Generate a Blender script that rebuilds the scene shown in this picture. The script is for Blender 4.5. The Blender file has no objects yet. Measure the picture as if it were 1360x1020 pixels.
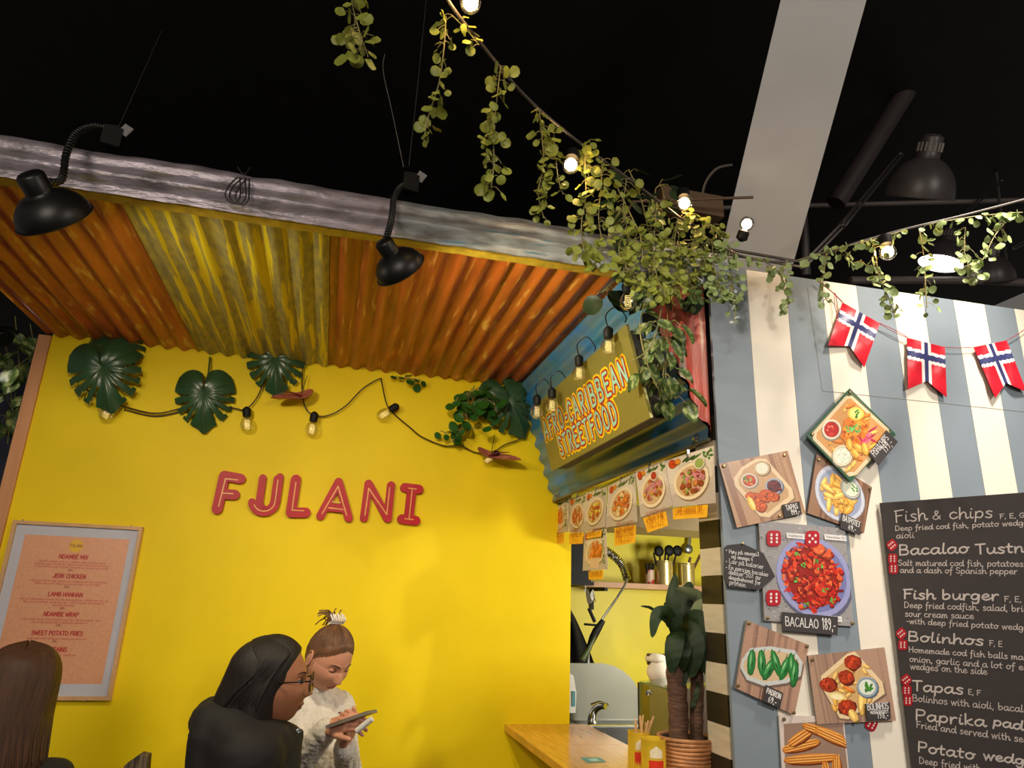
import bpy, bmesh, math, random
from mathutils import Vector as V, Matrix, noise as NZ
random.seed(7)
C = bpy.context.scene.collection
# ---------------------------------------------------------------- camera, world, lights, exposure
F = 927.347
H = 1.7
M = Matrix(((0.96823866, -0.24757712, 0.03492088),
            (0.10560597, 0.27835529, -0.95465476),
            (0.22663027, 0.9280215, 0.29565997)))
cam = bpy.data.objects.new('camera', bpy.data.cameras.new('camera'))
C.objects.link(cam)
cam.data.sensor_width = 36
cam.data.lens = F / 1360 * 36
cam.data.clip_start = .05
rm = Matrix((M[0], -M[1], -M[2])).transposed().to_4x4()
cam.matrix_world = Matrix.Translation((0, 0, H)) @ rm
bpy.context.scene.camera = cam
sc = bpy.context.scene
sc.view_settings.view_transform = 'Standard'
sc.view_settings.look = 'None'
sc.view_settings.gamma = 1
sc.view_settings.use_curve_mapping = False
sc.view_settings.exposure = 0.28
w = bpy.data.worlds.new('world')
sc.world = w
w.use_nodes = True
w.node_tree.nodes['Background'].inputs[0].default_value = (1.0, .9, .8, 1)
w.node_tree.nodes['Background'].inputs[1].default_value = .10


def ray(px, py):
    return M.transposed() @ V(((px - 680) / F, (py - 510) / F, 1))


def PY(px, py, y):
    d = ray(px, py)
    return d * (y / d.y) + V((0, 0, H))


def PX(px, py, x):
    d = ray(px, py)
    return d * (x / d.x) + V((0, 0, H))


def PZ(px, py, z):
    d = ray(px, py)
    return d * ((z - H) / d.z) + V((0, 0, H))


def PD(px, py, dist):       # a point at a forward depth
    return ray(px, py) * dist + V((0, 0, H))


def light(name, kind, loc, energy, col=(1, .8, .6), to=None, **kw):
    d = bpy.data.lights.new(name, kind)
    d.energy = energy
    d.color = col
    for k, v in kw.items():
        setattr(d, k, v)
    o = bpy.data.objects.new(name, d)
    C.objects.link(o)
    o.location = loc
    if to is not None:
        o.rotation_euler = (V(to) - V(loc)).to_track_quat('-Z', 'Y').to_euler()
    return o


# added fill behind the camera for unseen hall light, reaching under the fascia
light('hall_fill', 'AREA', (-1.6, -2.2, 3.0), 50, (1, .88, .74), to=(0, 3.0, 2.3), size=1.2)
light('hall_fill', 'AREA', (2.6, -1.6, 3.3), 30, (1, .90, .80), to=(1.8, 2.0, 1.8), size=.8)
# track spots aimed at the striped wall
light('track_spot', 'SPOT', (2.25, 1.05, 3.9), 240, (1, .91, .78), to=(2.05, 1.95, 2.40), spot_size=math.radians(50), spot_blend=.9, shadow_soft_size=.14)
light('track_spot', 'SPOT', (2.5, -1.0, 2.95), 120, (1, .93, .86), to=(1.7, 1.95, 1.75), spot_size=math.radians(46), spot_blend=.8, shadow_soft_size=.05)
# added kitchen fill at eye height, hidden behind the striped wall
light('kitchen_fill', 'AREA', (2.35, 2.5, 1.72), 22, (1, .96, .82), to=(1.8, 4.2, 1.5), size=.4)
# hall spot from the left front onto the hatch, sign and counter
light('track_spot', 'SPOT', (.1, -.6, 3.3), 70, (1, .90, .72), to=(1.08, 2.4, 1.85), spot_size=math.radians(34), spot_blend=.8, shadow_soft_size=.05)


# ---------------------------------------------------------------- helpers
def c(r, g, b):
    return tuple(((x / 255 + .055) / 1.055) ** 2.4 if x > 10 else x / 255 / 12.92 for x in (r, g, b))


MATS = {}


def mat(name, col, rough=.6, metal=0, noise=.12, nscale=12, bump=.0, bscale=60, stretch=(1, 1, 1), emit=0, spec=.5,
        col2=None, cmin=.45, cmax=.6, col3=None, c3min=.58, c3max=.64, s3=4, stretch3=None, sheen=0, sub=0, trans=0, coat=0):
    if name in MATS:
        return MATS[name]
    m = bpy.data.materials.new(name)
    m.use_nodes = True
    nt = m.node_tree
    N, L = nt.nodes, nt.links
    b = N['Principled BSDF']
    b.inputs['Roughness'].default_value = rough
    b.inputs['Metallic'].default_value = metal
    b.inputs['Specular IOR Level'].default_value = spec
    if coat:
        b.inputs['Coat Weight'].default_value = coat
        b.inputs['Coat Roughness'].default_value = .15
    if sheen:
        b.inputs['Sheen Weight'].default_value = sheen
    if sub:
        b.inputs['Subsurface Weight'].default_value = sub
        b.inputs['Subsurface Radius'].default_value = (.02, .008, .004)
    tc = N.new('ShaderNodeTexCoord')
    mp = N.new('ShaderNodeMapping')
    mp.inputs['Scale'].default_value = stretch
    L.new(tc.outputs['Object'], mp.inputs[0])
    n = N.new('ShaderNodeTexNoise')
    n.inputs['Scale'].default_value = nscale
    n.inputs['Detail'].default_value = 6
    L.new(mp.outputs[0], n.inputs[0])
    rp = N.new('ShaderNodeValToRGB')
    if col2 is None:
        rp.color_ramp.elements[0].position = .3
        rp.color_ramp.elements[1].position = .7
        rp.color_ramp.elements[0].color = tuple(max(0, x * (1 - noise)) for x in col) + (1,)
        rp.color_ramp.elements[1].color = tuple(min(1, x * (1 + noise)) for x in col) + (1,)
    else:
        rp.color_ramp.elements[0].position = cmin
        rp.color_ramp.elements[1].position = cmax
        rp.color_ramp.elements[0].color = tuple(col) + (1,)
        rp.color_ramp.elements[1].color = tuple(col2) + (1,)
    L.new(n.outputs[0], rp.inputs[0])
    out = rp.outputs[0]
    if col3 is not None:
        mp3 = N.new('ShaderNodeMapping')
        mp3.inputs['Scale'].default_value = stretch3 or (1, 1, 1)
        L.new(tc.outputs['Object'], mp3.inputs[0])
        n3 = N.new('ShaderNodeTexNoise')
        n3.inputs['Scale'].default_value = s3
        n3.inputs['Detail'].default_value = 8
        L.new(mp3.outputs[0], n3.inputs[0])
        r3 = N.new('ShaderNodeMapRange')
        r3.inputs[1].default_value = c3min
        r3.inputs[2].default_value = c3max
        L.new(n3.outputs[0], r3.inputs[0])
        mx = N.new('ShaderNodeMix')
        mx.data_type = 'RGBA'
        L.new(r3.outputs[0], mx.inputs[0])
        L.new(out, mx.inputs[6])
        mx.inputs[7].default_value = tuple(col3) + (1,)
        out = mx.outputs[2]
    L.new(out, b.inputs['Base Color'])
    if bump:
        n2 = N.new('ShaderNodeTexNoise')
        n2.inputs['Scale'].default_value = bscale
        n2.inputs['Detail'].default_value = 4
        L.new(mp.outputs[0], n2.inputs[0])
        bp = N.new('ShaderNodeBump')
        bp.inputs['Strength'].default_value = bump
        bp.inputs['Distance'].default_value = .01
        L.new(n2.outputs[0], bp.inputs['Height'])
        L.new(bp.outputs[0], b.inputs['Normal'])
    if emit:
        b.inputs['Emission Color'].default_value = tuple(col) + (1,)
        b.inputs['Emission Strength'].default_value = emit
    MATS[name] = m
    return m


def glass(name, tint=(1, 1, 1), gloss=.12, rough=.02):
    m = bpy.data.materials.new(name)
    m.use_nodes = True
    nt = m.node_tree
    N, L = nt.nodes, nt.links
    N.remove(N['Principled BSDF'])
    t = N.new('ShaderNodeBsdfTransparent')
    t.inputs[0].default_value = tint + (1,)
    g = N.new('ShaderNodeBsdfGlossy')
    g.inputs['Roughness'].default_value = rough
    lw = N.new('ShaderNodeLayerWeight')
    lw.inputs[0].default_value = .35
    mr = N.new('ShaderNodeMapRange')
    mr.inputs[3].default_value = gloss * .4
    mr.inputs[4].default_value = min(1, gloss * 6)
    L.new(lw.outputs['Facing'], mr.inputs[0])
    mx = N.new('ShaderNodeMixShader')
    L.new(mr.outputs[0], mx.inputs[0])
    L.new(t.outputs[0], mx.inputs[1])
    L.new(g.outputs[0], mx.inputs[2])
    L.new(mx.outputs[0], N['Material Output'].inputs[0])
    MATS[name] = m
    return m


def printmat():
    m = bpy.data.materials.new('printed_paper')
    m.use_nodes = True
    N, L = m.node_tree.nodes, m.node_tree.links
    b = N['Principled BSDF']
    a = N.new('ShaderNodeVertexColor')
    a.layer_name = 'Col'
    n = N.new('ShaderNodeTexNoise')
    n.inputs['Scale'].default_value = 160
    n.inputs['Detail'].default_value = 5
    tc = N.new('ShaderNodeTexCoord')
    L.new(tc.outputs['Object'], n.inputs[0])
    mr = N.new('ShaderNodeMapRange')
    mr.inputs[1].default_value = .3
    mr.inputs[2].default_value = .7
    mr.inputs[3].default_value = .90
    mr.inputs[4].default_value = 1.06
    L.new(n.outputs[0], mr.inputs[0])
    mx = N.new('ShaderNodeMix')
    mx.data_type = 'RGBA'
    mx.blend_type = 'MULTIPLY'
    mx.inputs[0].default_value = 1
    L.new(a.outputs[0], mx.inputs[6])
    L.new(mr.outputs[0], mx.inputs[7])
    L.new(mx.outputs[2], b.inputs['Base Color'])
    b.inputs['Roughness'].default_value = .35
    return m


class MB:
    def __init__(s):
        s.v, s.f, s.c = [], [], []

    def add(s, vs, fs, col=None):
        k = len(s.v)
        s.v += [V(p) for p in vs]
        s.f += [tuple(i + k for i in q) for q in fs]
        s.c += [col] * len(vs)
        return s

    def box(s, cen, size, R=None):
        cen = V(cen)
        pts = []
        for dz in (-.5, .5):
            for dx, dy in ((-.5, -.5), (.5, -.5), (.5, .5), (-.5, .5)):
                p = V((dx * size[0], dy * size[1], dz * size[2]))
                pts.append(cen + (R @ p if R else p))
        return s.add(pts, [(3, 2, 1, 0), (4, 5, 6, 7), (0, 1, 5, 4), (1, 2, 6, 5), (2, 3, 7, 6), (3, 0, 4, 7)])

    def bb(s, a, b):
        a, b = V(a), V(b)
        return s.box((a + b) / 2, (abs(b.x - a.x), abs(b.y - a.y), abs(b.z - a.z)))

    def prism(s, poly, off, col=None):
        n = len(poly)
        off = V(off)
        return s.add([V(p) for p in poly] + [V(p) + off for p in poly],
                     [tuple(range(n))[::-1], tuple(range(n, 2 * n))] + [(i, (i + 1) % n, n + (i + 1) % n, n + i) for i in range(n)], col)

    def tube(s, path, r, n=8, cap=True):
        path = [V(p) for p in path]
        m = len(path)
        rs = r if isinstance(r, (list, tuple)) else [r] * m
        t0 = (path[1] - path[0]).normalized()
        a = t0.orthogonal().normalized()
        vs, fs = [], []
        for i, p in enumerate(path):
            t = (path[min(i + 1, m - 1)] - path[max(i - 1, 0)])
            t = t.normalized() if t.length > 1e-9 else t0
            a = (a - t * a.dot(t))
            a = a.normalized() if a.length > 1e-6 else t.orthogonal().normalized()
            b = t.cross(a)
            for k in range(n):
                an = 2 * math.pi * k / n
                vs.append(p + (a * math.cos(an) + b * math.sin(an)) * rs[i])
        for i in range(m - 1):
            for k in range(n):
                k2 = (k + 1) % n
                fs.append((i * n + k, i * n + k2, (i + 1) * n + k2, (i + 1) * n + k))
        if cap:
            fs.append(tuple(range(n))[::-1])
            fs.append(tuple((m - 1) * n + k for k in range(n)))
        return s.add(vs, fs)

    def lathe(s, o, ax, prof, n=24, sx=1, sy=1, ref=None, cap=True):
        o, ax = V(o), V(ax).normalized()
        a = (V(ref) - ax * V(ref).dot(ax)).normalized() if ref else ax.orthogonal().normalized()
        b = ax.cross(a)
        vs, fs = [], []
        for r, h in prof:
            for k in range(n):
                an = 2 * math.pi * k / n
                vs.append(o + ax * h + (a * math.cos(an) * sx + b * math.sin(an) * sy) * r)
        for i in range(len(prof) - 1):
            for k in range(n):
                k2 = (k + 1) % n
                fs.append((i * n + k, i * n + k2, (i + 1) * n + k2, (i + 1) * n + k))
        if cap:
            if prof[0][0] > 1e-4:
                fs.append(tuple(range(n))[::-1])
            if prof[-1][0] > 1e-4:
                fs.append(tuple((len(prof) - 1) * n + k for k in range(n)))
        return s.add(vs, fs)

    def sph(s, cen, r, R=None, n=16, m=10):
        r = (r, r, r) if not isinstance(r, (tuple, list)) else r
        cen = V(cen)
        vs, fs = [], []
        for i in range(m + 1):
            th = math.pi * i / m
            for k in range(n):
                ph = 2 * math.pi * k / n
                p = V((r[0] * math.sin(th) * math.cos(ph), r[1] * math.sin(th) * math.sin(ph), r[2] * math.cos(th)))
                vs.append(cen + (R @ p if R else p))
        for i in range(m):
            for k in range(n):
                k2 = (k + 1) % n
                fs.append((i * n + k, (i + 1) * n + k, (i + 1) * n + k2, i * n + k2))
        return s.add(vs, fs)

    def cap(s, a, b, ra, rb, n=16):     # tapered capsule
        a, b = V(a), V(b)
        d = b - a
        L = d.length
        prof = []
        for i in range(7):
            t = math.pi / 2 * i / 6
            prof.append((ra * math.sin(t) + 1e-5, -ra * math.cos(t)))
        for i in range(7):
            t = math.pi / 2 * i / 6
            prof.append((rb * math.cos(t) + 1e-5, L + rb * math.sin(t)))
        return s.lathe(a, d if L > 1e-6 else (0, 0, 1), prof, n)

    def grid(s, fn, nu, nv, keep=None, col=None):
        vs = [fn(i / nu, j / nv) for j in range(nv + 1) for i in range(nu + 1)]
        fs = []
        for j in range(nv):
            for i in range(nu):
                if keep is None or keep((i + .5) / nu, (j + .5) / nv):
                    k = j * (nu + 1) + i
                    fs.append((k, k + 1, k + nu + 2, k + nu + 1))
        return s.add(vs, fs, col)

    def mesh(s, name, origin=V((0, 0, 0)), smooth=40):
        me = bpy.data.meshes.new(name)
        me.from_pydata([p - origin for p in s.v], [], s.f)
        me.validate()
        if smooth:
            me.polygons.foreach_set('use_smooth', [True] * len(me.polygons))
            me.set_sharp_from_angle(angle=math.radians(smooth))
        if any(q is not None for q in s.c) and len(me.vertices) == len(s.c):
            a = me.color_attributes.new('Col', 'FLOAT_COLOR', 'POINT')
            for i, q in enumerate(s.c):
                a.data[i].color = (q or (1, 1, 1)) + (1,)
        return me


ORG = {}


def wo(o):
    return ORG.get(o.name, V((0, 0, 0)))


def obj(name, mb, m, parent=None, smooth=40, label=None, base=None):
    """one mesh object; vertices given in world space"""
    if parent is not None:
        org = wo(parent)
        me = mb.mesh(name, org, smooth)
        o = bpy.data.objects.new(name, me)
        C.objects.link(o)
        o.parent = parent
        ORG[o.name] = org
    else:
        if base is None:
            xs = [p.x for p in mb.v]; ys = [p.y for p in mb.v]; zs = [p.z for p in mb.v]
            base = V(((min(xs) + max(xs)) / 2, (min(ys) + max(ys)) / 2, min(zs)))
        me = mb.mesh(name, V(base), smooth)
        o = bpy.data.objects.new(name, me)
        C.objects.link(o)
        o.location = base
        ORG[o.name] = V(base)
    if m:
        me.materials.append(m)
    if label:
        o['label'] = label
    return o


def tag(o, label, cat, group=None, kind=None):
    o['label'] = label
    o['category'] = cat
    if group:
        o['group'] = group
    if kind:
        o['kind'] = kind
    return o


def thing(name, label, cat, loc, group=None):
    o = bpy.data.objects.new(name, None)
    o.empty_display_size = .05
    C.objects.link(o)
    o.location = V(loc)
    ORG[o.name] = V(loc)
    return tag(o, label, cat, group)


def struct(name, mb, m, parent=None, smooth=40, label=None):
    o = obj(name, mb, m, parent, smooth)
    if parent is None:
        o['kind'] = 'structure'
    if label:
        o['label'] = label
    return o


def crom(pts, k=6):
    pts = [V(p) for p in pts]
    out = []
    n = len(pts)
    for i in range(n - 1):
        p0, p1, p2, p3 = pts[max(i - 1, 0)], pts[i], pts[i + 1], pts[min(i + 2, n - 1)]
        for j in range(k):
            t = j / k
            out.append(.5 * ((2 * p1) + (p2 - p0) * t + (2 * p0 - 5 * p1 + 4 * p2 - p3) * t * t + (3 * p1 - p0 - 3 * p2 + p3) * t ** 3))
    out.append(pts[-1])
    return out


def remesh(mb, name, m, parent, voxel=.008, smooth=6, label=None, disp=None):
    """union of closed shapes grown into one continuous surface"""
    org = wo(parent)
    me = mb.mesh(name, org, 0)
    o = bpy.data.objects.new(name, me)
    C.objects.link(o)
    r = o.modifiers.new('r', 'REMESH')
    r.mode = 'VOXEL'
    r.voxel_size = voxel
    s_ = o.modifiers.new('s', 'SMOOTH')
    s_.iterations = smooth
    s_.factor = .5
    dg = bpy.context.evaluated_depsgraph_get()
    me2 = bpy.data.meshes.new_from_object(o.evaluated_get(dg))
    o.modifiers.clear()
    o.data = me2
    bpy.data.meshes.remove(me)
    me2.name = name
    me2.materials.clear()
    me2.materials.append(m)
    if disp:
        nv = [(v.co + org, v.normal.copy()) for v in me2.vertices]
        flat = []
        for p, nn_ in nv:
            q = p + disp(p, nn_) - org
            flat += [q.x, q.y, q.z]
        me2.vertices.foreach_set('co', flat)
        me2.update()
    me2.polygons.foreach_set('use_smooth', [True] * len(me2.polygons))
    o.parent = parent
    ORG[o.name] = org
    if label:
        o['label'] = label
    return o


def frame(f, up=(0, 0, 1)):
    f = V(f).normalized()
    r = f.cross(V(up)).normalized()
    u = r.cross(f)
    return Matrix((r, f, u)).transposed()   # local x right, y forward, z up


# ---------------------------------------------------------------- stroke lettering
G = {}


def g(ch, adv, s):
    G[ch] = (adv, [[tuple(float(q) for q in p.split(',')) for p in st.split()] for st in s.split(';')])


g('a', 1.05, "0.8,0.85 0.5,1 0.15,0.75 0.05,0.35 0.25,0 0.55,0.1 0.8,0.5 0.85,0.95 0.82,0.3 0.95,0 1.12,0.12")
g('b', .98, "0.1,1.7 0.1,0.8 0.12,0.1 0.4,0 0.75,0.25 0.8,0.7 0.5,0.95 0.15,0.7")
g('c', .88, "0.75,0.85 0.45,1 0.12,0.75 0.08,0.3 0.35,0 0.65,0.08 0.88,0.25")
g('d', 1.08, "0.8,0.8 0.5,1 0.12,0.75 0.08,0.25 0.35,0 0.65,0.2 0.85,0.8 0.95,1.7 0.88,0.4 1.0,0 1.15,0.15")
g('e', .9, "0.1,0.45 0.5,0.5 0.75,0.75 0.5,1 0.15,0.75 0.1,0.25 0.4,0 0.7,0.08 0.95,0.3")
g('f', .7, "0.75,1.6 0.5,1.75 0.32,1.4 0.3,0.5 0.25,-0.4 0.1,-0.6;0.05,0.9 0.65,0.95")
g('g', 1.0, "0.8,0.8 0.5,1 0.12,0.75 0.08,0.3 0.35,0.05 0.65,0.2 0.85,0.9 0.82,0 0.7,-0.55 0.35,-0.6 0.15,-0.4")
g('h', 1.0, "0.1,1.7 0.1,0.8 0.1,0 0.1,0 0.2,0.6 0.5,0.95 0.75,0.75 0.75,0.2 0.9,0 1.05,0.15")
g('i', .45, "0.15,0.95 0.12,0.3 0.22,0 0.42,0.12;0.2,1.35 0.26,1.42")
g('j', .55, "0.4,0.95 0.4,-0.3 0.2,-0.6 0,-0.45;0.4,1.35 0.46,1.42")
g('k', .85, "0.1,1.7 0.1,0;0.7,0.95 0.15,0.45 0.15,0.45 0.5,0.1 0.8,0")
g('l', .45, "0.2,1.7 0.12,0.5 0.2,0 0.42,0.12")
g('m', 1.38, "0.1,0.95 0.1,0 0.1,0 0.2,0.65 0.45,0.95 0.6,0.7 0.6,0 0.6,0 0.7,0.65 0.95,0.95 1.12,0.7 1.1,0.2 1.2,0 1.35,0.12")
g('n', 1.0, "0.1,0.95 0.1,0 0.1,0 0.2,0.6 0.5,0.95 0.75,0.75 0.75,0.2 0.85,0 1.05,0.12")
g('o', .98, "0.5,1 0.15,0.8 0.08,0.35 0.35,0 0.7,0.15 0.85,0.6 0.65,0.95 0.5,1 0.75,0.85 1.02,0.88")
g('p', .95, "0.12,0.95 0.1,0.2 0.05,-0.6;0.1,0.6 0.4,0.98 0.75,0.85 0.82,0.4 0.55,0.02 0.15,0.15")
g('r', .74, "0.1,0.95 0.12,0 0.12,0 0.2,0.6 0.45,0.95 0.7,0.88")
g('s', .78, "0.7,0.88 0.4,1 0.15,0.8 0.35,0.55 0.65,0.35 0.6,0.05 0.3,-0.03 0.05,0.12")
g('t', .7, "0.3,1.5 0.25,0.5 0.32,0.05 0.6,0.08;0.02,1 0.65,1.02")
g('u', 1.0, "0.1,0.95 0.1,0.35 0.3,0 0.6,0.15 0.8,0.6 0.82,0.95 0.8,0.25 0.92,0 1.08,0.12")
g('v', .84, "0.05,0.95 0.35,0 0.35,0 0.7,0.95 0.85,0.9")
g('w', 1.25, "0.05,0.95 0.3,0 0.3,0 0.6,0.85 0.6,0.85 0.85,0 0.85,0 1.15,0.95 1.28,0.9")
g('y', .95, "0.1,0.95 0.15,0.35 0.4,0.1 0.75,0.4 0.85,0.95 0.8,0 0.65,-0.5 0.3,-0.6")
g('ø', .98, "0.5,1 0.15,0.8 0.08,0.35 0.35,0 0.7,0.15 0.85,0.6 0.65,0.95 0.5,1;0.1,-0.1 0.85,1.1")
g('å', 1.05, "0.8,0.85 0.5,1 0.15,0.75 0.05,0.35 0.25,0 0.55,0.1 0.8,0.5 0.85,0.95 0.82,0.3 0.95,0 1.12,0.12;0.5,1.25 0.35,1.4 0.5,1.55 0.65,1.4 0.5,1.25")
K = lambda s: s     # straight-cornered capitals
g('A', 1.2, "0,0 0.55,1.7;0.55,1.7 1.1,0;0.2,0.6 0.9,0.6")
g('B', 1.15, "0.1,0 0.1,1.7;0.1,1.7 0.75,1.62 0.85,1.25 0.7,0.95 0.1,0.88;0.1,0.88 0.85,0.8 1.0,0.4 0.8,0.05 0.1,0")
g('C', 1.1, "1,1.4 0.6,1.7 0.15,1.3 0.05,0.8 0.2,0.2 0.6,0 1,0.3")
g('D', 1.2, "0.1,0 0.1,1.7;0.1,1.7 0.75,1.5 1.05,0.85 0.8,0.2 0.1,0")
g('E', 1.0, "0.9,1.7 0.1,1.7;0.1,1.7 0.1,0;0.1,0 0.9,0;0.1,0.9 0.8,0.9")
g('F', 1.0, "0.15,0 0.15,1.65;0,1.65 1.0,1.72;0.15,0.9 0.8,0.95")
g('G', 1.2, "1,1.4 0.6,1.7 0.15,1.3 0.05,0.8 0.2,0.2 0.6,0 1.05,0.3;1.05,0.3 1.05,0.8;1.05,0.8 0.65,0.8")
g('H', 1.2, "0.1,0 0.1,1.7;1,0 1,1.7;0.1,0.88 1,0.88")
g('I', .35, "0.15,0 0.15,1.7")
g('J', .95, "0.8,1.7 0.8,0.5 0.6,0.05 0.3,0 0.05,0.35")
g('K', 1.1, "0.1,0 0.1,1.7;0.9,1.7 0.1,0.75;0.3,1.0 1,0")
g('L', .95, "0.1,1.7 0.1,0;0.1,0 0.85,0")
g('M', 1.4, "0.1,0 0.15,1.7;0.15,1.7 0.65,0.5;0.65,0.5 1.15,1.7;1.15,1.7 1.2,0")
g('N', 1.2, "0.1,0 0.1,1.7;0.1,1.7 1,0;1,0 1,1.7")
g('O', 1.25, "0.6,1.7 0.18,1.35 0.08,0.8 0.22,0.2 0.6,0 0.98,0.25 1.1,0.85 0.98,1.4 0.6,1.7")
g('P', 1.05, "0.1,0 0.1,1.7;0.1,1.7 0.8,1.62 0.92,1.25 0.75,0.85 0.1,0.75")
g('R', 1.1, "0.1,0 0.1,1.7;0.1,1.7 0.8,1.62 0.92,1.25 0.75,0.9 0.1,0.82;0.4,0.82 0.95,0")
g('S', 1.05, "0.9,1.45 0.5,1.7 0.12,1.4 0.25,1.0 0.75,0.75 0.92,0.35 0.55,0 0.05,0.25")
g('T', 1.05, "0.5,0 0.5,1.65;0,1.65 1.0,1.7")
g('U', 1.15, "0.1,1.7 0.1,0.5 0.3,0.05 0.7,0.05 0.95,0.5 0.95,1.7")
g('V', 1.1, "0,1.7 0.5,0;0.5,0 1,1.7")
g('W', 1.5, "0,1.7 0.35,0;0.35,0 0.7,1.3;0.7,1.3 1.05,0;1.05,0 1.4,1.7")
g('X', 1.1, "0.05,1.7 1,0;1,1.7 0.05,0")
g('Y', 1.1, "0,1.7 0.5,0.85;1,1.7 0.5,0.85;0.5,0.85 0.5,0")
g('Å', 1.2, "0,0 0.55,1.5;0.55,1.5 1.1,0;0.2,0.55 0.9,0.55;0.55,1.6 0.42,1.75 0.55,1.9 0.68,1.75 0.55,1.6")
g('É', 1.0, "0.9,1.7 0.1,1.7;0.1,1.7 0.1,0;0.1,0 0.9,0;0.1,0.9 0.8,0.9;0.4,1.9 0.65,2.15")
g('0', 1.0, "0.45,1.7 0.12,1.3 0.1,0.4 0.45,0 0.8,0.4 0.78,1.3 0.45,1.7")
g('1', .55, "0.05,1.4 0.3,1.7;0.3,1.7 0.3,0")
g('2', .95, "0.08,1.4 0.4,1.7 0.75,1.4 0.6,0.8 0.08,0.02;0.08,0.02 0.82,0.02")
g('3', .9, "0.08,1.6 0.5,1.7 0.75,1.3 0.35,0.9;0.35,0.9 0.8,0.6 0.6,0.05 0.05,0.1")
g('4', .95, "0.6,0 0.6,1.7;0.6,1.7 0.05,0.5;0.05,0.5 0.85,0.5")
g('5', .95, "0.75,1.7 0.2,1.7;0.2,1.7 0.15,1.0;0.15,1.0 0.6,1.05 0.8,0.5 0.5,0 0.05,0.1")
g('6', .95, "0.7,1.65 0.25,1.2 0.1,0.5 0.4,0 0.78,0.35 0.6,0.85 0.15,0.6")
g('7', .9, "0.05,1.65 0.8,1.65;0.8,1.65 0.3,0")
g('8', .95, "0.45,0.9 0.15,1.3 0.45,1.7 0.75,1.3 0.45,0.9 0.1,0.4 0.45,0 0.82,0.4 0.45,0.9")
g('9', .95, "0.75,1.2 0.4,0.85 0.1,1.25 0.4,1.7 0.75,1.3;0.75,1.3 0.6,0.4 0.3,0")
g('&', 1.35, "1.15,0.1 0.75,0.6 0.35,1.3 0.55,1.65 0.8,1.35 0.35,0.75 0.1,0.35 0.45,0 0.9,0.3 1.1,0.75")
g(',', .4, "0.18,0.08 0.08,-0.3")
g('.', .35, "0.1,0.02 0.16,0.04")
g('-', .6, "0.05,0.6 0.5,0.62")
g('%', 1.1, "0.9,1.6 0.1,0.1;0.2,1.5 0.3,1.3;0.8,0.4 0.9,0.2")
g('/', .7, "0.05,-0.1 0.6,1.7")
g('*', .5, "0.2,0.65 0.26,0.68")


def twidth(t, sp=.12):
    return sum((.65 if ch == ' ' else G[ch][0] + sp) for ch in t)


def text(mb, t, o, ex, ey, sw, col=None, sp=.12, nrm=None, sharp=False, seg=3, slant=0):
    """o origin (baseline start), ex vector per glyph unit, ey vector per x-height unit"""
    x = 0
    o, ex, ey = V(o), V(ex), V(ey)
    for ch in t:
        if ch == ' ':
            x += .65
            continue
        adv, sts = G[ch]
        for st in sts:
            pts = [V((p[0] + x + slant * p[1], p[1], 0)) for p in st]
            if len(pts) > 2 and not sharp:
                pts = crom(pts, seg)
            P3 = [o + ex * p.x + ey * p.y for p in pts]
            ribbon(mb, P3, sw, nrm if nrm else ex.cross(ey).normalized(), col)
        x += adv + sp


RB = [0]


def ribbon(mb, P3, sw, nrm, col=None, closed=False):
    h = sw / 2
    ks = []
    # neighbouring pieces of one stroke lie a hair's breadth apart, like layers of paint
    for a, b in zip(P3[:-1], P3[1:]):
        d = b - a
        if d.length < 1e-6:
            continue
        s_ = d.cross(nrm).normalized() * h
        RB[0] = (RB[0] + 1) % 12
        e = nrm * (RB[0] * 1.2e-5)
        mb.add([a - s_ + e, b - s_ + e, b + s_ + e, a + s_ + e], [(0, 1, 2, 3)], col)
        ks.append((a, s_))
    if not ks:
        return
    ks.append((P3[-1], ks[-1][1]))
    for a, s_ in ks:
        t = nrm.cross(s_)
        RB[0] = (RB[0] + 1) % 12
        a = a + nrm * (RB[0] * 1.2e-5)
        mb.add([a + s_ * math.cos(q) + t * math.sin(q) for q in [math.pi / 3 * i for i in range(6)]], [(0, 1, 2, 3, 4, 5)], col)


# ---------------------------------------------------------------- printed pictures
PRINT = printmat()


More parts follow.
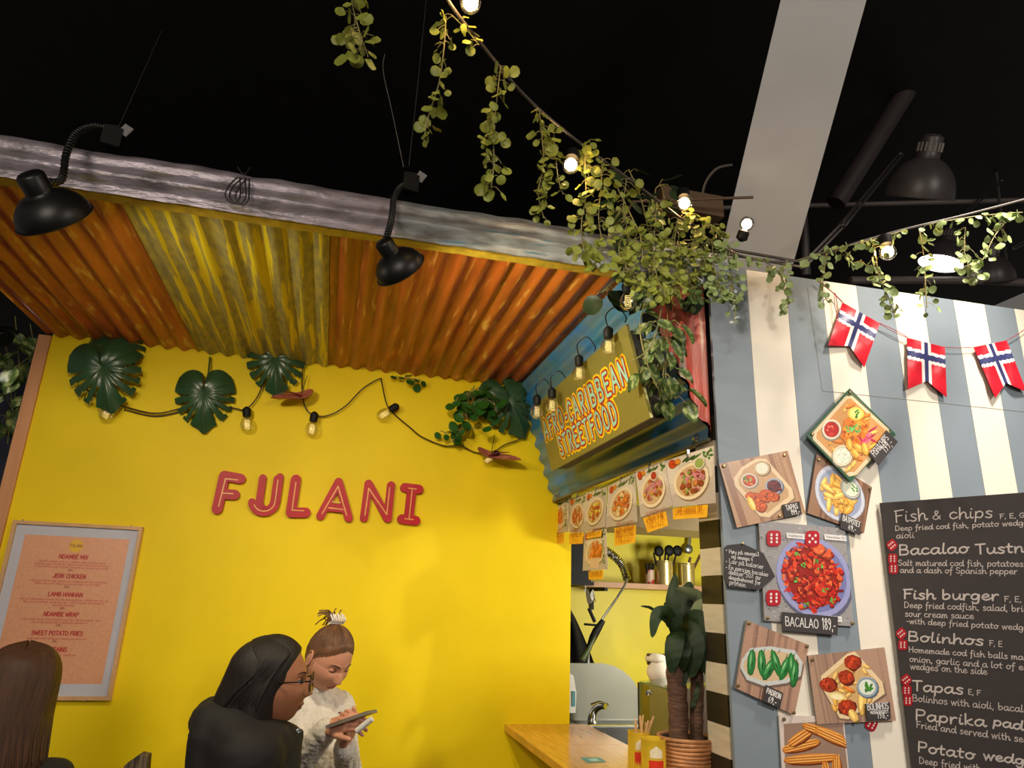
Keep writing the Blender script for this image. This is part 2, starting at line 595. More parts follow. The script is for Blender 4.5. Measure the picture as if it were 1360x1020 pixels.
class Art:
    """flat print on a quad given by its four corners (top-left, top-right, bottom-right, bottom-left)"""

    def __init__(s, q, aspect=1.0, lift=.0006):
        s.q = [V(p) for p in q]
        s.n = (s.q[1] - s.q[0]).cross(s.q[0] - s.q[3]).normalized()
        if s.n.dot(-(s.q[0] - V((0, 0, H)))) < 0:
            s.n = -s.n
        s.a = aspect
        s.mb = MB()
        s.z = lift

    def p(s, u, v, z=None):
        u = max(0, min(1, u))
        v = max(0, min(1, v))
        q = s.q
        a = q[0].lerp(q[1], u)
        b = q[3].lerp(q[2], u)
        return a.lerp(b, v) + s.n * (s.z if z is None else z)

    def step(s):
        s.z += .0000035

    def poly(s, pts, col):
        s.mb.add([s.p(u, v) for u, v in pts], [tuple(range(len(pts)))], col)
        s.step()

    def ell(s, u, v, ru, rv, col, rot=0, jit=0, n=14):
        cr, sr = math.cos(rot), math.sin(rot)
        pts = []
        for i in range(n):
            t = 2 * math.pi * i / n
            k = 1 + random.uniform(-jit, jit)
            x, y = ru * math.cos(t) * k, rv * math.sin(t) * k
            pts.append((u + x * cr - y * sr, v + (x * sr + y * cr) * s.a))
        s.poly(pts, col)

    def bg(s, col):
        s.poly([(0, 0), (1, 0), (1, 1), (0, 1)], col)

    def wood(s, a, b, n=9):
        s.bg(a)
        for i in range(n):
            x = random.random()
            wd = random.uniform(.02, .08)
            k = random.random()
            s.poly([(x, 0), (min(1, x + wd), 0), (min(1, x + wd + .05), 1), (min(1, x + .05), 1)], tuple(a[j] * (1 - k) + b[j] * k for j in range(3)))

    def wedge(s, u, v, l, wd, rot, col):
        d = tuple(x * .45 for x in col)
        h = tuple(min(1, x * 1.5 + .04) for x in col)
        s.ell(u + .006, v + .01, l * 1.08, wd * 1.15, d, rot, .05, 10)
        s.ell(u, v, l, wd, col, rot, .08, 10)
        s.ell(u - wd * .2 * math.sin(rot), v - wd * .25, l * .75, wd * .4, h, rot, .1, 8)

    def blob(s, u, v, r, col, n=5):
        s.ell(u + .008, v + .012, r * 1.06, r * 1.04, tuple(x * .35 for x in col), 0, .12, 12)
        s.ell(u, v, r, r * .95, col, 0, .12, 12)
        for i in range(n):
            k = random.choice((.55, 1.5, 1.9))
            s.ell(u + random.uniform(-.6, .6) * r, v + random.uniform(-.6, .6) * r, r * random.uniform(.12, .3), r * random.uniform(.1, .22),
                  tuple(min(1, x * k) for x in col), random.random() * 3, .2, 6)

    def herb(s, u, v, r, n=6, col=c(60, 130, 40)):
        for i in range(n):
            k = random.uniform(.6, 1.4)
            s.ell(u + random.uniform(-1, 1) * r, v + random.uniform(-1, 1) * r * s.a, r * .5, r * .3, tuple(x * k for x in col), random.random() * 3, .3, 7)

    def bowl(s, u, v, r, rim, fill):
        s.ell(u + .01, v + .015, r * 1.08, r * 1.08, tuple(x * .35 for x in rim))
        s.ell(u, v, r, r, rim)
        s.ell(u, v, r * .86, r * .86, tuple(x * .6 for x in rim))
        s.ell(u, v + .004, r * .8, r * .78, fill)

    def line(s, t, u0, v0, u1, sw, col, rise=0, xh=None, sp=.12, ratio=1.0):
        """one line of stroke lettering between u0 and u1 on baseline v0 (rise = v change)"""
        W = twidth(t, sp)
        A, B = s.p(u0, v0), s.p(u1, v0 + rise)
        ex = (B - A) / W
        up = (s.q[0] - s.q[3]).normalized()
        d = ex.normalized()
        up = (up - d * up.dot(d)).normalized() if True else up
        ey = up * ex.length * ratio
        text(s.mb, t, A, ex, ey, sw, col, sp, nrm=s.n, seg=2)
        s.step()

    def done(s, name, parent):
        return obj(name, s.mb, PRINT, parent, smooth=0)

# ---------------------------------------------------------------- materials
yellow = mat('yellow_paint', c(238, 208, 8), .55, spec=.25, noise=.05, nscale=3, bump=.10, bscale=18)
yel_in = mat('yellow_paint_cool_lit', c(222, 205, 25), .5, noise=.05, nscale=3)  # same yellow as the wall, greener cool-lit tone put into the colour
black = mat('black_paint', c(14, 13, 13), .7, noise=.3, nscale=6)
blackmetal = mat('black_lamp_enamel', c(16, 15, 14), .42, noise=.2, nscale=20)
darkgrey = mat('dark_grey_enamel', c(62, 57, 58), .4, noise=.1, nscale=20)
blackpl = mat('black_plastic', c(10, 9, 9), .6, spec=.3)
chrome = mat('chrome', c(215, 215, 220), .12, 1)
steel = mat('brushed_steel', c(165, 168, 172), .32, .9, noise=.1, nscale=8, stretch=(1, 1, 12))
woodtrim = mat('oak_trim', c(204, 144, 96), .5, noise=.15, nscale=14, stretch=(1, 1, .1))
paleoak = mat('pale_oak_frame', c(205, 160, 110), .5, noise=.1, nscale=20)
counterwood = mat('oiled_beech_counter', c(214, 150, 66), .22, noise=.22, nscale=5, stretch=(16, 1.2, 1), coat=.4)
shelfwood = mat('beech_shelf', c(178, 128, 84), .5, noise=.1, nscale=10)
cream = mat('cream_stripe_paint', c(226, 217, 200), .5, noise=.03, nscale=5, bump=.03)
slate = mat('slate_blue_stripe_paint', c(124, 135, 144), .5, noise=.04, nscale=5, bump=.03)
whitepaint = mat('white_paint', c(225, 222, 218), .5, noise=.03)
tileblack = mat('black_wood_block', c(38, 32, 20), .5, noise=.3, nscale=10, stretch=(1, 1, 6))
tilewhite = mat('whitewashed_wood_block', c(205, 192, 170), .5, noise=.12, nscale=8, stretch=(1, 1, 8))
beamgrey = mat('pale_grey_beam_paint', c(206, 206, 208), .5, noise=.06, nscale=2)
pipegrey = mat('dark_pipe', c(62, 54, 54), .5, noise=.1)
floor_m = mat('floor_concrete', c(72, 66, 60), .7, noise=.1)
rust = mat('orange_painted_sheet', c(200, 108, 44), .34, noise=.1, col2=c(146, 68, 26), cmin=.35, cmax=.7, nscale=6, stretch=(4, .5, 1),
           col3=c(224, 172, 84), c3min=.57, c3max=.68, s3=8, stretch3=(5, .7, 1), bump=.12, bscale=60)
rust2 = mat('burnt_orange_painted_sheet', c(178, 86, 34), .36, noise=.1, col2=c(126, 54, 22), cmin=.35, cmax=.7, nscale=6, stretch=(4, .5, 1),
            col3=c(216, 146, 74), c3min=.58, c3max=.70, s3=8, stretch3=(6, .5, 1), bump=.12, bscale=60)
yelsheet = mat('yellow_peeling_sheet', c(174, 160, 84), .4, col2=c(140, 132, 92), cmin=.4, cmax=.62, nscale=30, stretch=(1.5, .5, 1),
               col3=c(226, 204, 40), c3min=.53, c3max=.56, s3=11, stretch3=(3.2, .14, 1), bump=.2, bscale=90)
fascia_m = mat('galvanised_fascia', c(176, 166, 178), .32, .25, col2=c(120, 112, 116), cmin=.4, cmax=.66, nscale=9, stretch=(1, 1, 4),
               col3=c(150, 140, 120), c3min=.60, c3max=.68, s3=12, stretch3=(.6, 1, 5), bump=.25, bscale=40)
fascia_b = mat('blue_grey_fascia', c(168, 176, 182), .32, .2, col2=c(112, 110, 110), cmin=.4, cmax=.66, nscale=9, stretch=(1, 1, 4),
               col3=c(92, 130, 150), c3min=.58, c3max=.68, s3=10, stretch3=(.6, 1, 5), bump=.25, bscale=40)
lip_m = mat('yellow_painted_lip', c(190, 160, 50), .45, noise=.25, nscale=30)
bluesheet = mat('blue_painted_sheet', c(60, 134, 172), .33, col2=c(110, 138, 150), cmin=.38, cmax=.64, nscale=4, stretch=(1, 1, 2.5),
                col3=c(24, 130, 214), c3min=.54, c3max=.68, s3=3.5, stretch3=(1, .8, 3), bump=.1, bscale=50, coat=.25)
redsheet = mat('red_painted_sheet', c(206, 78, 56), .35, col2=c(192, 110, 94), cmin=.4, cmax=.6, nscale=6, stretch=(5, 1, .6),
               col3=c(222, 196, 176), c3min=.56, c3max=.64, s3=7, stretch3=(4.5, 1, .35), bump=.15, bscale=60)
bulbglass = glass('bulb_glass', (1, 1, 1), .16)
clearglass = glass('clear_glass', (.90, .97, .93), .06)
smokeglass = glass('framed_glass', (.98, .98, .99), .03, .05)
glow = mat('lit_filament', (1, .62, .26), .5, emit=55, noise=0)
filament = mat('filament_glint', (1, .78, .3), .5, emit=.9, noise=0)  # faint emission stands in for glints on the unlit bulbs' filaments
lampglow = mat('lamp_diffuser', (1, .92, .80), .5, emit=4, noise=0)
chalkblk = mat('chalkboard_black', c(52, 45, 46), .65, noise=.08, nscale=40)
chalk = mat('white_chalk_paint', c(200, 190, 186), .7, noise=.05, nscale=80)
leafgreen = mat('round_leaf_green', c(150, 158, 62), .5, noise=.28, nscale=14)
leafpale = mat('round_leaf_pale_green', c(160, 180, 112), .5, noise=.2, nscale=14)
leafdeep = mat('round_leaf_deep_green', c(72, 92, 40), .5, noise=.25, nscale=14)
stem_m = mat('vine_stem', c(140, 132, 78), .6, noise=.15)
darkleaf = mat('monstera_leaf_green', c(46, 78, 48), .30, noise=.25, nscale=9)
midleaf = mat('glossy_leaf_green', c(44, 92, 30), .32, noise=.25, nscale=12)
deepleaf = mat('dracaena_leaf_green', c(28, 46, 20), .55, spec=.3, noise=.3, nscale=8, stretch=(1, 1, .4))
paleleaf = mat('dracaena_pale_leaf', c(120, 130, 96), .4, noise=.3, nscale=9)
pothos_m = mat('pothos_variegated_leaf', c(72, 94, 46), .34, col2=c(168, 176, 112), cmin=.48, cmax=.62, nscale=40)
cable = mat('black_rubber_cable', c(18, 16, 15), .5)
wirebrown = mat('brown_lamp_cord', c(44, 26, 14), .5)
wiregrey = mat('grey_steel_wire', c(110, 106, 100), .4, .5)

# ---------------------------------------------------------------- the setting
ZR = H + 1.0696          # roof soffit height
XF = 1.166               # serving hatch wall
m = MB(); m.bb((-5, -4, -.05), (6, 7, 0)); struct('floor', m, floor_m, smooth=0)
m = MB(); m.bb((-5, -4, 4.6), (6, 7, 4.65)); struct('ceiling', m, black, smooth=0)
m = MB(); m.bb((-5, 6.9, 0), (6, 7, 4.6)); struct('wall_far', m, mat('far_wall_black', c(22, 20, 24), .8), smooth=0)
m = MB(); m.bb((-1.325, 3.4, 0), (XF, 3.5, ZR + .03)); struct('wall_back', m, yellow, smooth=0)
# oak end trim of the yellow wall
m = MB(); m.bb((-1.375, 3.385, 0), (-1.325, 3.52, ZR + .0)); struct('trim_1', m, woodtrim, smooth=0)
m = MB(); m.bb((-1.392, 3.42, 0), (-1.3755, 3.5, ZR)); struct('trim_2', m, mat('dark_edge', c(30, 24, 26), .6), smooth=0)
# navy wall further back on the left
m = MB(); m.bb((-4, 4.6, 0), (-1.2, 4.7, 2.95)); struct('wall_left', m, mat('navy_wall', c(30, 32, 62), .6, noise=.3, nscale=3), smooth=0)
# serving hatch wall
wr = MB(); wr.bb((XF, 2.0, 0), (XF + .04, 3.4, 1.13)); wr.bb((XF, 2.1, 2.235), (XF + .04, 3.4, ZR))
wr = struct('wall_right', wr, yellow, smooth=0)
m = MB(); m.bb((XF + .002, 1.975, 0), (XF + .05, 2.098, ZR)); pier = obj('pier', m, black, wr, smooth=0)
p0 = PX(957, 690, XF)
z = H + .60
k = 0
while z > .9:
    m = MB(); m.bb((XF - .006, 1.978, z - .0835), (XF + .002, 2.1, z - .0005))
    obj('block', m, tileblack if k % 2 == 0 else tilewhite, wr, smooth=0)
    z -= .0842
    k += 1
# kitchen shell
m = MB(); m.bb((XF + .04, 4.3, 0), (3.2, 4.38, 2.72)); struct('wall_kitchen_back', m, yel_in, smooth=0)
m = MB(); m.bb((3.12, 2.0, 0), (3.2, 4.3, 2.72)); struct('wall_kitchen_side', m, yel_in, smooth=0)
m = MB(); m.bb((XF + .05, 2.1, 2.72), (3.2, 4.38, 2.76)); struct('wall_kitchen_top', m, black, smooth=0)

# striped wall, planks butted side by side
YW = 1.95
ws = MB(); ws.bb((1.2, YW + .012, 0), (3.4, YW + .05, H + 1.12)); ws = struct('wall_front', ws, whitepaint, smooth=0)
xs = [1.156, 1.303, 1.457, 1.607, 1.752, 1.905, 2.042, 2.182, 2.327, 2.469, 2.615, 2.76, 2.905, 3.05, 3.195, 3.4]
for i in range(len(xs) - 1):
    ztop = H + 1.131 + (xs[i] - 1.3) * .014
    ztop2 = H + 1.131 + (xs[i + 1] - 1.3) * .014
    g_ = .0012
    m = MB()
    m.prism([(xs[i] + g_ / 2, YW, 0), (xs[i + 1] - g_ / 2, YW, 0), (xs[i + 1] - g_ / 2, YW, ztop2), (xs[i] + g_ / 2, YW, ztop)], (0, .012, 0))
    obj('plank', m, slate if i % 2 == 0 else cream, ws, smooth=0)
# fine panel joint and its access line
m = MB()
a, b = H + .716, H + .735
m.prism([(1.562, YW - .0008, a), (2.9, YW - .0008, b), (2.9, YW - .0008, b + .0018), (1.5635, YW - .0008, a + .0018)], (0, .0007, 0))
m.prism([(1.562, YW - .0008, a), (1.5635, YW - .0008, a), (1.545, YW - .0008, H + 1.1), (1.5435, YW - .0008, H + 1.1)], (0, .0007, 0))
obj('panel_joint', m, mat('joint_grey', c(120, 116, 108), .8), ws, smooth=0)

# ---------------------------------------------------------------- corrugated canopy
def corr(mb, O, U, W_, Vd, L_, Nn, pitch, amp, th=.0018, per=10, nv=1, ph=0, wob=0):
    O, U, Vd, Nn = V(O), V(U), V(Vd), V(Nn)
    nu = max(2, int(W_ / pitch * per))

    def top(u, v, o):
        x = u * W_
        h = amp * math.sin(2 * math.pi * x / pitch + ph)
        wv = wob * (NZ.noise(V((v * L_ * 4, o, u * 2))) + .4 * NZ.noise(V((v * L_ * 17, o, u)))) if wob else 0
        return O + U * (x + wv * (u - .3)) + Vd * (v * L_) + Nn * (h + o + wv * .5)
    mb.grid(lambda u, v: top(u, v, 0), nu, nv)
    mb.grid(lambda u, v: top(1 - u, v, -th), nu, nv)
    k = len(mb.v)
    n2 = (nu + 1) * (nv + 1)
    for j in (0, nv):
        for i in range(nu):
            a_ = k - 2 * n2 + j * (nu + 1) + i
            b_ = k - n2 + j * (nu + 1) + (nu - i)
            mb.f.append((a_, a_ + 1, b_ - 1, b_))


YF = 2.0
roof = thing('corrugated_canopy', 'canopy of corrugated sheets in orange, peeling yellow and burnt orange over the yellow wall', 'canopy', (0, 2.7, ZR))
for x0, x1, mm, lb, dz in ((-1.345, -.702, rust, 'orange sheet with yellow wear at the left end', 0),
                           (-.706, -.107, yelsheet, 'olive and yellow peeling sheet', -.004),
                           (-.105, .484, rust2, 'burnt orange sheet right of the yellow one', .0),
                           (.476, .905, rust, 'orange sheet next to the blue panel', -.003)):
    m = MB()
    corr(m, (x0, YF, ZR + dz + .008), (1, 0, 0), x1 - x0, (0, 1, 0), 3.395 - YF, (0, 0, 1), .0745, .0095, nv=4)
    obj('roof_sheet', m, mm, roof, smooth=60, label=lb)
m = MB()
for y in (2.3, 3.1):
    m.bb((-1.33, y, ZR + .03), (.85, y + .045, ZR + .075))
obj('rafter', m, black, roof, smooth=0)
m = MB(); m.bb((-1.345, YF, ZR + .02), (.86, 3.4, ZR + .028)); obj('backing_board', m, black, roof, smooth=0)

fas = thing('metal_fascia', 'wavy galvanised corrugated strip along the front edge of the canopy', 'metal strip', (0, 1.97, ZR))
for x0, x1, mm, lb in ((-1.7, -.715, fascia_m, None), (-.722, .105, fascia_m, None), (.09, .618, fascia_b, 'blue-grey length of fascia'), (.606, 1.235, fascia_b, 'blue-grey length of fascia nearest the vines')):
    m = MB()
    Lx = x1 - x0
    nx = int(Lx / .025)

    def fn(u, v, x0=x0, Lx=Lx, off=0):
        x = x0 + u * Lx
        wv = .007 * NZ.noise(V((x * 3.1, 2, 0))) + .003 * NZ.noise(V((x * 13, 7, 0)))
        s_ = v * 2.6
        hh = .152 + wv * (1 if v > .5 else .4) * 2
        zz = ZR - .012 + v * hh + (wv * .3 if v < .5 else 0)
        yy = 1.985 - .030 * math.sin(math.pi * min(1, v * 1.02)) ** .8 - .0055 * math.cos(2 * math.pi * s_)
        if v > .97:
            yy += .012
        return V((x, yy + off, zz))
    m.grid(lambda u, v: fn(u, v), nx, 34)
    m.grid(lambda u, v: fn(1 - u, v, off=.0025), nx, 34)
    obj('fascia_sheet', m, mm, fas, smooth=70, label=lb)
m = MB()
nx = 100
m.grid(lambda u, v: V((-1.7 + u * 2.9, 1.968 + v * .035, ZR - .014 + .004 * NZ.noise(V((u * 50, 0, v * 3))) - .004 * v)), nx, 3)
m.grid(lambda u, v: V((1.2 - u * 2.9, 1.968 + v * .035, ZR - .010 + .004 * NZ.noise(V((-u * 50, 0, v * 3))) - .004 * v)), nx, 3)
obj('lower_lip', m, lip_m, fas, smooth=60, label='yellow painted bottom lip')
m = MB(); m.bb((-1.6, 2.0, ZR + .04), (.85, 2.03, ZR + .12)); obj('edge_beam', m, black, fas, smooth=0)

# blue leaning sheet above the hatch and its red end
def bl(u, v):    # u: top -> bottom, v: back -> front
    tb, tf = V((.862, 3.385, ZR + .0)), V((.885, 2.0, ZR + .02))
    bb_, bf = V((1.062, 3.385, H + .487)), V((1.158, 2.0, H + .527))
    a = tb.lerp(tf, v)
    b = bb_.lerp(bf, v)
    d = (b - a)
    n = d.cross(tf - tb).normalized()
    if n.x > 0:
        n = -n
    x = u * d.length
    return a.lerp(b, u) + n * (.009 * math.sin(2 * math.pi * x / .076))


blue = thing('blue_canopy_side', 'blue weathered corrugated sheet leaning above the serving hatch, with red end sheet', 'metal sheet', (1.0, 2.7, H + .5))
m = MB()
m.grid(lambda u, v: bl(u, v), 84, 10)
m.grid(lambda u, v: bl(1 - u, v) + V((.002, 0, .001)), 84, 10)
obj('blue_sheet', m, bluesheet, blue, smooth=60)
m = MB()
pr = [bl(u / 40, 1) for u in range(41)]
cols = []
for i in range(41):
    cols.append(pr[i])
nu = 40
vs = []
for i in range(41):
    p = pr[i]
    for j in range(13):
        t = j / 12
        x = p.x * (1 - t) + 1.150 * t
        vs.append(V((x, 1.988 - .010 * math.sin((x - .9) * 2 * math.pi / .076), p.z)))
fs = [(i * 13 + j, i * 13 + j + 1, (i + 1) * 13 + j + 1, (i + 1) * 13 + j) for i in range(40) for j in range(12)]
m.add(vs, fs)
m.add([p + V((0, .003, 0)) for p in vs], [q[::-1] for q in fs])
obj('red_end_sheet', m, redsheet, blue, smooth=60, label='red and white weathered end sheet')
m = MB()
m.tube([(1.06, 3.38, H + .485), (1.155, 2.0, H + .522)], .006, 8)
obj('bottom_rail', m, mat('weathered_rail', c(120, 116, 96), .5, noise=.2), blue)
for t in (.03, .97):
    m = MB()
    m.lathe((1.06 + .09 * t, 3.34 - 1.32 * t, H + .50 + .04 * t), (-1, -.2, -.3), [(.014, 0), (.014, .004), (.007, .006), (.006, .02)], 12)
    obj('bolt', m, steel, blue)
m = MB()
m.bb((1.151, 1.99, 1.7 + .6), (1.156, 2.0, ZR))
obj('gap_shade_strip', m, black, blue, smooth=0)  # black strip standing in for the shade in the gap

# ---------------------------------------------------------------- sign over the hatch
sg = thing('hatch_sign', 'olive sign board reading AFRO-CARIBBEAN STREETFOOD on the blue sheet', 'sign', (.9, 2.4, H + .55))
TL_, TR_ = V((.828, 2.915, H + .845)), V((.828, 1.907, H + .845))
BR_, BL_ = V((.905, 1.907, H + .548)), V((.905, 2.915, H + .548))
m = MB()
m.prism([TL_, TR_, BR_, BL_], V((.010, 0, .0025)))
obj('board', m, mat('olive_board', c(140, 132, 66), .4, .3, noise=.04, nscale=3), sg, smooth=0)
m = MB()
m.prism([TL_.lerp(BR_, .03) + V((.011, 0, .002)), TR_.lerp(BL_, .03) + V((.011, 0, .002)), BR_ + V((.011, .03, .006)), BL_ + V((.011, -.03, .006))], V((.055, 0, .006)))
obj('backing_box', m, mat('sign_box_dark', c(40, 36, 22), .6), sg, smooth=0)
n_ = (TR_ - TL_).cross(TL_ - BL_).normalized()
if n_.x > 0:
    n_ = -n_
ex0 = (TR_ - TL_).normalized()
ey0 = (TL_ - BL_).normalized()
aqua = c(150, 205, 180); redc = c(170, 28, 40); yelc = c(250, 205, 20)
for k_, (sw, col, off, nm) in enumerate(((.042, yelc, .0006, 'yellow_outline'), (.026, redc, .0016, 'red_outline'), (.0115, aqua, .0026, 'lettering'))):
    m = MB()
    for t, u0, u1, v0, hh in (('AFRO-CARIBBEAN', .03, .95, .545, .0450), ('STREETFOOD', .17, .80, .875, .0450)):
        W = twidth(t, .45)
        A = TL_.lerp(TR_, u0) + (BL_ - TL_) * v0
        text(m, t, A + n_ * off, ex0 * ((u1 - u0) * 1.008 / W), ey0 * hh, sw, None, .45, nrm=n_, seg=3)
    obj(nm, m, mat('sign_' + nm, col, .45, noise=.03), sg, smooth=0)

# ---------------------------------------------------------------- relief letters FULANI on the yellow wall
redlet = mat('red_relief_letter', c(182, 12, 30), .45, spec=.3, noise=.1, nscale=20)
groove = mat('gold_letter_inline', c(222, 150, 70), .4, noise=.2, nscale=40)


def relief(name_lab, strokes, inline, px0, py0, px1, py1, wd):
    """strokes in a unit box (x 0..1, y 0..1 up), placed between two wall pixels (bottom-left, top-right)"""
    A, B = PY(px0, py0, 3.4), PY(px1, py1, 3.4)
    sx, sz = B.x - A.x, B.z - A.z
    f = lambda p, y: V((A.x + p[0] * sx, y, A.z + p[1] * sz))
    t = thing('relief_letter', name_lab, 'letter', (A.x + sx / 2, 3.4, A.z), 'red letters spelling FULANI')
    mb = MB()
    for st in strokes:
        P = [f(p, 3.378) for p in st]
        nn = V((0, 1, 0))
        for a_, b_ in zip(P[:-1], P[1:]):
            d = (b_ - a_).normalized()
            s_ = d.cross(nn) * wd / 2
            RB[0] = (RB[0] + 1) % 12
            e_ = V((0, -RB[0] * 3e-5, 0))
            mb.prism([a_ - s_ + e_, b_ - s_ + e_, b_ + s_ + e_, a_ + s_ + e_], (0, .0215, 0))
        for a_ in P:
            RB[0] = (RB[0] + 1) % 12
            a_ = a_ + V((0, -RB[0] * 3e-5, 0))
            mb.prism([a_ + V((math.cos(q), 0, math.sin(q))) * wd / 2 for q in [math.pi / 6 * i for i in range(12)]], (0, .0215, 0))
    body = obj('letter_body', mb, redlet, t, smooth=30)
    mb = MB()
    for st in inline:
        P = [f(p, 3.3768) for p in st]
        ribbon(mb, P, .0055, V((0, -1, 0)))
    obj('inline_groove', mb, groove, t, smooth=0)


U_ = [(.32, .92)] + [(.32, .92), (.32, .35)] + [(.32 + .27 * (1 - math.cos(a)) , .35 - .22 * math.sin(a)) for a in [math.pi * i / 8 for i in range(1, 8)]] + [(.86, .35), (.86, .92)]
U2 = [(.05, .30)] + [(.5 - .45 * math.cos(a), .32 - .27 * math.sin(a)) for a in [math.pi * i / 8 for i in range(1, 8)]] + [(.95, .34), (.95, .98)]
wd_ = .045
relief('red relief letter F, first letter of the name on the yellow wall', [[(.12, .05), (.2, .93)], [(.2, .93), (.9, .88)], [(.17, .45), (.75, .45)]],
       [[(.17, .12), (.27, .85)], [(.27, .85), (.8, .84)], [(.22, .47), (.68, .47)]], 285, 679, 324, 631, wd_)
relief('red relief letter U with a lower hook, second letter of the name', [U_[1:], U2], [[(p[0] * .86 + .08, p[1] * .86 + .04) for p in U2[1:]]], 331, 683, 374, 633, .032)
relief('red relief letter L, third letter of the name', [[(.16, .08), (.2, .94)], [(.16, .08), (.9, .1)]], [[(.22, .86), (.2, .14)], [(.2, .14), (.8, .14)]], 382, 685, 414, 636, wd_)
relief('red relief letter A, fourth letter of the name', [[(.08, .05), (.52, .94)], [(.52, .94), (.95, .04)], [(.25, .28), (.8, .26)]],
       [[(.12, .1), (.52, .82)], [(.52, .82), (.88, .1)], [(.3, .26), (.75, .24)], [(.4, .42), (.65, .41)]], 422, 688, 470, 639, .038)
relief('red relief letter N, fifth letter of the name', [[(.1, .04), (.14, .95)], [(.14, .95), (.88, .06)], [(.88, .06), (.9, .95)]],
       [[(.12, .1), (.16, .82)], [(.16, .82), (.84, .16)], [(.84, .16), (.86, .88)]], 479, 690, 523, 643, .038)
relief('red relief letter I with broad serifs, last letter of the name', [[(.5, .07), (.55, .93)], [(.12, .07), (.9, .05)], [(.15, .94), (.95, .92)]],
       [[(.52, .1), (.57, .9)], [(.3, .08), (.75, .07)], [(.35, .93), (.8, .92)]], 530, 693, 557, 647, wd_)

# ---------------------------------------------------------------- framed menu
fr = thing('framed_menu', 'oak framed peach coloured menu poster with red headings on the yellow wall', 'menu poster', (-1.05, 3.38, H - .44))
fx0, fx1, fz0, fz1 = -1.293, -.797, H - .443, H + .247
yf = 3.372
m = MB()
for a_, b_ in (((fx0, yf, fz0), (fx0 + .014, 3.4, fz1)), ((fx1 - .014, yf, fz0), (fx1, 3.4, fz1)), ((fx0 + .014, yf, fz1 - .014), (fx1 - .014, 3.4, fz1)), ((fx0 + .014, yf, fz0), (fx1 - .014, 3.4, fz0 + .014))):
    m.bb(a_, b_)
obj('frame', m, paleoak, fr, smooth=0)
m = MB(); m.bb((fx0 + .014, 3.384, fz0 + .014), (fx1 - .014, 3.396, fz1 - .014)); obj('mount', m, mat('white_mount_board', c(205, 205, 215), .6, noise=.02), fr, smooth=0)
px0, px1, pz0, pz1 = fx0 + .052, fx1 - .045, fz0 + .06, fz1 - .055
A = Art([(px0, 3.3835, pz1), (px1, 3.3835, pz1), (px1, 3.3835, pz0), (px0, 3.3835, pz0)], (px1 - px0) / (pz1 - pz0), lift=.0003)
A.bg(c(236, 170, 128))
A.ell(.5, .065, .068, .068, c(245, 190, 40), n=24)
rd = c(196, 46, 40)
A.line('FULANI', .44, .073, .56, .0018, c(120, 60, 20), ratio=.9)
y_ = .145
for hd, ls, pr_ in (('NDAMBÉ MIX', ('GRILLED CHICKEN IN YELLOW CURRENT, FRIED PLANTAIN, GRATE', 'PLANTAIN, CHILI, SESAME NUT, SERVED IN CHILI MAYO AND CRISPY RICE', 'CHOOSE EXTRA SALAD OR EXTRA PLANTAIN IN A GLUTEN FREE OPTION'), '249,-'),
                    ('JERK CHICKEN', ('A DELICIOUS MIX OF JERK CHICKEN THE CARIBBEAN WAY WITH FRIED RICE', 'FRESH CHILI MAYO, FRIED PLANTAIN OR SWEET POTATO FRIES'), '229,-'),
                    ('LAMB HANHAN', ('GRILLED LAMB SERVED HANHAN THE THE SENEGALESE WAY, SERVED WITH YELLOW', 'RICE, FRIED PLANTAINS, SALAD AND AND A SPICY MUSTARD AND CALABASH', 'MUSTARD DRESSING'), '249,-'),
                    ('NDAMBE WRAP', ('A TASTY WRAP FILLED WITH CHICKPEAS ROASTED, YELLOW CURRENT, TUNA', 'SALAD AND CHEESE WITH SENEGALESE VINAIGRETTE'), '179,-'),
                    ('SWEET POTATO FRIES', ('HOME MADE FRIES SERVED IN A VEGAN CHILI MAYO DIP',), '89,-'),
                    ('PLANTAINS', ('FRIED AND SERVED IN A CHILI TOMATO DIP',), '')):
    wd2 = twidth(hd) * .0235
    A.line(hd, .5 - wd2 / 2, y_ + .012, .5 + wd2 / 2, .0036, rd, ratio=1.0)
    y_ += .035
    for l_ in ls:
        w2 = min(.86, twidth(l_) * .0106)
        A.line(l_, .5 - w2 / 2, y_ + .006, .5 + w2 / 2, .0011, c(205, 80, 66), ratio=.8)
        y_ += .019
    if pr_:
        A.line(pr_, .47, y_ + .008, .53, .0016, c(150, 60, 30), ratio=.9)
        y_ += .020
    y_ += .034 if len(ls) != 3 else .024
A.line('SERVED FRESH ALL DAY IN THE HALL BY', .27, .945, .62, .0012, c(190, 80, 60), ratio=.8)
A.done('menu_print', fr)
m = MB(); m.bb((fx0 + .014, 3.3795, fz0 + .014), (fx1 - .014, 3.3805, fz1 - .014)); obj('glass_pane', m, smokeglass, fr, smooth=0)
for x, z in ((fx0 + .03, fz1 + .003), (fx1 - .05, fz1 + .003), ((fx0 + fx1) / 2 + .16, fz0 - .003)):
    m = MB()
    m.sph((x, 3.385, z), .0035, n=8, m=6)
    obj('hook', m, steel, fr)

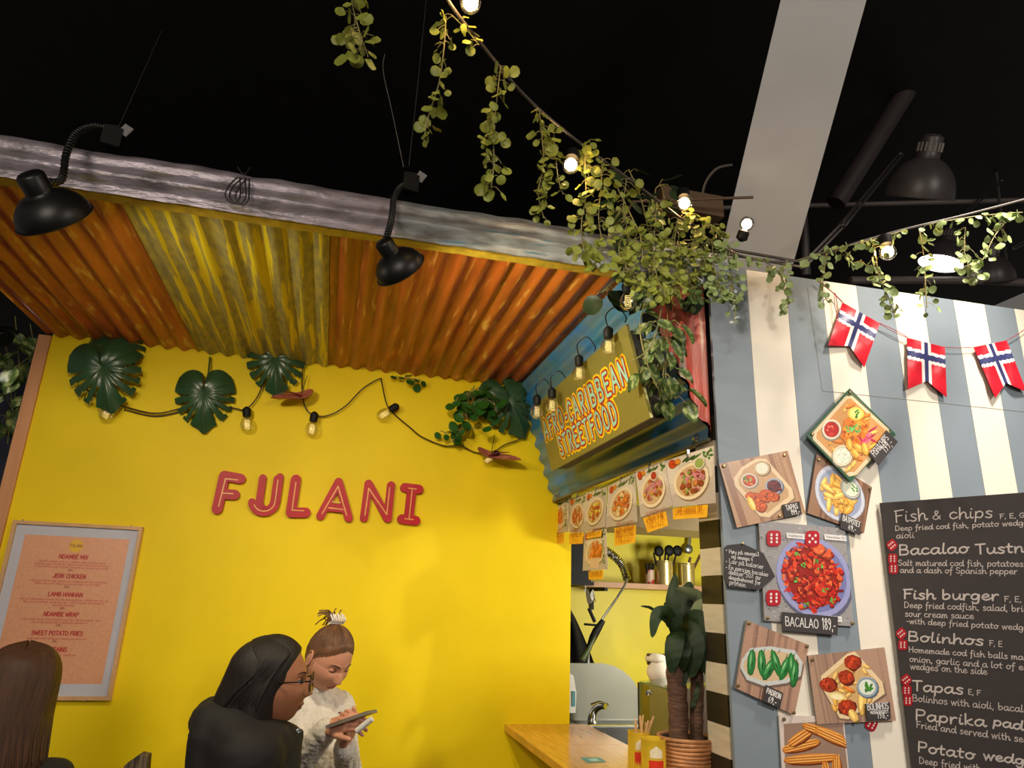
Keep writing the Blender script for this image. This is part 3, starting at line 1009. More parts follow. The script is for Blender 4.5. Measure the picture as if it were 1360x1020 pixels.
# ---------------------------------------------------------------- counter
ZC = 1.158
a1 = PZ(670, 962, ZC); s1 = PZ(718, 990, ZC); e1 = PZ(835, 990, ZC)
xi = e1.x
m = MB(); m.bb((a1.x, s1.y + .001, ZC - .028), (xi, 3.398, ZC))
tag(obj('counter_board', m, counterwood, smooth=0), 'oiled wooden counter board against the yellow wall', 'counter')
m = MB(); m.bb((a1.x, 1.98, ZC - .028), (xi, s1.y - .001, ZC))
cb = tag(obj('counter_board', m, counterwood, smooth=0), 'nearer wooden counter board carrying the tins and basket, blue card on top', 'counter')
q = [PZ(x, y, ZC + .0006) for x, y in ((770, 1006), (797, 1006), (806, 1012), (780, 1013))]
A = Art(q, 1.6, lift=.0002)
if A.n.z < 0:
    A.n = -A.n
A.bg(c(70, 150, 160)); A.poly([(.3, .25), (.72, .25), (.72, .75), (.3, .75)], c(190, 220, 225))
t = tag(A.done('counter_card', None), 'small turquoise card stuck on the nearer counter board', 'card')
# brochures in a rack under the counter
rk = thing('leaflet_rack', 'row of red and white leaflets under the counter edge', 'leaflet rack', (1.09, 2.75, .80))
m = MB(); m.bb((1.07, 2.45, .80), (1.163, 3.0, .82)); m.bb((1.07, 2.45, .82), (1.075, 3.0, .86)); m.bb((1.075, 2.45, ZC - .05), (1.163, 2.47, ZC - .03)); m.bb((1.075, 2.45, .82), (1.08, 2.46, ZC - .03)); obj('rack', m, blackpl, rk, smooth=0)
for i in range(9):
    m = MB()
    y = 2.5 + i * .055
    m.box((1.105 + .004 * (i % 3), y, .96), (.05, .008, .27), Matrix.Rotation(.08, 3, 'X'))
    obj('leaflet', m, mat('leaflet_%s' % ('red' if i % 3 == 0 else 'white' if i % 3 == 1 else 'blue'), (c(190, 40, 30), c(220, 215, 205), c(70, 100, 130))[i % 3], .5), rk, smooth=0)

# ---------------------------------------------------------------- clamp lamps on the canopy edge
def shade(mb, o, d, R, depth, neck=.03, nl=.05, th=.002):
    """bowl opening along d, o = centre of the rim"""
    prof = []
    for i in range(13):
        t = math.pi / 2 * i / 12
        prof.append((R * math.cos(t), -depth * math.sin(t)))
    prof = [p for p in prof if p[0] > neck]
    prof += [(neck, prof[-1][1] - .006), (neck, prof[-1][1] - nl), (neck * .8, prof[-1][1] - nl - .006), (0.0001, prof[-1][1] - nl - .007)]
    mb.lathe(o, d, [(R + .002, .003), (R + .004, 0)] + prof, 32)
    inner = [(R - .001, .003)] + [((R - th * 2) * math.cos(math.pi / 2 * i / 10), -(depth - th * 2) * math.sin(math.pi / 2 * i / 10)) for i in range(11)]
    mb.lathe(o, d, inner, 32, cap=False)


def clamp_lamp(label, rim, d, R, arm, clampc, energy, spot):
    rim = V(rim)
    d = V(d).normalized()
    t = thing('clamp_lamp', label, 'lamp', clampc, 'black clamp lamps on the canopy edge')
    m = MB(); shade(m, rim, d, R, R * .82, R * .36, R * .5)
    obj('lamp_shade', m, blackmetal, t, smooth=50)
    m = MB()
    arm = crom([rim - d * R * 1.2] + [V(a) for a in arm], 8)
    m.tube(arm, .0085, 10)
    for i in range(2, len(arm) - 2):
        tt = (arm[i + 1] - arm[i]).normalized()
        m.lathe(arm[i], tt, [(.0085, -.002), (.0102, 0), (.0085, .002)], 10)
    obj('gooseneck_arm', m, blackmetal, t, smooth=60)
    m = MB()
    cc = V(clampc)
    m.box(cc + V((0, -.012, .0)), (.05, .012, .06), Matrix.Rotation(.2, 3, 'Z'))
    m.box(cc + V((.004, .02, .005)), (.045, .012, .055), Matrix.Rotation(-.1, 3, 'Z'))
    m.box(cc + V((.0, .004, .025)), (.03, .04, .02))
    obj('clamp', m, blackpl, t, smooth=20)
    m = MB(); m.box(cc + V((.03, -.006, .03)), (.028, .004, .034), Matrix.Rotation(.5, 3, 'Y')); obj('label_tag', m, mat('grey_label', c(130, 128, 130), .5), t, smooth=0)
    m = MB(); m.sph(rim - d * R * .35, R * .36, n=16, m=10); obj('bulb', m, lampglow, t, smooth=60)
    light('clamp_lamp_light', 'SPOT', rim - d * R * .02 + d * .01, energy, (1, .87, .60), to=rim + d, spot_size=math.radians(spot), spot_blend=.7, shadow_soft_size=.02)
    return t


r1 = PY(73, 290, 1.74)
clamp_lamp('black bowl clamp lamp with long gooseneck at the left end of the canopy', r1, (.38, .80, -.60), .086,
           [PY(80, 240, 1.80), PY(88, 205, 1.84), PY(101, 178, 1.90), PY(125, 168, 1.95), PY(148, 172, 1.985)], PY(150, 184, 1.985) + V((0, 0, .0)), 32, 150)
r2 = PY(532, 358, 1.76)
clamp_lamp('black clamp lamp tilted right, hanging below the middle of the canopy edge', r2, (.62, .62, -.52), .070,
           [PY(518, 300, 1.83), PY(521, 285, 1.88), PY(523, 265, 1.93), PY(530, 250, 1.96), PY(540, 244, 1.985)], PY(545, 245, 1.985), 34, 155)
# coiled cord hung on the fascia
m = MB()
for dx, sc_, dz in ((0, 1, 0), (.012, .8, .004), (-.014, .9, -.002)):
    o_ = PY(320, 250, 1.935)
    m.tube(crom([o_ + V((dx, 0, .035)), o_ + V((dx - .02 * sc_, -.004, .0)), o_ + V((dx - .026 * sc_, -.004, -.035)), o_ + V((dx, -.002, -.055)), o_ + V((dx + .018 * sc_, -.004, -.03)), o_ + V((dx + .006, 0, .036))], 6), .0022, 6)
m.tube(crom([PY(316, 222, 1.935), PY(324, 232, 1.93), PY(332, 222, 1.94)], 5), .0025, 6)
tag(obj('coiled_cord', m, cable), 'loops of black cord tied over the canopy edge', 'cord')
# hanging wires
def wire(label, pts, r=.0012, m_=wiregrey, name='hanging_wire', grp=None):
    mb = MB(); mb.tube(crom(pts, 6), r, 6)
    return tag(obj(name, mb, m_), label, 'wire', grp)


wire('thin steel wire rising from the left clamp lamp into the dark', [PY(152, 180, 1.99), PY(175, 130, 2.2), PY(215, 40, 2.6)], .0008)
wire('short loose wire sticking up beside the middle clamp', [PY(536, 222, 1.98), PY(521, 150, 1.97), PY(509, 95, 1.96), PY(511, 72, 1.95)], .0013)
wire('long suspension wire from the middle clamp to the ceiling', [PY(543, 220, 1.98), PY(555, 110, 2.2), PY(566, 0, 2.4), PY(568, -30, 2.5)], .0011)

# ---------------------------------------------------------------- bulbs
def bulb(t, tip, ax, r, lit, sock=blackpl, pear=False, ksock=1.0):
    """globe centre tip, ax from globe towards socket; parts added to thing t"""
    tip, ax = V(tip), V(ax).normalized()
    m = MB()
    k = 1.35 if pear else 1.0
    prof = []
    for i in range(11):
        a_ = math.pi * (.0 + .80 * i / 10)
        prof.append((max(1e-4, r * math.sin(a_)), -r * math.cos(a_) * (1 if a_ < 1.57 else k)))
    prof.append((r * .42, prof[-1][1] + r * .25))
    m.lathe(tip, ax, prof, 20, cap=False)
    obj('bulb_globe', m, bulbglass, t, smooth=80)
    h = prof[-1][1]
    m = MB(); m.lathe(tip, ax, [(r * .44, h - .002), (r * .56 * ksock, h), (r * .62 * ksock, h + r * .3), (r * .62 * ksock, h + r * 1.15), (r * .4, h + r * 1.4), (r * .2, h + r * 1.55)], 14)
    obj('socket', m, sock, t, smooth=30)
    m = MB()
    if lit:
        m.sph(tip + ax * r * .05, r * .68, n=12, m=8)
        obj('filament', m, glow, t, smooth=80)
    else:
        a_ = ax.orthogonal().normalized()
        b_ = ax.cross(a_)
        pts = [tip + ax * (r * (.9 - 1.5 * i / 30)) + (a_ * math.cos(i * 1.3) + b_ * math.sin(i * 1.3)) * r * .42 for i in range(31)]
        m.tube(pts, .0006, 4)
        obj('filament', m, filament, t)
    return tip + ax * (h + r * 1.5)


# festoon cable with lit globes
fp = [PY(575, -40, 1.22), PY(600, 8, 1.32), PY(642, 62, 1.42), PY(700, 130, 1.52), PY(765, 186, 1.62), PY(830, 234, 1.70), PY(878, 270, 1.76), PY(930, 310, 1.82), PY(962, 330, 1.84),
      PY(1010, 346, 1.83), PY(1075, 344, 1.80), PY(1130, 325, 1.74), PY(1200, 305, 1.70), PY(1280, 286, 1.66), PY(1372, 262, 1.62)]
fest = thing('festoon_lights', 'thick cable of lit globe bulbs running across the top of the picture through the vines', 'string lights', fp[8])
m = MB(); m.tube(crom(fp, 8), .0042, 8); obj('cable', m, mat('festoon_cable', c(78, 70, 66), .45), fest)
for (px, py, y, rr, ax) in ((625, 4, 1.30, .0215, (-.2, .5, .9)), (758, 219, 1.60, .0215, (.2, .3, .9)), (909, 270, 1.78, .0215, (.1, .3, 1)), (992, 297, 1.86, .0205, (-.1, .55, -.8)), (1179, 335, 1.68, .0225, (.0, .1, 1))):
    tip = PY(px, py, y)
    e = bulb(fest, tip, ax, rr * 1.18, True, ksock=1.3)
    light('festoon_bulb_light', 'POINT', tip + V((0, -.0, 0)), 1.5 if px < 1100 else 1.0, (1, .66, .32), shadow_soft_size=.022)

# string of clear bulbs on the yellow wall
cp = [(108, 512), (130, 528), (146, 534), (165, 540), (205, 549), (238, 543), (262, 536), (310, 542), (325, 544), (340, 530), (352, 505), (368, 470)]
cp2 = [(402, 486), (401, 512), (405, 540), (416, 551), (435, 552), (458, 540), (482, 516), (504, 503), (507, 508), (514, 538), (526, 552), (545, 568), (560, 580), (590, 592), (612, 592), (632, 601), (654, 600), (672, 590), (690, 583), (700, 570), (698, 552), (688, 548)]
ws_ = thing('bulb_string', 'brown cord with clear unlit bulbs looping along the top of the yellow wall', 'string lights', PY(400, 550, 3.37))
m = MB()
m.tube(crom([PY(x, y, 3.375) for x, y in cp], 6), .0032, 6)
m.tube(crom([PY(x, y, 3.375) for x, y in cp2], 6), .0032, 6)
m.tube(crom([PY(x, y, 3.39) for x, y in ((165, 544), (205, 553), (240, 547))], 6), .0028, 6)
obj('cord', m, wirebrown, ws_)
for px, py, ax in ((141, 550, (.25, 0, 1)), (328, 565, (-.15, 0, 1)), (414, 571, (.05, 0, 1)), (509, 551, (.9, 0, .75)), (648, 611, (.75, 0, .6))):
    bulb(ws_, PY(px, py, 3.355), ax, .031 if px != 648 else .025, False, blackpl, True)

# bulbs in front of the sign
for px, py, x, lb in ((834, 402, .80, 'clear pear bulb on a black socket, topmost at the vines by the blue sheet'), (808, 462, .80, 'clear pear bulb hanging before the upper right corner of the sign'),
                      (769, 497, .80, 'clear pear bulb hanging before the middle of the sign top edge'), (733, 540, .79, 'clear pear bulb before the left end of the sign, right one of two close together'),
                      (713, 548, .78, 'clear pear bulb at the far left end of the sign, leftmost of the row')):
    tip = PX(px, py, x)
    t = thing('hanging_bulb', lb, 'bulb', tip, 'clear bulbs in front of the hatch sign')
    e = bulb(t, tip, (0, 0, 1), .0255 if px > 740 else .027, False, blackpl, True)
    m = MB()
    m.tube(crom([e - V((0, 0, .005)), e + V((.0, .02, .05)), e + V((.03, .0, .075)), e + V((.05, -.03, .03)), e + V((.055, -.01, .02))], 6), .0022, 6)
    obj('cord', m, cable, t)

# ---------------------------------------------------------------- monstera leaves and flowers on the yellow wall
def monstera(label, cen, R, rot, tilt, petiole=None, grp='monstera leaves on the yellow wall', ms=darkleaf):
    """cen = petiole joint; leaf tip points along rot (radians from straight down, towards +x)"""
    cen = V(cen)
    t = thing('monstera_leaf', label, 'leaf', cen, grp)
    NA, NR = 96, 10
    slits = []
    for s_ in (-1, 1):
        for k_, a_ in enumerate((.42, .78, 1.13, 1.5)):
            slits.append((s_ * a_ + random.uniform(-.04, .04), .46 + .06 * random.random()))
    holes = [(s_ * a_, .24, .40) for s_ in (-1, 1) for a_ in (.6, .95)]
    Rz = Matrix.Rotation(rot, 3, 'Y')
    Rx = Matrix.Rotation(tilt, 3, 'X')

    def fn(u, v):
        a_ = (u - .5) * 2 * math.pi * .965
        r = (1.0 * (1 - .12 * abs(math.sin(a_))) if abs(a_) < 2.2 else .88 - .32 * ((abs(a_) - 2.2) / .85) ** 2)
        r *= 1 + .13 * math.exp(-(a_ / .16) ** 2)
        p = V((math.sin(a_) * r * v * .9, 0, -math.cos(a_) * r * v)) * R
        p.y = -R * (.12 * v * (1 - v) * 3 - .14 * v * v) - .02 * R * math.cos(a_ * 14) * v * math.exp(-(a_ / 2.4) ** 4) + R * .10 * abs(p.x / R) ** 1.3
        return cen + Rz @ (Rx @ p)

    def keep(u, v):
        a_ = (u - .5) * 2 * math.pi * .965
        for sa, sv in slits:
            wd = .035 + .10 * max(0, v - sv)
            if v > sv and abs(a_ + (v - .7) * .25 * (1 if sa < 0 else -1) - sa) < wd:
                return False
        for ha, v0, v1 in holes:
            if v0 < v < v1 and abs(a_ - ha) < .05:
                return False
        return True
    m = MB()
    m.grid(fn, NA, NR, keep)
    k = len(m.v)
    m.grid(lambda u, v: fn(1 - u, v) + V((0, .0012, 0)), NA, NR, lambda u, v: keep(1 - u, v))
    obj('leaf_blade', m, ms, t, smooth=70)
    m = MB()
    m.tube([fn(.5, v / 8) + V((0, -.0018, 0)) for v in range(9)], [.003 - .0002 * i for i in range(9)], 6)
    for s_ in (-1, 1):
        for a_ in (.55, 1.0, 1.45, 2.0):
            m.tube([fn(.5 + s_ * a_ * (1 if v > 0 else 0) / (2 * math.pi * .965), v / 8 * .9) + V((0, -.0012, 0)) for v in range(1, 9)], .0011, 4)
    obj('vein', m, mat('leaf_vein', c(70, 92, 60), .4), t)
    if petiole:
        m = MB(); m.tube(crom([cen] + [V(p) for p in petiole], 6), .0042, 7); obj('petiole', m, mat('petiole_green', c(74, 92, 40), .4), t)
    return t


monstera('dark monstera leaf close under the roof at the left, upper one of two', PY(152, 456, 3.35), .155, -.25, -.35, [PY(153, 440, 3.38)])
monstera('large dark monstera leaf overlapping another, above the leftmost clear bulb', PY(136, 488, 3.29), .185, -.32, .10, [PY(136, 465, 3.33), PY(128, 463, 3.36)])
monstera('monstera leaf hanging on a straight stalk, second group from the left', PY(271, 522, 3.34), .165, -.12, .1, [PY(276, 500, 3.35), PY(279, 474, 3.37)])
monstera('monstera leaf against the roof edge between yellow and orange sheets', PY(366, 475, 3.33), .17, -.15, .05, [PY(370, 466, 3.37)])
monstera('dark monstera leaf in the right upper corner behind the green round leaves', PY(676, 530, 3.30), .19, -.5, .15, [PY(665, 520, 3.36)])


def anthurium(label, cen, R, d, spx):
    cen = V(cen)
    Rm = frame(d, (0, -.55, 1))
    t = thing('anthurium_flower', label, 'flower', cen)
    m = MB()

    def fn(u, v):
        a_ = (u - .5) * 2 * math.pi
        r = R * (1 - .35 * abs(math.sin(a_ / 2)) ** 1.5 + .35 * math.exp(-(a_ / .35) ** 2))
        p = V((math.sin(a_) * r * v * .62, math.cos(a_) * r * v, R * .25 * v * v * (1 + math.cos(a_ * 2)) * .5 + R * .1 * abs(math.sin(a_)) * v))
        return cen + Rm @ p
    m.grid(fn, 32, 6)
    m.grid(lambda u, v: fn(1 - u, v) - Rm @ V((0, 0, .001)), 32, 6)
    obj('spathe', m, mat('anthurium_pink', c(170, 86, 74), .35, col2=c(190, 120, 96), cmin=.4, cmax=.7, nscale=20), t, smooth=70)
    m = MB(); m.tube(crom([cen + Rm @ V((0, -.01, .004)), cen + Rm @ V((0, R * .3, R * .28)), cen + Rm @ V((spx, R * .75, R * .42))], 5), [.005 - .0003 * i for i in range(11)], 7)
    obj('spadix', m, mat('spadix_red', c(110, 24, 30), .4), t)
    m = MB(); m.tube(crom([cen, cen + V((.01, .02, .06)), cen + V((.02, .03, .12))], 5), .002, 6); obj('stem', m, mat('petiole_green', c(74, 92, 40)), t)


anthurium('pink anthurium flower beneath the monstera leaf at mid wall', PY(398, 528, 3.33), .105, (-.75, -.35, -.35), .0)
anthurium('pink anthurium flower beside the rightmost bulb of the wall string', PY(652, 607, 3.33), .115, (.85, -.35, -.25), .0)

# ---------------------------------------------------------------- round leaved sprays
def leafmesh(name, m_, r=.012, n=9, cup=.25, long=1.0):
    mb = MB()
    vs = [V((0, r * .9, -cup * r * .3))]
    for i in range(n):
        a_ = 2 * math.pi * i / n
        vs.append(V((r * math.sin(a_), r * .95 * long - r * long * math.cos(a_) * (1 if math.cos(a_) < .8 else .82), cup * r * (.6 + .3 * math.sin(3 * a_)))))
    fs = [(0, 1 + i, 1 + (i + 1) % n) for i in range(n)]
    mb.add(vs, fs)
    me = mb.mesh(name, smooth=80)
    me.materials.append(m_)
    return me


LM = {k: [leafmesh('leaf', m_, .012, 9, q, l) for q, l in ((.2, 1), (.5, 1.1), (-.3, .95))] for k, m_ in (('g', leafgreen), ('p', leafpale), ('d', leafdeep))}
LM['f'] = [leafmesh('leaf', mat('frosted_leaf', c(190, 200, 196), .5), .007, 6, .3)]


def put_leaf(parent, pos, d, up, s, me, name='leaf'):
    o = bpy.data.objects.new(name, me)
    C.objects.link(o)
    o.parent = parent
    R = frame(d, up)
    o.matrix_local = Matrix.Translation(V(pos) - wo(parent)) @ R.to_4x4() @ Matrix.Scale(s, 4)
    return o


def spray(label, path, n, spread=.03, kind='g', size=1.0, side=3, cat='vine', grp='leafy sprays of the festoon garland', name='vine_spray'):
    path = [V(p) for p in path]
    pts = crom(path, 8)
    t = thing(name, label, cat, path[0], grp)
    m = MB()
    m.tube(pts, .0016, 5)
    L = len(pts)
    tw = []
    n = int(n * 1.25)
    for i in range(n):
        f = (i + random.random()) / n
        k = min(L - 2, int(f * (L - 1)))
        b0 = pts[k]
        a_ = random.uniform(0, 6.28)
        rr = spread * random.uniform(.35, 1.0)
        e = b0 + V((math.cos(a_) * rr, math.sin(a_) * rr * .8, -random.uniform(-.3, .9) * rr))
        m.tube([b0, (b0 + e) / 2 + V((0, 0, .2 * rr)), e], .0009, 4, cap=False)
        tw.append((e, (e - b0)))
    obj('stem', m, stem_m, t, smooth=60)
    for e, d in tw:
        d = d + V((random.uniform(-1, 1), random.uniform(-1, 1), -1.2)) * spread * .5
        if d.length < 1e-4:
            d = V((0, 0, -1))
        up = V((random.uniform(-1, 1), -random.uniform(.2, 1.2), random.uniform(-.4, .8)))
        put_leaf(t, e, d, up, size * random.uniform(.75, 1.35), random.choice(LM[kind]))
    return t


def S(y, *pp):
    return [PY(x, yy, y + .02 * i * 0) for i, (x, yy) in enumerate(pp)]


spray('leafy spray hanging in from the top edge, left of all the others', S(1.28, (470, -40), (468, 5), (478, 45), (478, 68)), 30, .036, 'g', 1.15)
spray('slim spray hanging below the first lit bulb', S(1.36, (592, 22), (590, 60), (583, 110), (570, 150), (562, 188)), 24, .020, 'g', 1.0)
spray('short tuft of thin leaves just right of the topmost bulb', S(1.38, (600, 20), (622, 42), (636, 60)), 10, .022, 'g', .9)
spray('long spray hanging free with bushy round leaves, right of the slim one', S(1.45, (665, 88), (660, 130), (655, 175), (656, 215), (652, 250)), 44, .026, 'g', 1.0)
spray('spray of yellowish leaves left of the second lit bulb', S(1.54, (716, 145), (720, 185), (722, 220), (715, 255), (722, 290)), 40, .026, 'g', 1.0)
spray('thin side spray curling beside the yellowish one', S(1.54, (735, 170), (738, 210), (742, 240), (748, 258)), 12, .012, 'g', .8)
spray('spray close behind the second lit bulb', S(1.62, (778, 190), (777, 220), (778, 260), (772, 300), (776, 335)), 46, .028, 'g', 1.0)
spray('bushy spray over the canopy edge, right of the second bulb', S(1.66, (800, 210), (798, 250), (795, 290), (800, 330), (790, 352)), 50, .034, 'g', .95)
spray('bushy spray drooping beneath the cable with pale stems', S(1.70, (832, 238), (828, 275), (832, 300), (822, 330), (836, 362)), 40, .034, 'g', .95)
spray('spray curling down over the blue corner of the fascia', S(1.72, (850, 300), (838, 330), (832, 350), (845, 372), (862, 380)), 56, .030, 'g', .85)
spray('dense spray hanging left of the third lit bulb', S(1.76, (872, 268), (870, 300), (868, 330), (872, 365), (884, 395)), 60, .034, 'g', .9)
spray('dense spray with bright tips below the third lit bulb', S(1.76, (900, 290), (896, 320), (893, 345), (897, 372), (896, 388)), 60, .034, 'g', .9)
spray('spray around the joint of fascia and striped wall, upper one', S(1.80, (925, 300), (922, 325), (932, 345), (925, 370)), 54, .036, 'g', .85)
spray('grey green spray at the corner where the striped wall begins', S(1.80, (945, 318), (948, 345), (950, 370), (960, 392)), 54, .034, 'p', .85)
spray('spray of tiny leaves over the top of the red sheet', S(1.82, (905, 330), (912, 360), (920, 385), (925, 402)), 44, .034, 'd', .85)
spray('fringe spray hanging down over the first blue-grey stripe', S(1.80, (968, 325), (970, 355), (972, 380), (970, 405)), 46, .032, 'p', .8)
spray('frosted white twig dangling over the first blue-grey stripe', S(1.80, (970, 380), (972, 400), (976, 415), (975, 426)), 12, .012, 'f', .9)
spray('tuft of leaves above the lit bulb at the corner', S(1.80, (905, 282), (925, 290), (945, 300), (955, 312)), 36, .026, 'g', .75)
spray('leafy tuft beneath the lamp arm on the cable', S(1.78, (1000, 342), (1020, 350), (1035, 362), (1042, 378)), 18, .026, 'p', .9)
spray('thin spray hanging on the cream stripe left of the bunting knot', S(1.80, (1046, 345), (1038, 372), (1046, 396), (1046, 410)), 16, .018, 'p', .85)
spray('thin spray dangling beside the bunting knot', S(1.76, (1098, 336), (1094, 365), (1092, 385), (1100, 402)), 16, .018, 'p', .85)
spray('spray fanning out left of the rightmost lit bulb', S(1.74, (1118, 330), (1128, 340), (1135, 352), (1144, 345)), 12, .026, 'p', .95)
spray('bushy spray hanging under the rightmost lit bulb', S(1.70, (1160, 318), (1164, 345), (1168, 370), (1180, 395), (1188, 418)), 34, .024, 'p', .95)
spray('long spray hanging on the cream stripe right of the rightmost bulb', S(1.68, (1221, 306), (1227, 340), (1229, 375), (1231, 408)), 22, .028, 'p', .95)
spray('spray of round leaves forking between two branches at the right', S(1.66, (1282, 302), (1281, 335), (1290, 360), (1300, 366)), 20, .034, 'p', 1.0)
spray('branch of round leaves sloping down from the right end of the cable', S(1.64, (1336, 294), (1320, 315), (1308, 340), (1300, 352)), 18, .032, 'p', 1.0)
spray('leaves climbing on top of the cable at the right edge', S(1.64, (1232, 298), (1290, 288), (1330, 284), (1358, 282)), 26, .020, 'p', 1.0)
spray('leaves clinging to the cable around the right socket', S(1.70, (1060, 345), (1120, 328), (1160, 318), (1200, 306)), 22, .018, 'p', .9)

# large dark foliage of the corner behind the sprays
def pointed(name, m_, r, long):
    mb = MB()

    def fn(u, v):
        w_ = r * math.sin(math.pi * min(1, v * 1.02 + .02)) ** .75 * (1 - .35 * v)
        return V(((u - .5) * 2 * w_, v * r * 2 * long, .35 * r * abs(u - .5) * 2 - .5 * r * v * v))
    mb.grid(fn, 4, 7)
    me = mb.mesh(name, smooth=70)
    me.materials.append(m_)
    return me


bigleaf = pointed('leaf', pothos_m, .026, 1.35)
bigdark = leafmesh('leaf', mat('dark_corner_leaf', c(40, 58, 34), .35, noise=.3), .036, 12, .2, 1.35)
bigdeep = leafmesh('leaf', midleaf, .026, 11, .2, 1.0)


def bush(name, label, stems, n, spread, me, size, cat='plant', grp=None, droop=.6, stm=stem_m, part='leaf'):
    t = thing(name, label, cat, V(stems[0][0]), grp)
    mb = MB()
    for st in stems:
        mb.tube(crom(st, 6), .0022, 6)
    tw = []
    for i in range(n):
        st = crom(stems[i % len(stems)], 6)
        b0 = st[random.randrange(1, len(st))]
        a_ = random.uniform(0, 6.28)
        rr = spread * random.uniform(.2, 1)
        e = b0 + V((math.cos(a_) * rr, math.sin(a_) * rr, random.uniform(-1, .5) * rr))
        mb.tube([b0, (b0 + e) / 2 + V((0, 0, .3 * rr)), e], .0014, 4, cap=False)
        tw.append((e, e - b0))
    obj('stem', mb, stm, t)
    for e, d in tw:
        d = d.normalized() + V((0, 0, -droop)) + V((random.uniform(-.4, .4), random.uniform(-.4, .4), 0))
        put_leaf(t, e, d, V((random.uniform(-.6, .6), -1, random.uniform(0, .9))), size * random.uniform(.7, 1.1), me, part)
    return t


bush('pothos_plant', 'pothos with cream edged leaves trailing down past the right end of the sign',
     [[PY(874, 372, 1.92), PY(878, 410, 1.88), PY(864, 460, 1.84), PY(838, 480, 1.84)], [PY(882, 375, 1.93), PY(888, 440, 1.88), PY(884, 500, 1.86), PY(898, 530, 1.86)],
      [PY(868, 372, 1.92), PY(850, 430, 1.86), PY(862, 490, 1.85), PY(880, 525, 1.86)], [PY(875, 430, 1.88), PY(886, 455, 1.86), PY(880, 500, 1.86)]], 44, .06, bigleaf, 1.0, droop=1.0)
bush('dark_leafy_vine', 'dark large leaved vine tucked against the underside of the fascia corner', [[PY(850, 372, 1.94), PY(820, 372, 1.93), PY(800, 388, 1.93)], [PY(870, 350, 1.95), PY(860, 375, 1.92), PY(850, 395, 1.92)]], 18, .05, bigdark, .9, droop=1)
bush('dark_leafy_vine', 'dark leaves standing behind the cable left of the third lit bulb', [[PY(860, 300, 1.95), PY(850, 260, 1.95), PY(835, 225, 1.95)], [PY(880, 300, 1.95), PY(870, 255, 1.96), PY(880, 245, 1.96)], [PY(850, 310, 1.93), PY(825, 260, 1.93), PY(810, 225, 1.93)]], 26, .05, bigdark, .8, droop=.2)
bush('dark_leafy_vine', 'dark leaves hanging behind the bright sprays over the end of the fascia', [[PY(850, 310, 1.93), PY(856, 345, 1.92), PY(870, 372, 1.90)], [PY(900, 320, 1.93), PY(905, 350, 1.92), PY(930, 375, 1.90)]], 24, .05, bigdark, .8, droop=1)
bush('round_leaf_plant', 'bunch of glossy green round leaves in the right upper corner of the yellow wall',
     [[PY(640, 512, 3.33), PY(620, 525, 3.28), PY(600, 535, 3.27)], [PY(650, 512, 3.33), PY(640, 540, 3.27), PY(632, 560, 3.27)], [PY(655, 512, 3.33), PY(655, 530, 3.27), PY(660, 548, 3.27)], [PY(630, 512, 3.33), PY(618, 545, 3.27), PY(628, 570, 3.28)]], 60, .075, bigdeep, 1.1)
bush('round_leaf_plant', 'small sprig of green leaves hanging under the bunch in the corner', [[PY(620, 560, 3.34), PY(600, 575, 3.33), PY(585, 572, 3.33)], [PY(620, 560, 3.34), PY(604, 582, 3.33), PY(596, 588, 3.33)]], 11, .03, bigdeep, .75)
bush('round_leaf_plant', 'few dark leaves peeping out at the roof edge above the tilted bulb', [[PY(525, 500, 3.36), PY(545, 503, 3.35), PY(560, 505, 3.35)]], 8, .03, bigdeep, .8)

# plant and lamp in the dark at the far left
bush('trailing_pothos', 'dim pothos trailing down in the dark left of the yellow wall',
     [[PY(20, 420, 4.0), PY(25, 500, 4.0), PY(8, 560, 4.0)], [PY(40, 430, 4.0), PY(50, 500, 4.0), PY(38, 545, 4.0)], [PY(5, 440, 4.0), PY(15, 520, 4.0), PY(10, 590, 4.0)], [PY(-10, 440, 4.0), PY(-5, 520, 4.0)]], 44, .09, bigleaf, 1.9, droop=1)
t = thing('wall_spotlight', 'small round lamp glowing white at the left edge beside the trailing plant', 'lamp', PY(2, 452, 3.8))
o_ = PY(2, 452, 3.8); d_ = V((.55, -.10, -.6)).normalized()
m = MB(); shade(m, o_, d_, .055, .06, .02, .03); obj('lamp_shade', m, blackmetal, t)
m = MB(); m.lathe(o_, d_, [(.0001, -.002), (.05, -.003), (.05, -.006)], 24); obj('diffuser', m, lampglow, t)
light('wall_spotlight_light', 'SPOT', o_ + d_ * .01, 1.2, (1, .92, .8), to=o_ + d_, spot_size=math.radians(150), shadow_soft_size=.03)
m = MB(); m.tube([o_ - d_ * .09, o_ + V((-.02, .1, .1)), V((o_.x, 4.6, o_.z + .15))], .008, 8); obj('lamp_arm', m, blackmetal, t)

# ---------------------------------------------------------------- under the hall ceiling
m = MB()
A0, A1 = PD(1098, -20, 2.75), PD(1004, 345, 3.15)
ax = (A1 - A0).normalized()
sd = ax.cross(ray(1050, 150)).normalized() * .158
dp = sd.cross(ax).normalized() * .12
if dp.y < 0:
    dp = -dp
A1 = A1 + ax * .1
A0 = A0 - ax * .3
m.prism([A0 - sd, A0 + sd, A1 + sd, A1 - sd], dp)
tag(obj('ceiling_brace', m, beamgrey, smooth=0), 'broad pale grey beam slanting down behind the striped wall', 'beam')
m = MB(); m.tube([PD(1300, -30, 4.2), PD(1110, 270, 4.0)], .055, 12); m.tube([PD(1185, 60, 4.1), PD(1240, 62, 4.1)], .04, 10)
tag(obj('ceiling_pipe', m, pipegrey), 'dark pipe slanting across the black ceiling behind the large lamp', 'pipe')


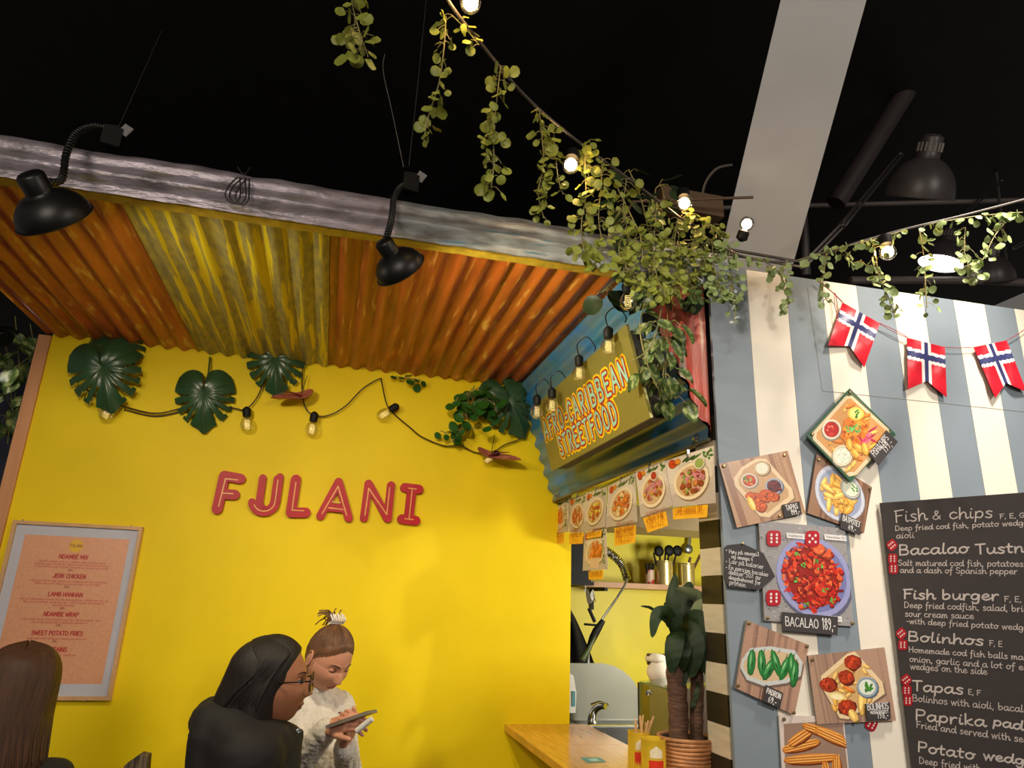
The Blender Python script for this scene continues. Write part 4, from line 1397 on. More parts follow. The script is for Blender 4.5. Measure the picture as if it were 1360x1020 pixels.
def big_lamp(label, rim, d, R, segs, ribbed=True, m_=darkgrey, glowon=False):
    rim, d = V(rim), V(d).normalized()
    t = thing('workshop_lamp', label, 'lamp', rim)
    m = MB()
    prof = [(R + .003, .004), (R + .004, 0)] + [(R * math.cos(a_), -R * 1.22 * math.sin(a_)) for a_ in [math.pi / 2 * i / 14 for i in range(12)]]
    last = prof[-1]
    m.lathe(rim, d, prof + [(R * .33, last[1] - .01)], 40, cap=False)
    m.lathe(rim, d, [(R - .004, .003)] + [((R - .006) * math.cos(a_), -R * 1.2 * math.sin(a_)) for a_ in [math.pi / 2 * i / 12 for i in range(12)]], 40, cap=False)
    obj('lamp_shade', m, m_, t, smooth=60)
    m = MB()
    h0 = last[1]
    m.lathe(rim, d, [(R * .33, h0 + .004), (R * .33, h0 - R * .16), (R * .325, h0 - R * .17), (R * .325, h0 - R * .5), (R * .30, h0 - R * .62), (R * .2, h0 - R * .70), (.001, h0 - R * .72)], 32)
    obj('lamp_cap', m, m_, t, smooth=30)
    a_ = d.orthogonal().normalized()
    b_ = d.cross(a_)
    for i in range(16):
        q = 2 * math.pi * i / 16
        o_ = rim + (a_ * math.cos(q) + b_ * math.sin(q)) * R * .331
        m = MB(); m.tube([o_ + d * (h0 - R * .20), o_ + d * (h0 - R * .46)], R * .022, 6)
        obj('vent_slot', m, mat('slot_glint', c(170, 165, 155), .3, .6), t)
    m = MB(); m.sph(rim - d * R * .35, R * .3, n=16, m=10)
    obj('bulb', m, lampglow if glowon else whitepaint, t)
    for sgm in segs:
        m = MB()
        p, q = V(sgm[0]), V(sgm[1])
        sp_ = V((.0, 0, .010)) if abs((q - p).normalized().z) < .7 else V((.010, 0, 0))
        m.tube([p + sp_, q + sp_], .0055, 8)
        m.tube([p - sp_, q - sp_], .0055, 8)
        m.sph(p, .014, n=10, m=8); m.sph(q, .014, n=10, m=8)
        obj('lamp_arm', m, mat('lamp_arm_grey', c(78, 72, 70), .35, .6), t)
    return t


rc = PY(1219, 262, 2.25)
big_lamp('large dark workshop lamp on a jointed arm above the striped wall', rc, (.1, .62, -.9), .146,
         [(PY(1196, 205, 2.25), PY(1118, 300, 2.05)), (PY(1118, 300, 2.05), PY(1068, 352, 1.98)), (PY(1068, 352, 1.98), PY(965, 334, 2.02))])
t2 = big_lamp('dark lamp with its lit rim showing, low behind the striped wall top at the right', PY(1249, 350, 3.0), (-.27, .22, -.96), .123, [(PY(1262, 300, 3.1), PY(1330, 240, 3.2))], glowon=True)
m = MB(); o_ = PY(1249, 350, 3.0); m.lathe(o_, (-.27, .22, -.96), [(.0001, .001), (.116, .0), (.116, -.003)], 30); obj('diffuser', m, mat('bright_diffuser', (1, .93, .84), emit=7, noise=0), t2)
big_lamp('dark bowl lamp at the right edge above the striped wall', PY(1318, 372, 2.9), (.25, .35, -.8), .115, [(PY(1345, 330, 2.95), PY(1400, 300, 3.0))])
wire('grey rod hanging from the ceiling at the right, slightly slanted', [PY(1308, 143, 3.2), PY(1322, 220, 3.2), PY(1337, 350, 3.2)], .008)
wire('pale cable arching left of the pale grey beam', [PY(972, 219, 2.6), PY(952, 224, 2.6), PY(936, 245, 2.6), PY(933, 275, 2.6), PY(940, 292, 2.6)], .006, mat('pale_cable', c(150, 140, 130), .5))
m = MB(); m.tube(crom([PD(1048, 262, 3.3), PD(1060, 255, 3.3), PD(1066, 285, 3.3), PD(1070, 365, 3.3)], 6), .022, 10)
tag(obj('conduit', m, pipegrey), 'dark conduit bending down right of the pale grey beam', 'pipe')
wire('pale cable running down the dark conduit', [PD(1050, 240, 3.25), PD(1060, 262, 3.25), PD(1063, 300, 3.25), PD(1056, 330, 3.25)], .006, mat('pale_cable', c(150, 140, 130), .5))
m = MB(); m.tube([PD(955, 276, 5.0), PD(1500, 262, 4.6)], .016, 8)
tag(obj('ceiling_rail', m, mat('rail_grey', c(110, 100, 98), .5)), 'long thin rail under the dark ceiling behind the lamps', 'rail')
m = MB(); m.tube([PD(1130, 372, 4.0), PD(1290, 372, 4.0), PD(1420, 378, 4.0)], .022, 8)
tag(obj('ceiling_rail', m, mat('rail_grey', c(110, 100, 98), .5)), 'lower dull rail just above the striped wall at the right', 'rail')
m = MB(); m.tube([PD(815, 320, 2.9), PD(840, 268, 2.9), PD(1000, 262, 2.9)], .006, 8); m.bb(PD(870, 285, 3.0), PD(965, 256, 3.0) + V((0, .03, 0)))
tag(obj('ceiling_tray', m, mat('tray_brown', c(96, 74, 52), .5)), 'brownish metal tray behind the leaves at the corner', 'cable tray')

# ---------------------------------------------------------------- pictures on the striped wall
def Wq(pts, y=1.938):
    return [PY(x, yy, y) for x, yy in pts]


board_edge = mat('foam_board_edge', c(120, 110, 100), .6)
pin_m = mat('brass_pin', c(150, 130, 90), .35, .8)


def plaque(label, quad, draw, aspect=1.0, y=1.938, edge=None, pins=(), grp='food photo boards on the striped wall', tagq=None, th=.007):
    q = Wq(quad, y)
    t = thing('food_photo', label, 'picture', (q[3] + q[2]) / 2, grp)
    m = MB(); m.prism(q, (0, th, 0)); obj('board', m, edge or board_edge, t, smooth=0)
    A = Art(q, aspect, lift=.0004)
    draw(A)
    A.done('photo_print', t)
    for u, v in pins:
        p = A.p(u, v, .0045)
        m = MB(); m.lathe(p, (0, -1, 0), [(.0012, -.004), (.0055, 0), (.0045, .0025), (.0001, .003)], 12)
        obj('pin', m, pin_m, t)
    return t, A


def price_tag(label, quad, lines, y=1.929):
    q = Wq(quad, y)
    t = thing('price_tag', label, 'sign', (q[3] + q[2]) / 2)
    m = MB(); m.prism(q, (0, .0025, 0)); obj('tag_board', m, chalkblk, t, smooth=0)
    A = Art(q, 1, lift=.0006)
    for l_, u0, v0, u1, sw, rt in lines:
        A.line(l_, u0, v0, u1, sw, c(225, 220, 216), ratio=rt)
    A.done('chalk_lettering', t)
    return t


fried = c(214, 120, 36); golden = c(226, 164, 64); crust = c(170, 70, 26); redsauce = c(176, 30, 16)


def d_fish(A):
    A.bg(c(44, 88, 62))
    # paper tray, slightly inside the card
    A.poly([(.10, .06), (.86, .02), (.97, .12), (.99, .86), (.92, .96), (.12, .97), (.04, .90), (.03, .14)], c(232, 208, 170))
    for i in range(26):
        t = i / 26
        for u, v, du, dv in ((.06 + t * .88, .045, .004, .03), (.97, .08 + t * .85, .03, .004), (.06 + t * .88, .955, .004, .03), (.05, .08 + t * .85, .03, .004)):
            A.ell(u, v, max(.004, du), max(.004, dv), c(196, 158, 112), n=6)
    A.poly([(.12, .10), (.88, .07), (.92, .13), (.93, .86), (.87, .91), (.14, .92), (.09, .86), (.08, .14)], c(206, 150, 88))
    for i in range(34):
        A.wedge(random.uniform(.14, .88), random.uniform(.14, .86), random.uniform(.06, .12), .026, random.uniform(0, 3.1), random.choice((golden, fried, c(230, 180, 90))))
    A.blob(.5, .42, .22, fried, 22)
    for i in range(28):
        A.ell(.5 + random.uniform(-.17, .17), .42 + random.uniform(-.17, .17), .03, .02, random.choice((c(196, 96, 24), c(232, 150, 60), c(170, 72, 20))), random.random() * 3, .3, 7)
    A.ell(.33, .22, .13, .10, c(236, 200, 80), -.7, n=16); A.ell(.33, .22, .10, .075, c(244, 222, 130), -.7, n=14)
    A.bowl(.22, .66, .15, c(236, 220, 196), c(178, 26, 16))
    for i in range(10):
        A.ell(.22 + random.uniform(-.09, .09), .66 + random.uniform(-.09, .09), .022, .012, random.choice((c(220, 70, 50), c(130, 12, 10), c(235, 130, 100))), random.random() * 3, .3, 6)
    A.bowl(.62, .82, .155, c(236, 220, 190), c(226, 228, 208))
    for i in range(14):
        A.ell(.62 + random.uniform(-.1, .1), .82 + random.uniform(-.1, .1), .03, .01, random.choice((c(240, 240, 230), c(196, 206, 180))), random.random() * 3, .3, 6)
    for i in range(11):
        A.ell(.74 + random.uniform(-.06, .08), .34 + random.uniform(-.14, .14), .10, .016, random.choice((c(206, 60, 96), c(230, 110, 140), c(180, 36, 80))), random.uniform(-.4, 1.9), .15, 10)
    for u, v, r_ in ((.72, .56, .1), (.58, .63, .09), (.80, .50, .1), (.74, .66, .08)):
        A.wedge(u, v, r_, .05, random.uniform(-.4, .9), golden)
    A.herb(.33, .22, .05, 6); A.herb(.50, .36, .06, 8, c(110, 176, 90)); A.herb(.42, .46, .06, 8, c(110, 176, 90))


plaque('fried fish and chips photo hung as a diamond on a green card', [(1128.7, 516), (1190, 577), (1130, 640.5), (1071, 578.5)], d_fish, 1.0, 1.924, mat('green_card', c(40, 84, 58), .6), ((.04, .05), (.05, .93)), th=.006)
price_tag('black tag lettered FISH&CHIPS 199 tilted on the diamond photo', [(1154.5, 602.5), (1177.6, 571.3), (1192.6, 587), (1167, 618.4)], (('FISH&CHIPS', .08, .45, .86, .0022, 1.5), ('199,-', .45, .85, .86, .0022, 1.2)), 1.915)


def d_tapas(A):
    A.wood(c(186, 146, 112), c(146, 104, 76), 14)
    A.poly([(.30, .14), (.52, .05), (.66, .08), (.93, .62), (.92, .76), (.48, .97), (.34, .92), (.12, .40), (.13, .28)], c(150, 122, 96))
    A.poly([(.29, .12), (.52, .03), (.66, .06), (.91, .60), (.90, .74), (.47, .95), (.35, .90), (.13, .38), (.14, .26)], c(226, 198, 158))
    A.poly([(.31, .16), (.51, .08), (.62, .11), (.85, .60), (.83, .70), (.47, .88), (.40, .84), (.19, .38), (.20, .29)], c(196, 156, 112))
    A.bowl(.565, .19, .115, c(206, 170, 124), c(222, 220, 196))
    A.bowl(.345, .34, .115, c(226, 210, 190), c(186, 70, 30))
    for i in range(16):
        A.ell(.345 + random.uniform(-.07, .07), .34 + random.uniform(-.07, .07), .024, .016, random.choice((c(206, 60, 30), c(226, 150, 50), c(170, 40, 20), c(150, 180, 80))), random.random() * 3, .3, 6)
    A.herb(.31, .28, .035, 5)
    A.bowl(.665, .50, .125, c(164, 170, 190), c(60, 20, 20))
    for i in range(15):
        A.blob(.665 + random.uniform(-.065, .065), .50 + random.uniform(-.065, .065), .026, c(112, 36, 34), 2)
    for u, v, r_ in ((.36, .62, .09), (.51, .62, .10), (.62, .66, .07), (.40, .76, .085), (.30, .58, .07)):
        A.blob(u, v, r_, c(194, 84, 30), 9)
    A.ell(.285, .69, .045, .115, c(236, 196, 70), -.15, n=12); A.ell(.295, .69, .022, .09, c(246, 226, 140), -.15, n=10)


plaque('tapas photo board with three dip bowls and fried balls, top left of the striped wall', [(955, 616), (1046, 598.5), (1069.7, 681.5), (978.8, 701)], d_tapas, 1.0, 1.936, board_edge, ((.05, .05), (.93, .06), (.62, .96)))
price_tag('black tag lettered TAPAS 199 on the corner of the tapas photo', [(1038.6, 670.5), (1062, 665.6), (1065.2, 683), (1042, 687.3)], (('TAPAS', .18, .50, .86, .0023, 1.25), ('199,-', .42, .90, .92, .0023, 1.0)), 1.930)


def d_potato(A):
    A.wood(c(150, 112, 86), c(112, 80, 62), 14)
    A.ell(.50, .48, .45, .45, c(120, 100, 90), n=26)
    A.ell(.49, .46, .44, .44, c(196, 200, 214), n=26); A.ell(.49, .46, .38, .38, c(150, 158, 184), n=26)
    for i in range(40):
        a_ = random.uniform(0, 6.28); r_ = random.uniform(.0, .31)
        u, v = .48 + r_ * math.cos(a_), .50 + r_ * math.sin(a_)
        if (u - .62) ** 2 + (v - .27) ** 2 < .02:
            continue
        A.wedge(u, v, random.uniform(.09, .13), .042, random.uniform(0, 3.1), random.choice((golden, c(222, 150, 54), c(236, 186, 96))))
    A.bowl(.64, .26, .17, c(186, 186, 180), c(222, 226, 202)); A.herb(.72, .22, .05, 7)


plaque('potato wedges photo on a round plate, tucked under the diamond photo', [(1084.7, 603), (1158, 647), (1147.4, 708), (1072.4, 681.5)], d_potato, 1.1, 1.940, mat('dark_board_edge', c(90, 66, 56), .6), ((.04, .08), (.96, .06), (.6, .98)), th=.006)
price_tag('black tag lettered BÅTPOTET 69 under the potato wedges photo', [(1118, 681), (1144, 693), (1142, 711), (1116, 701.5)], (('BÅTPOTET', .06, .45, .96, .0022, 1.5), ('69,-', .38, .86, .78, .0022, 1.0)), 1.931)


def d_bac(A):
    A.bg(c(150, 146, 146))
    for i in range(260):
        A.ell(random.random(), random.random(), .02, .006, random.choice((c(186, 180, 178), c(112, 108, 112), c(170, 166, 166), c(128, 122, 126))), random.random() * 3, .3, 5)
    A.ell(.60, .56, .44, .47, c(92, 92, 116), n=30)
    A.ell(.59, .53, .43, .46, c(150, 152, 196), n=30); A.ell(.59, .53, .37, .40, c(116, 120, 170), n=30)
    A.ell(.57, .53, .31, .35, c(150, 30, 18), n=24)
    for i in range(210):
        a_ = random.uniform(0, 6.28); r_ = .34 * random.random() ** .5
        u, v = .57 + r_ * math.cos(a_), .53 + r_ * 1.05 * math.sin(a_)
        k_ = random.random()
        if k_ < .55:
            A.ell(u, v, random.uniform(.02, .06), random.uniform(.01, .025), random.choice((c(200, 40, 20), c(222, 74, 36), c(160, 24, 16), c(236, 110, 60), c(120, 20, 14))), random.random() * 3, .3, 8)
        else:
            A.blob(u, v, random.uniform(.015, .035), random.choice((c(206, 54, 28), c(184, 34, 20), c(226, 92, 48))), 3)
    A.blob(.66, .24, .07, c(220, 96, 50), 6); A.blob(.65, .66, .075, c(200, 50, 26), 6)
    for u, v in ((.40, .30), (.46, .42), (.38, .58), (.66, .42), (.70, .66), (.77, .76), (.47, .82), (.62, .37)):
        A.herb(u, v, .03, 6, c(96, 164, 70))
    for u, v, l_ in ((.30, .12, 'Ungdommen 2022'), (.74, .10, 'Allmennheten 2022'), (.24, .93, 'Tidens Rett 2023 Lokalens Annerkjennelse')):
        w_ = .28 if len(l_) < 20 else .62
        A.poly([(u, v - .02), (u + w_, v - .02), (u + w_, v + .035), (u, v + .035)], c(226, 222, 220))
        A.line(l_.replace('U', 'U'), u + .015, v + .018, u + w_ - .015, .0008, c(60, 50, 50), ratio=1.1)


bq = [(1007.3, 691.5), (1122, 702), (1134, 832), (1015.5, 824.5)]
plaque('large bacalao stew photo on a blue plate in the middle of the striped wall', bq, d_bac, .88, 1.938, board_edge, ((.03, .97), (.98, .97)))
price_tag('black tag lettered BACALAO 189 under the stew photo', [(1038.8, 812.7), (1113, 819), (1112.4, 843.7), (1039.4, 837.4)], (('BACALAO', .05, .72, .66, .0026, 1.15), ('189,-', .72, .74, .97, .0028, 1.6)), 1.930)


def d_pad(A):
    A.wood(c(176, 138, 116), c(126, 96, 82), 16)
    A.poly([(.02, .62), (.12, .40), (.42, .26), (.80, .18), (.98, .30), (.99, .50), (.80, .66), (.45, .84), (.15, .86), (.02, .74)], c(112, 92, 82))
    A.poly([(.02, .58), (.12, .37), (.42, .23), (.80, .15), (.96, .27), (.97, .46), (.78, .63), (.45, .80), (.15, .82), (.02, .70)], c(196, 200, 196))
    A.poly([(.06, .60), (.15, .42), (.43, .28), (.78, .21), (.91, .30), (.92, .44), (.76, .58), (.44, .74), (.17, .76), (.06, .68)], c(206, 178, 140))
    for u, v, a_ in ((.17, .55, 1.5), (.33, .50, 1.35), (.46, .54, 1.9), (.55, .42, 1.0), (.70, .44, 1.8), (.80, .38, 1.3), (.86, .46, 1.5)):
        A.wedge(u, v, .18, .060, a_, c(38, 118, 52))
        A.ell(u - .015, v - .03, .07, .010, c(150, 206, 140), a_, .3, 7)
        A.ell(u + .02, v + .04, .06, .010, c(14, 62, 26), a_, .3, 7)
        A.ell(u + .03 * math.cos(a_), v - .17, .006, .05, c(60, 90, 40), .2, n=5)


plaque('green padron peppers photo, tilted, lower left of the striped wall', [(992, 824), (1074.5, 856.7), (1055, 950), (977, 914)], d_pad, 1.0, 1.938, board_edge, ((.03, .03), (.96, .03), (.97, .97), (.02, .95)))
price_tag('black tag lettered PADRON 69 under the green peppers', [(1017.5, 909.5), (1040.5, 920.5), (1036, 941), (1013.5, 931.5)], (('PADRON', .08, .45, .92, .0024, 1.35), ('69,-', .25, .90, .75, .0024, 1.1)), 1.930)


def d_bol(A):
    A.wood(c(172, 138, 116), c(134, 104, 90), 16)
    A.poly([(.50, .05), (.60, .03), (.92, .50), (.93, .66), (.40, .98), (.28, .95), (.10, .48), (.12, .34)], c(120, 96, 80))
    A.poly([(.50, .03), (.60, .01), (.90, .47), (.91, .63), (.40, .95), (.29, .93), (.11, .45), (.13, .31)], c(226, 200, 156))
    A.poly([(.50, .10), (.57, .08), (.84, .48), (.84, .60), (.41, .87), (.34, .85), (.18, .45), (.19, .34)], c(204, 164, 110))
    for i in range(34):
        u = random.uniform(.24, .78); v = random.uniform(.2, .82)
        A.wedge(u, v, random.uniform(.04, .08), .022, random.uniform(0, 3.1), random.choice((golden, c(226, 176, 96), fried)))
    for u, v, r_ in ((.55, .16, .105), (.44, .36, .10), (.20, .44, .10), (.40, .78, .11)):
        A.blob(u, v, r_, c(160, 52, 22), 12)
    A.wedge(.60, .72, .17, .055, 1.75, c(228, 184, 100)); A.wedge(.46, .90, .09, .05, 1.2, c(228, 184, 100))
    A.ell(.29, .62, .10, .05, c(236, 214, 140), .25, n=12); A.ell(.29, .63, .08, .035, c(246, 232, 180), .25, n=10)
    A.bowl(.69, .52, .135, c(150, 166, 180), c(216, 222, 206)); A.herb(.70, .52, .055, 10)


plaque('bolinhos photo of dark fried balls in a paper tray beside the chalkboard', [(1073, 871), (1174.7, 860), (1190, 957), (1085, 962)], d_bol, 1.05, 1.938, board_edge, ((.04, .06), (.5, .99)))
price_tag('black tag lettered BOLINHOS 198 at the corner of the fried balls photo', [(1149, 935), (1182, 932.7), (1183.4, 955.5), (1152.7, 957.2)], (('BOLINHOS', .06, .38, .94, .0022, 1.35), ('M/BÅTPOTET', .15, .62, .92, .0014, .9), ('198,-', .42, .90, .92, .0018, 1.0)), 1.930)


def d_chu(A):
    A.bg(c(212, 196, 186))
    A.poly([(.06, .12), (.98, .05), (.98, 1), (.04, 1)], c(150, 122, 104))
    for u, v, l_, a_ in ((.30, .42, .3, -.25), (.30, .30, .22, -.6), (.66, .22, .34, .32), (.80, .30, .3, .42), (.44, .60, .42, -.08), (.52, .86, .44, -.32), (.80, .80, .3, 1.7), (.68, .90, .3, 1.4), (.34, 1.0, .3, .1)):
        v = min(v, .96)
        A.ell(u + .01, v + .02, l_, .085, c(110, 50, 14), a_, .03, 16)
        A.ell(u, v, l_, .075, c(214, 130, 44), a_, .03, 16)
        for k_ in (-.036, 0, .034):
            A.ell(u - k_ * math.sin(a_), v + k_, l_ * .94, .012, c(240, 178, 92), a_, .05, 12)
            A.ell(u - (k_ + .016) * math.sin(a_), v + k_ + .016, l_ * .92, .008, c(166, 84, 24), a_, .05, 12)


plaque('churros photo at the bottom edge under the padron and bolinhos pictures', [(1034.7, 950), (1120, 952), (1130, 1046), (1040, 1046)], d_chu, .9, 1.942, mat('white_card', c(214, 208, 204), .6), ((.06, .05),), th=.003)

# black note
poly = Wq([(966, 724), (986, 721.7), (1014, 734.7), (1029.6, 765.6), (1009.5, 783.5), (967.8, 779.5), (961.5, 768), (962.5, 728)], 1.932)
t = thing('chalk_note', 'black arrow shaped note with white handwriting about omega 3, left of the stew photo', 'sign', poly[5])
m = MB(); m.prism(poly, (0, .003, 0)); obj('note_board', m, chalkblk, t, smooth=0)
A = Art(Wq([(961, 722), (1030, 722), (1030, 785), (961, 785)], 1.932), 1, lift=.0006)
wh = c(222, 218, 214)
for l_, x0, y0, x1, dy in (('Høy på omega3', 968, 735, 1008, 4), ('og omega 6', 971, 741.5, 1000, 4), ('Lav på kalorier', 968, 748, 1014, 8), ('En porsjon bacalao', 967.5, 756, 1020, 10),
                           ('dekker 50% av', 967.5, 762.5, 1010, 8), ('dagsbehovet for', 967.5, 769, 1010, 8), ('protein', 968.5, 776, 990, 4)):
    A.line(l_, (x0 - 961) / 69, (y0 - 722) / 63, (x1 - 961) / 69, .0014, wh, rise=dy / 63, ratio=.95)
for x, y in ((964.5, 731), (964.5, 746), (964.5, 754)):
    A.ell((x - 961) / 69, (y - 722) / 63, .012, .012, wh, n=6)
A.done('chalk_lettering', t)
m = MB(); m.lathe(A.p(.36, .0, .003), (0, -1, 0), [(.001, -.003), (.005, 0), (.004, .002), (.0001, .0025)], 12); obj('pin', m, pin_m, t)


# red dice stickers
def die(label, cx, cy, r, y=1.933, n=6, plane=None, rot=0, grp='red dice stickers'):
    fn = plane or (lambda a, b: PY(a, b, y))
    pts = []
    for i in range(20):
        a_ = 2 * math.pi * i / 20
        k_ = 1 / (abs(math.cos(a_)) ** 4 + abs(math.sin(a_)) ** 4) ** .25
        pts.append((cx + r * k_ * math.cos(a_ + rot), cy + r * 1.12 * k_ * math.sin(a_ + rot)))
    P = [fn(a, b) for a, b in pts]
    nr = (P[1] - P[0]).cross(P[5] - P[0]).normalized()
    if nr.y > 0:
        nr = -nr
    t = thing('dice_sticker', label, 'sticker', P[5], grp)
    m = MB(); m.prism(P, -nr * .0014); obj('sticker', m, mat('dice_red', c(176, 26, 40), .3), t, smooth=0)
    mb = MB()
    sp = [(-.38, -.5), (.38, -.5), (-.38, 0), (.38, 0), (-.38, .5), (.38, .5)] if n == 6 else [(-.42, -.45), (.42, -.45), (0, 0), (-.42, .45), (.42, .45)]
    for a, b in sp:
        x = cx + r * (a * math.cos(rot) - b * math.sin(rot)); yy = cy + r * (a * math.sin(rot) + b * math.cos(rot))
        q = [fn(x + r * .17 * math.cos(k), yy + r * .2 * math.sin(k)) + nr * .0008 for k in [2 * math.pi * i / 10 for i in range(10)]]
        mb.add(q, [tuple(range(10))])
    obj('pips', mb, mat('dice_white', c(226, 210, 206), .5), t, smooth=0, label='white spots')['kind'] = 'stuff'


die('red six spot die sticker at the upper left of the stew photo', 1028, 715, 9.5)
die('red five spot die sticker at the upper right of the stew photo', 1079, 715.5, 9.5, n=5)
die('red six spot die sticker at the lower left of the stew photo', 1027.5, 794, 9.5)
die('small tilted red die sticker under the fried balls photo', 1157.5, 962, 7.5, 1.946, rot=.5)

# ---------------------------------------------------------------- chalkboard
BD = V((-0.62943584, 0.77694186, 0)).normalized()
b0 = PY(1168, 668, 1.936)
BN = V((-BD.y, BD.x, 0))
if BN.y > 0:
    BN = -BN


def PB(px, py, off=0):
    d = ray(px, py)
    o = b0 + BN * off - V((0, 0, H))
    t_ = o.dot(BN) / d.dot(BN)
    return d * t_ + V((0, 0, H))


cb_ = thing('chalkboard_menu', 'tall black menu board with white handwritten dishes at the right edge', 'menu board', b0 - V((0, 0, 1.4)))
ed = -BD
m = MB()
wB, zt, zb = .62, b0.z, .55
base = V((b0.x, b0.y, zb))
m.prism([base, base + ed * wB, V((base.x, base.y, zt + .018)) + ed * wB, V((base.x, base.y, zt))], -BN * .012)
obj('board', m, chalkblk, cb_, smooth=0)
m = MB()
m.prism([base + ed * .12 - BN * .013 + V((0, 0, .1)), base - BN * .013 + ed * wB + V((0, 0, .1)), base - BN * .013 + ed * wB + V((0, 0, .14)), base + ed * .12 - BN * .013 + V((0, 0, .14))], -BN * .02)
q_ = base + ed * (wB - .06) - BN * .034
m.prism([q_ + V((0, 0, 1.0)), q_ + ed * .05 + V((0, 0, 1.0)), V((q_.x, 1.948, q_.z + 1.0)) + ed * .05, V((q_.x, 1.948, q_.z + 1.0))], (0, 0, .03))
obj('wall_bracket', m, black, cb_, smooth=0)
mb = MB()


def bline(t1, x0, y0, x1, y1, sw, ratio=1.0, rest=''):
    """t1 spans the two pixels; rest continues past the edge of the frame"""
    A_, B_ = PB(x0, y0, .0008), PB(x1, y1, .0008)
    W = twidth(t1)
    ex = (B_ - A_) / W
    d = ex.normalized()
    up = BN.cross(d)
    if up.z < 0:
        up = -up
    text(mb, t1 + rest, A_, ex, up * ex.length * ratio, sw, None, .12, nrm=BN, seg=3, slant=.10)


H1, H2 = .0036, .0021
bline('Fish', 1189, 694, 1233, 690, H1, .86)
bline('&', 1238, 690, 1252, 690, H1 * .8, .85)
bline('chips', 1261, 689, 1320, 687, H1, .80)
bline('F, E, G', 1328, 689, 1362, 687, .002, .75)
bline('Deep fried cod fish, potato wedg', 1189, 705, 1360, 697.5, H2, 0.84, 'es')
bline('aioli', 1190.5, 715, 1215, 714, H2, 0.80)
bline('Bacalao', 1194, 737, 1288, 734, .0046, .70)
bline('Tustn', 1296, 736, 1362, 733, .0046, .70, 'a')
bline('Salt matured cod fish, potatoes', 1193, 751, 1360, 752.5, H2, 0.92, ',')
bline('and a dash of Spanish pepper', 1195.5, 760.5, 1352, 762.5, H2, 0.92)
bline('Fish burger', 1200, 795, 1328, 797, .0046, .68)
bline('F, E,', 1334, 799, 1358, 799.5, .002, .8)
bline('Deep fried codfish, salad, bri', 1201, 807, 1360, 812.5, H2, 0.92, 'oche')
bline('sour cream sauce', 1202, 818.5, 1294, 822, H2, 0.92)
bline('-with deep fried potato wedg', 1204, 828, 1360, 837, H2, 0.88, 'es')
bline('Bolinhos', 1206, 851, 1308, 857, .0043, .63)
bline('F, E', 1314, 857.5, 1332, 859, .002, .9)
bline('Homemade cod fish balls ma', 1207, 866, 1360, 876.5, H2, 0.88, 'de')
bline('onion, garlic and a lot of e', 1208, 878.5, 1360, 890, H2, 0.88, 'gg')
bline('wedges on the side', 1209, 888.5, 1312, 896, H2, 0.92)
bline('Tapas', 1212, 917, 1281, 922, .0043, .68)
bline('E, F', 1286, 922, 1303, 924, .002, .9)
bline('Bolinhos with aioli, bacal', 1212, 931, 1360, 946, H2, 0.92, 'ao')
bline('Paprika', 1216, 956, 1311, 965, .0043, .66)
bline('pad', 1319, 963, 1360, 970, .0043, .68, 'ron')
bline('Fried and served with se', 1217, 966.5, 1360, 986, H2, 0.92, 'a salt')
bline('Potato', 1219, 998, 1296, 1009, .0043, .68)
bline('wedg', 1306, 1008, 1362, 1016, .0043, .66, 'es')
bline('Deep fried with', 1221, 1014, 1304, 1025, H2, 0.96)
obj('chalk_lettering', mb, chalk, cb_, smooth=0)
for i, (x, y, lb) in enumerate(((1184.6, 724, 'topmost red die sticker on the chalkboard beside Bacalao'), (1185.6, 742, 'orange red die sticker, middle of three beside Bacalao'), (1186.6, 755.4, 'lowest red die sticker of three beside Bacalao'),
                                (1197, 841.5, 'upper red die sticker beside Bolinhos on the chalkboard'), (1199, 856.5, 'lower red die sticker beside Bolinhos on the chalkboard'),
                                (1203.5, 903, 'topmost red die sticker beside Tapas on the chalkboard'), (1204.5, 917, 'orange red die sticker, middle of three beside Tapas'), (1206, 930.5, 'lowest red die sticker of three beside Tapas'))):
    die(lb, x, y, 6.2, plane=lambda a, b: PB(a, b, .0025), rot=(.9 if i in (0, 3, 5) else 0), grp='red dice stickers on the chalkboard')

# ---------------------------------------------------------------- bunting
bun = thing('flag_bunting', 'string of red flags with white and blue crosses across the striped wall', 'bunting', PY(1229, 450, 1.93))
m = MB()
for pts in (((1085, 371), (1108, 390), (1119, 401)), ((1085, 373), (1105, 388), (1119, 402)), ((1168, 430), (1186, 440), (1204.6, 448.6)), ((1168, 429), (1190, 439), (1204.6, 447.6)), ((1255, 461), (1274, 462), (1293, 461)), ((1337, 452), (1350, 445), (1372, 430))):
    m.tube(crom([PY(x, y, 1.936) for x, y in pts], 5), .0013, 5)
m.tube(crom([PY(x, y, 1.934) for x, y in ((1109, 389), (1112, 405), (1111, 418), (1114, 424))], 5), .0015, 5)
m.tube(crom([PY(x, y, 1.934) for x, y in ((1108, 389), (1109, 408), (1113, 422))], 5), .0012, 5)
obj('cord', m, mat('red_cord', c(150, 30, 36), .6), bun)
fred, fwh, fbl = c(206, 28, 46), c(232, 226, 224), c(52, 56, 104)
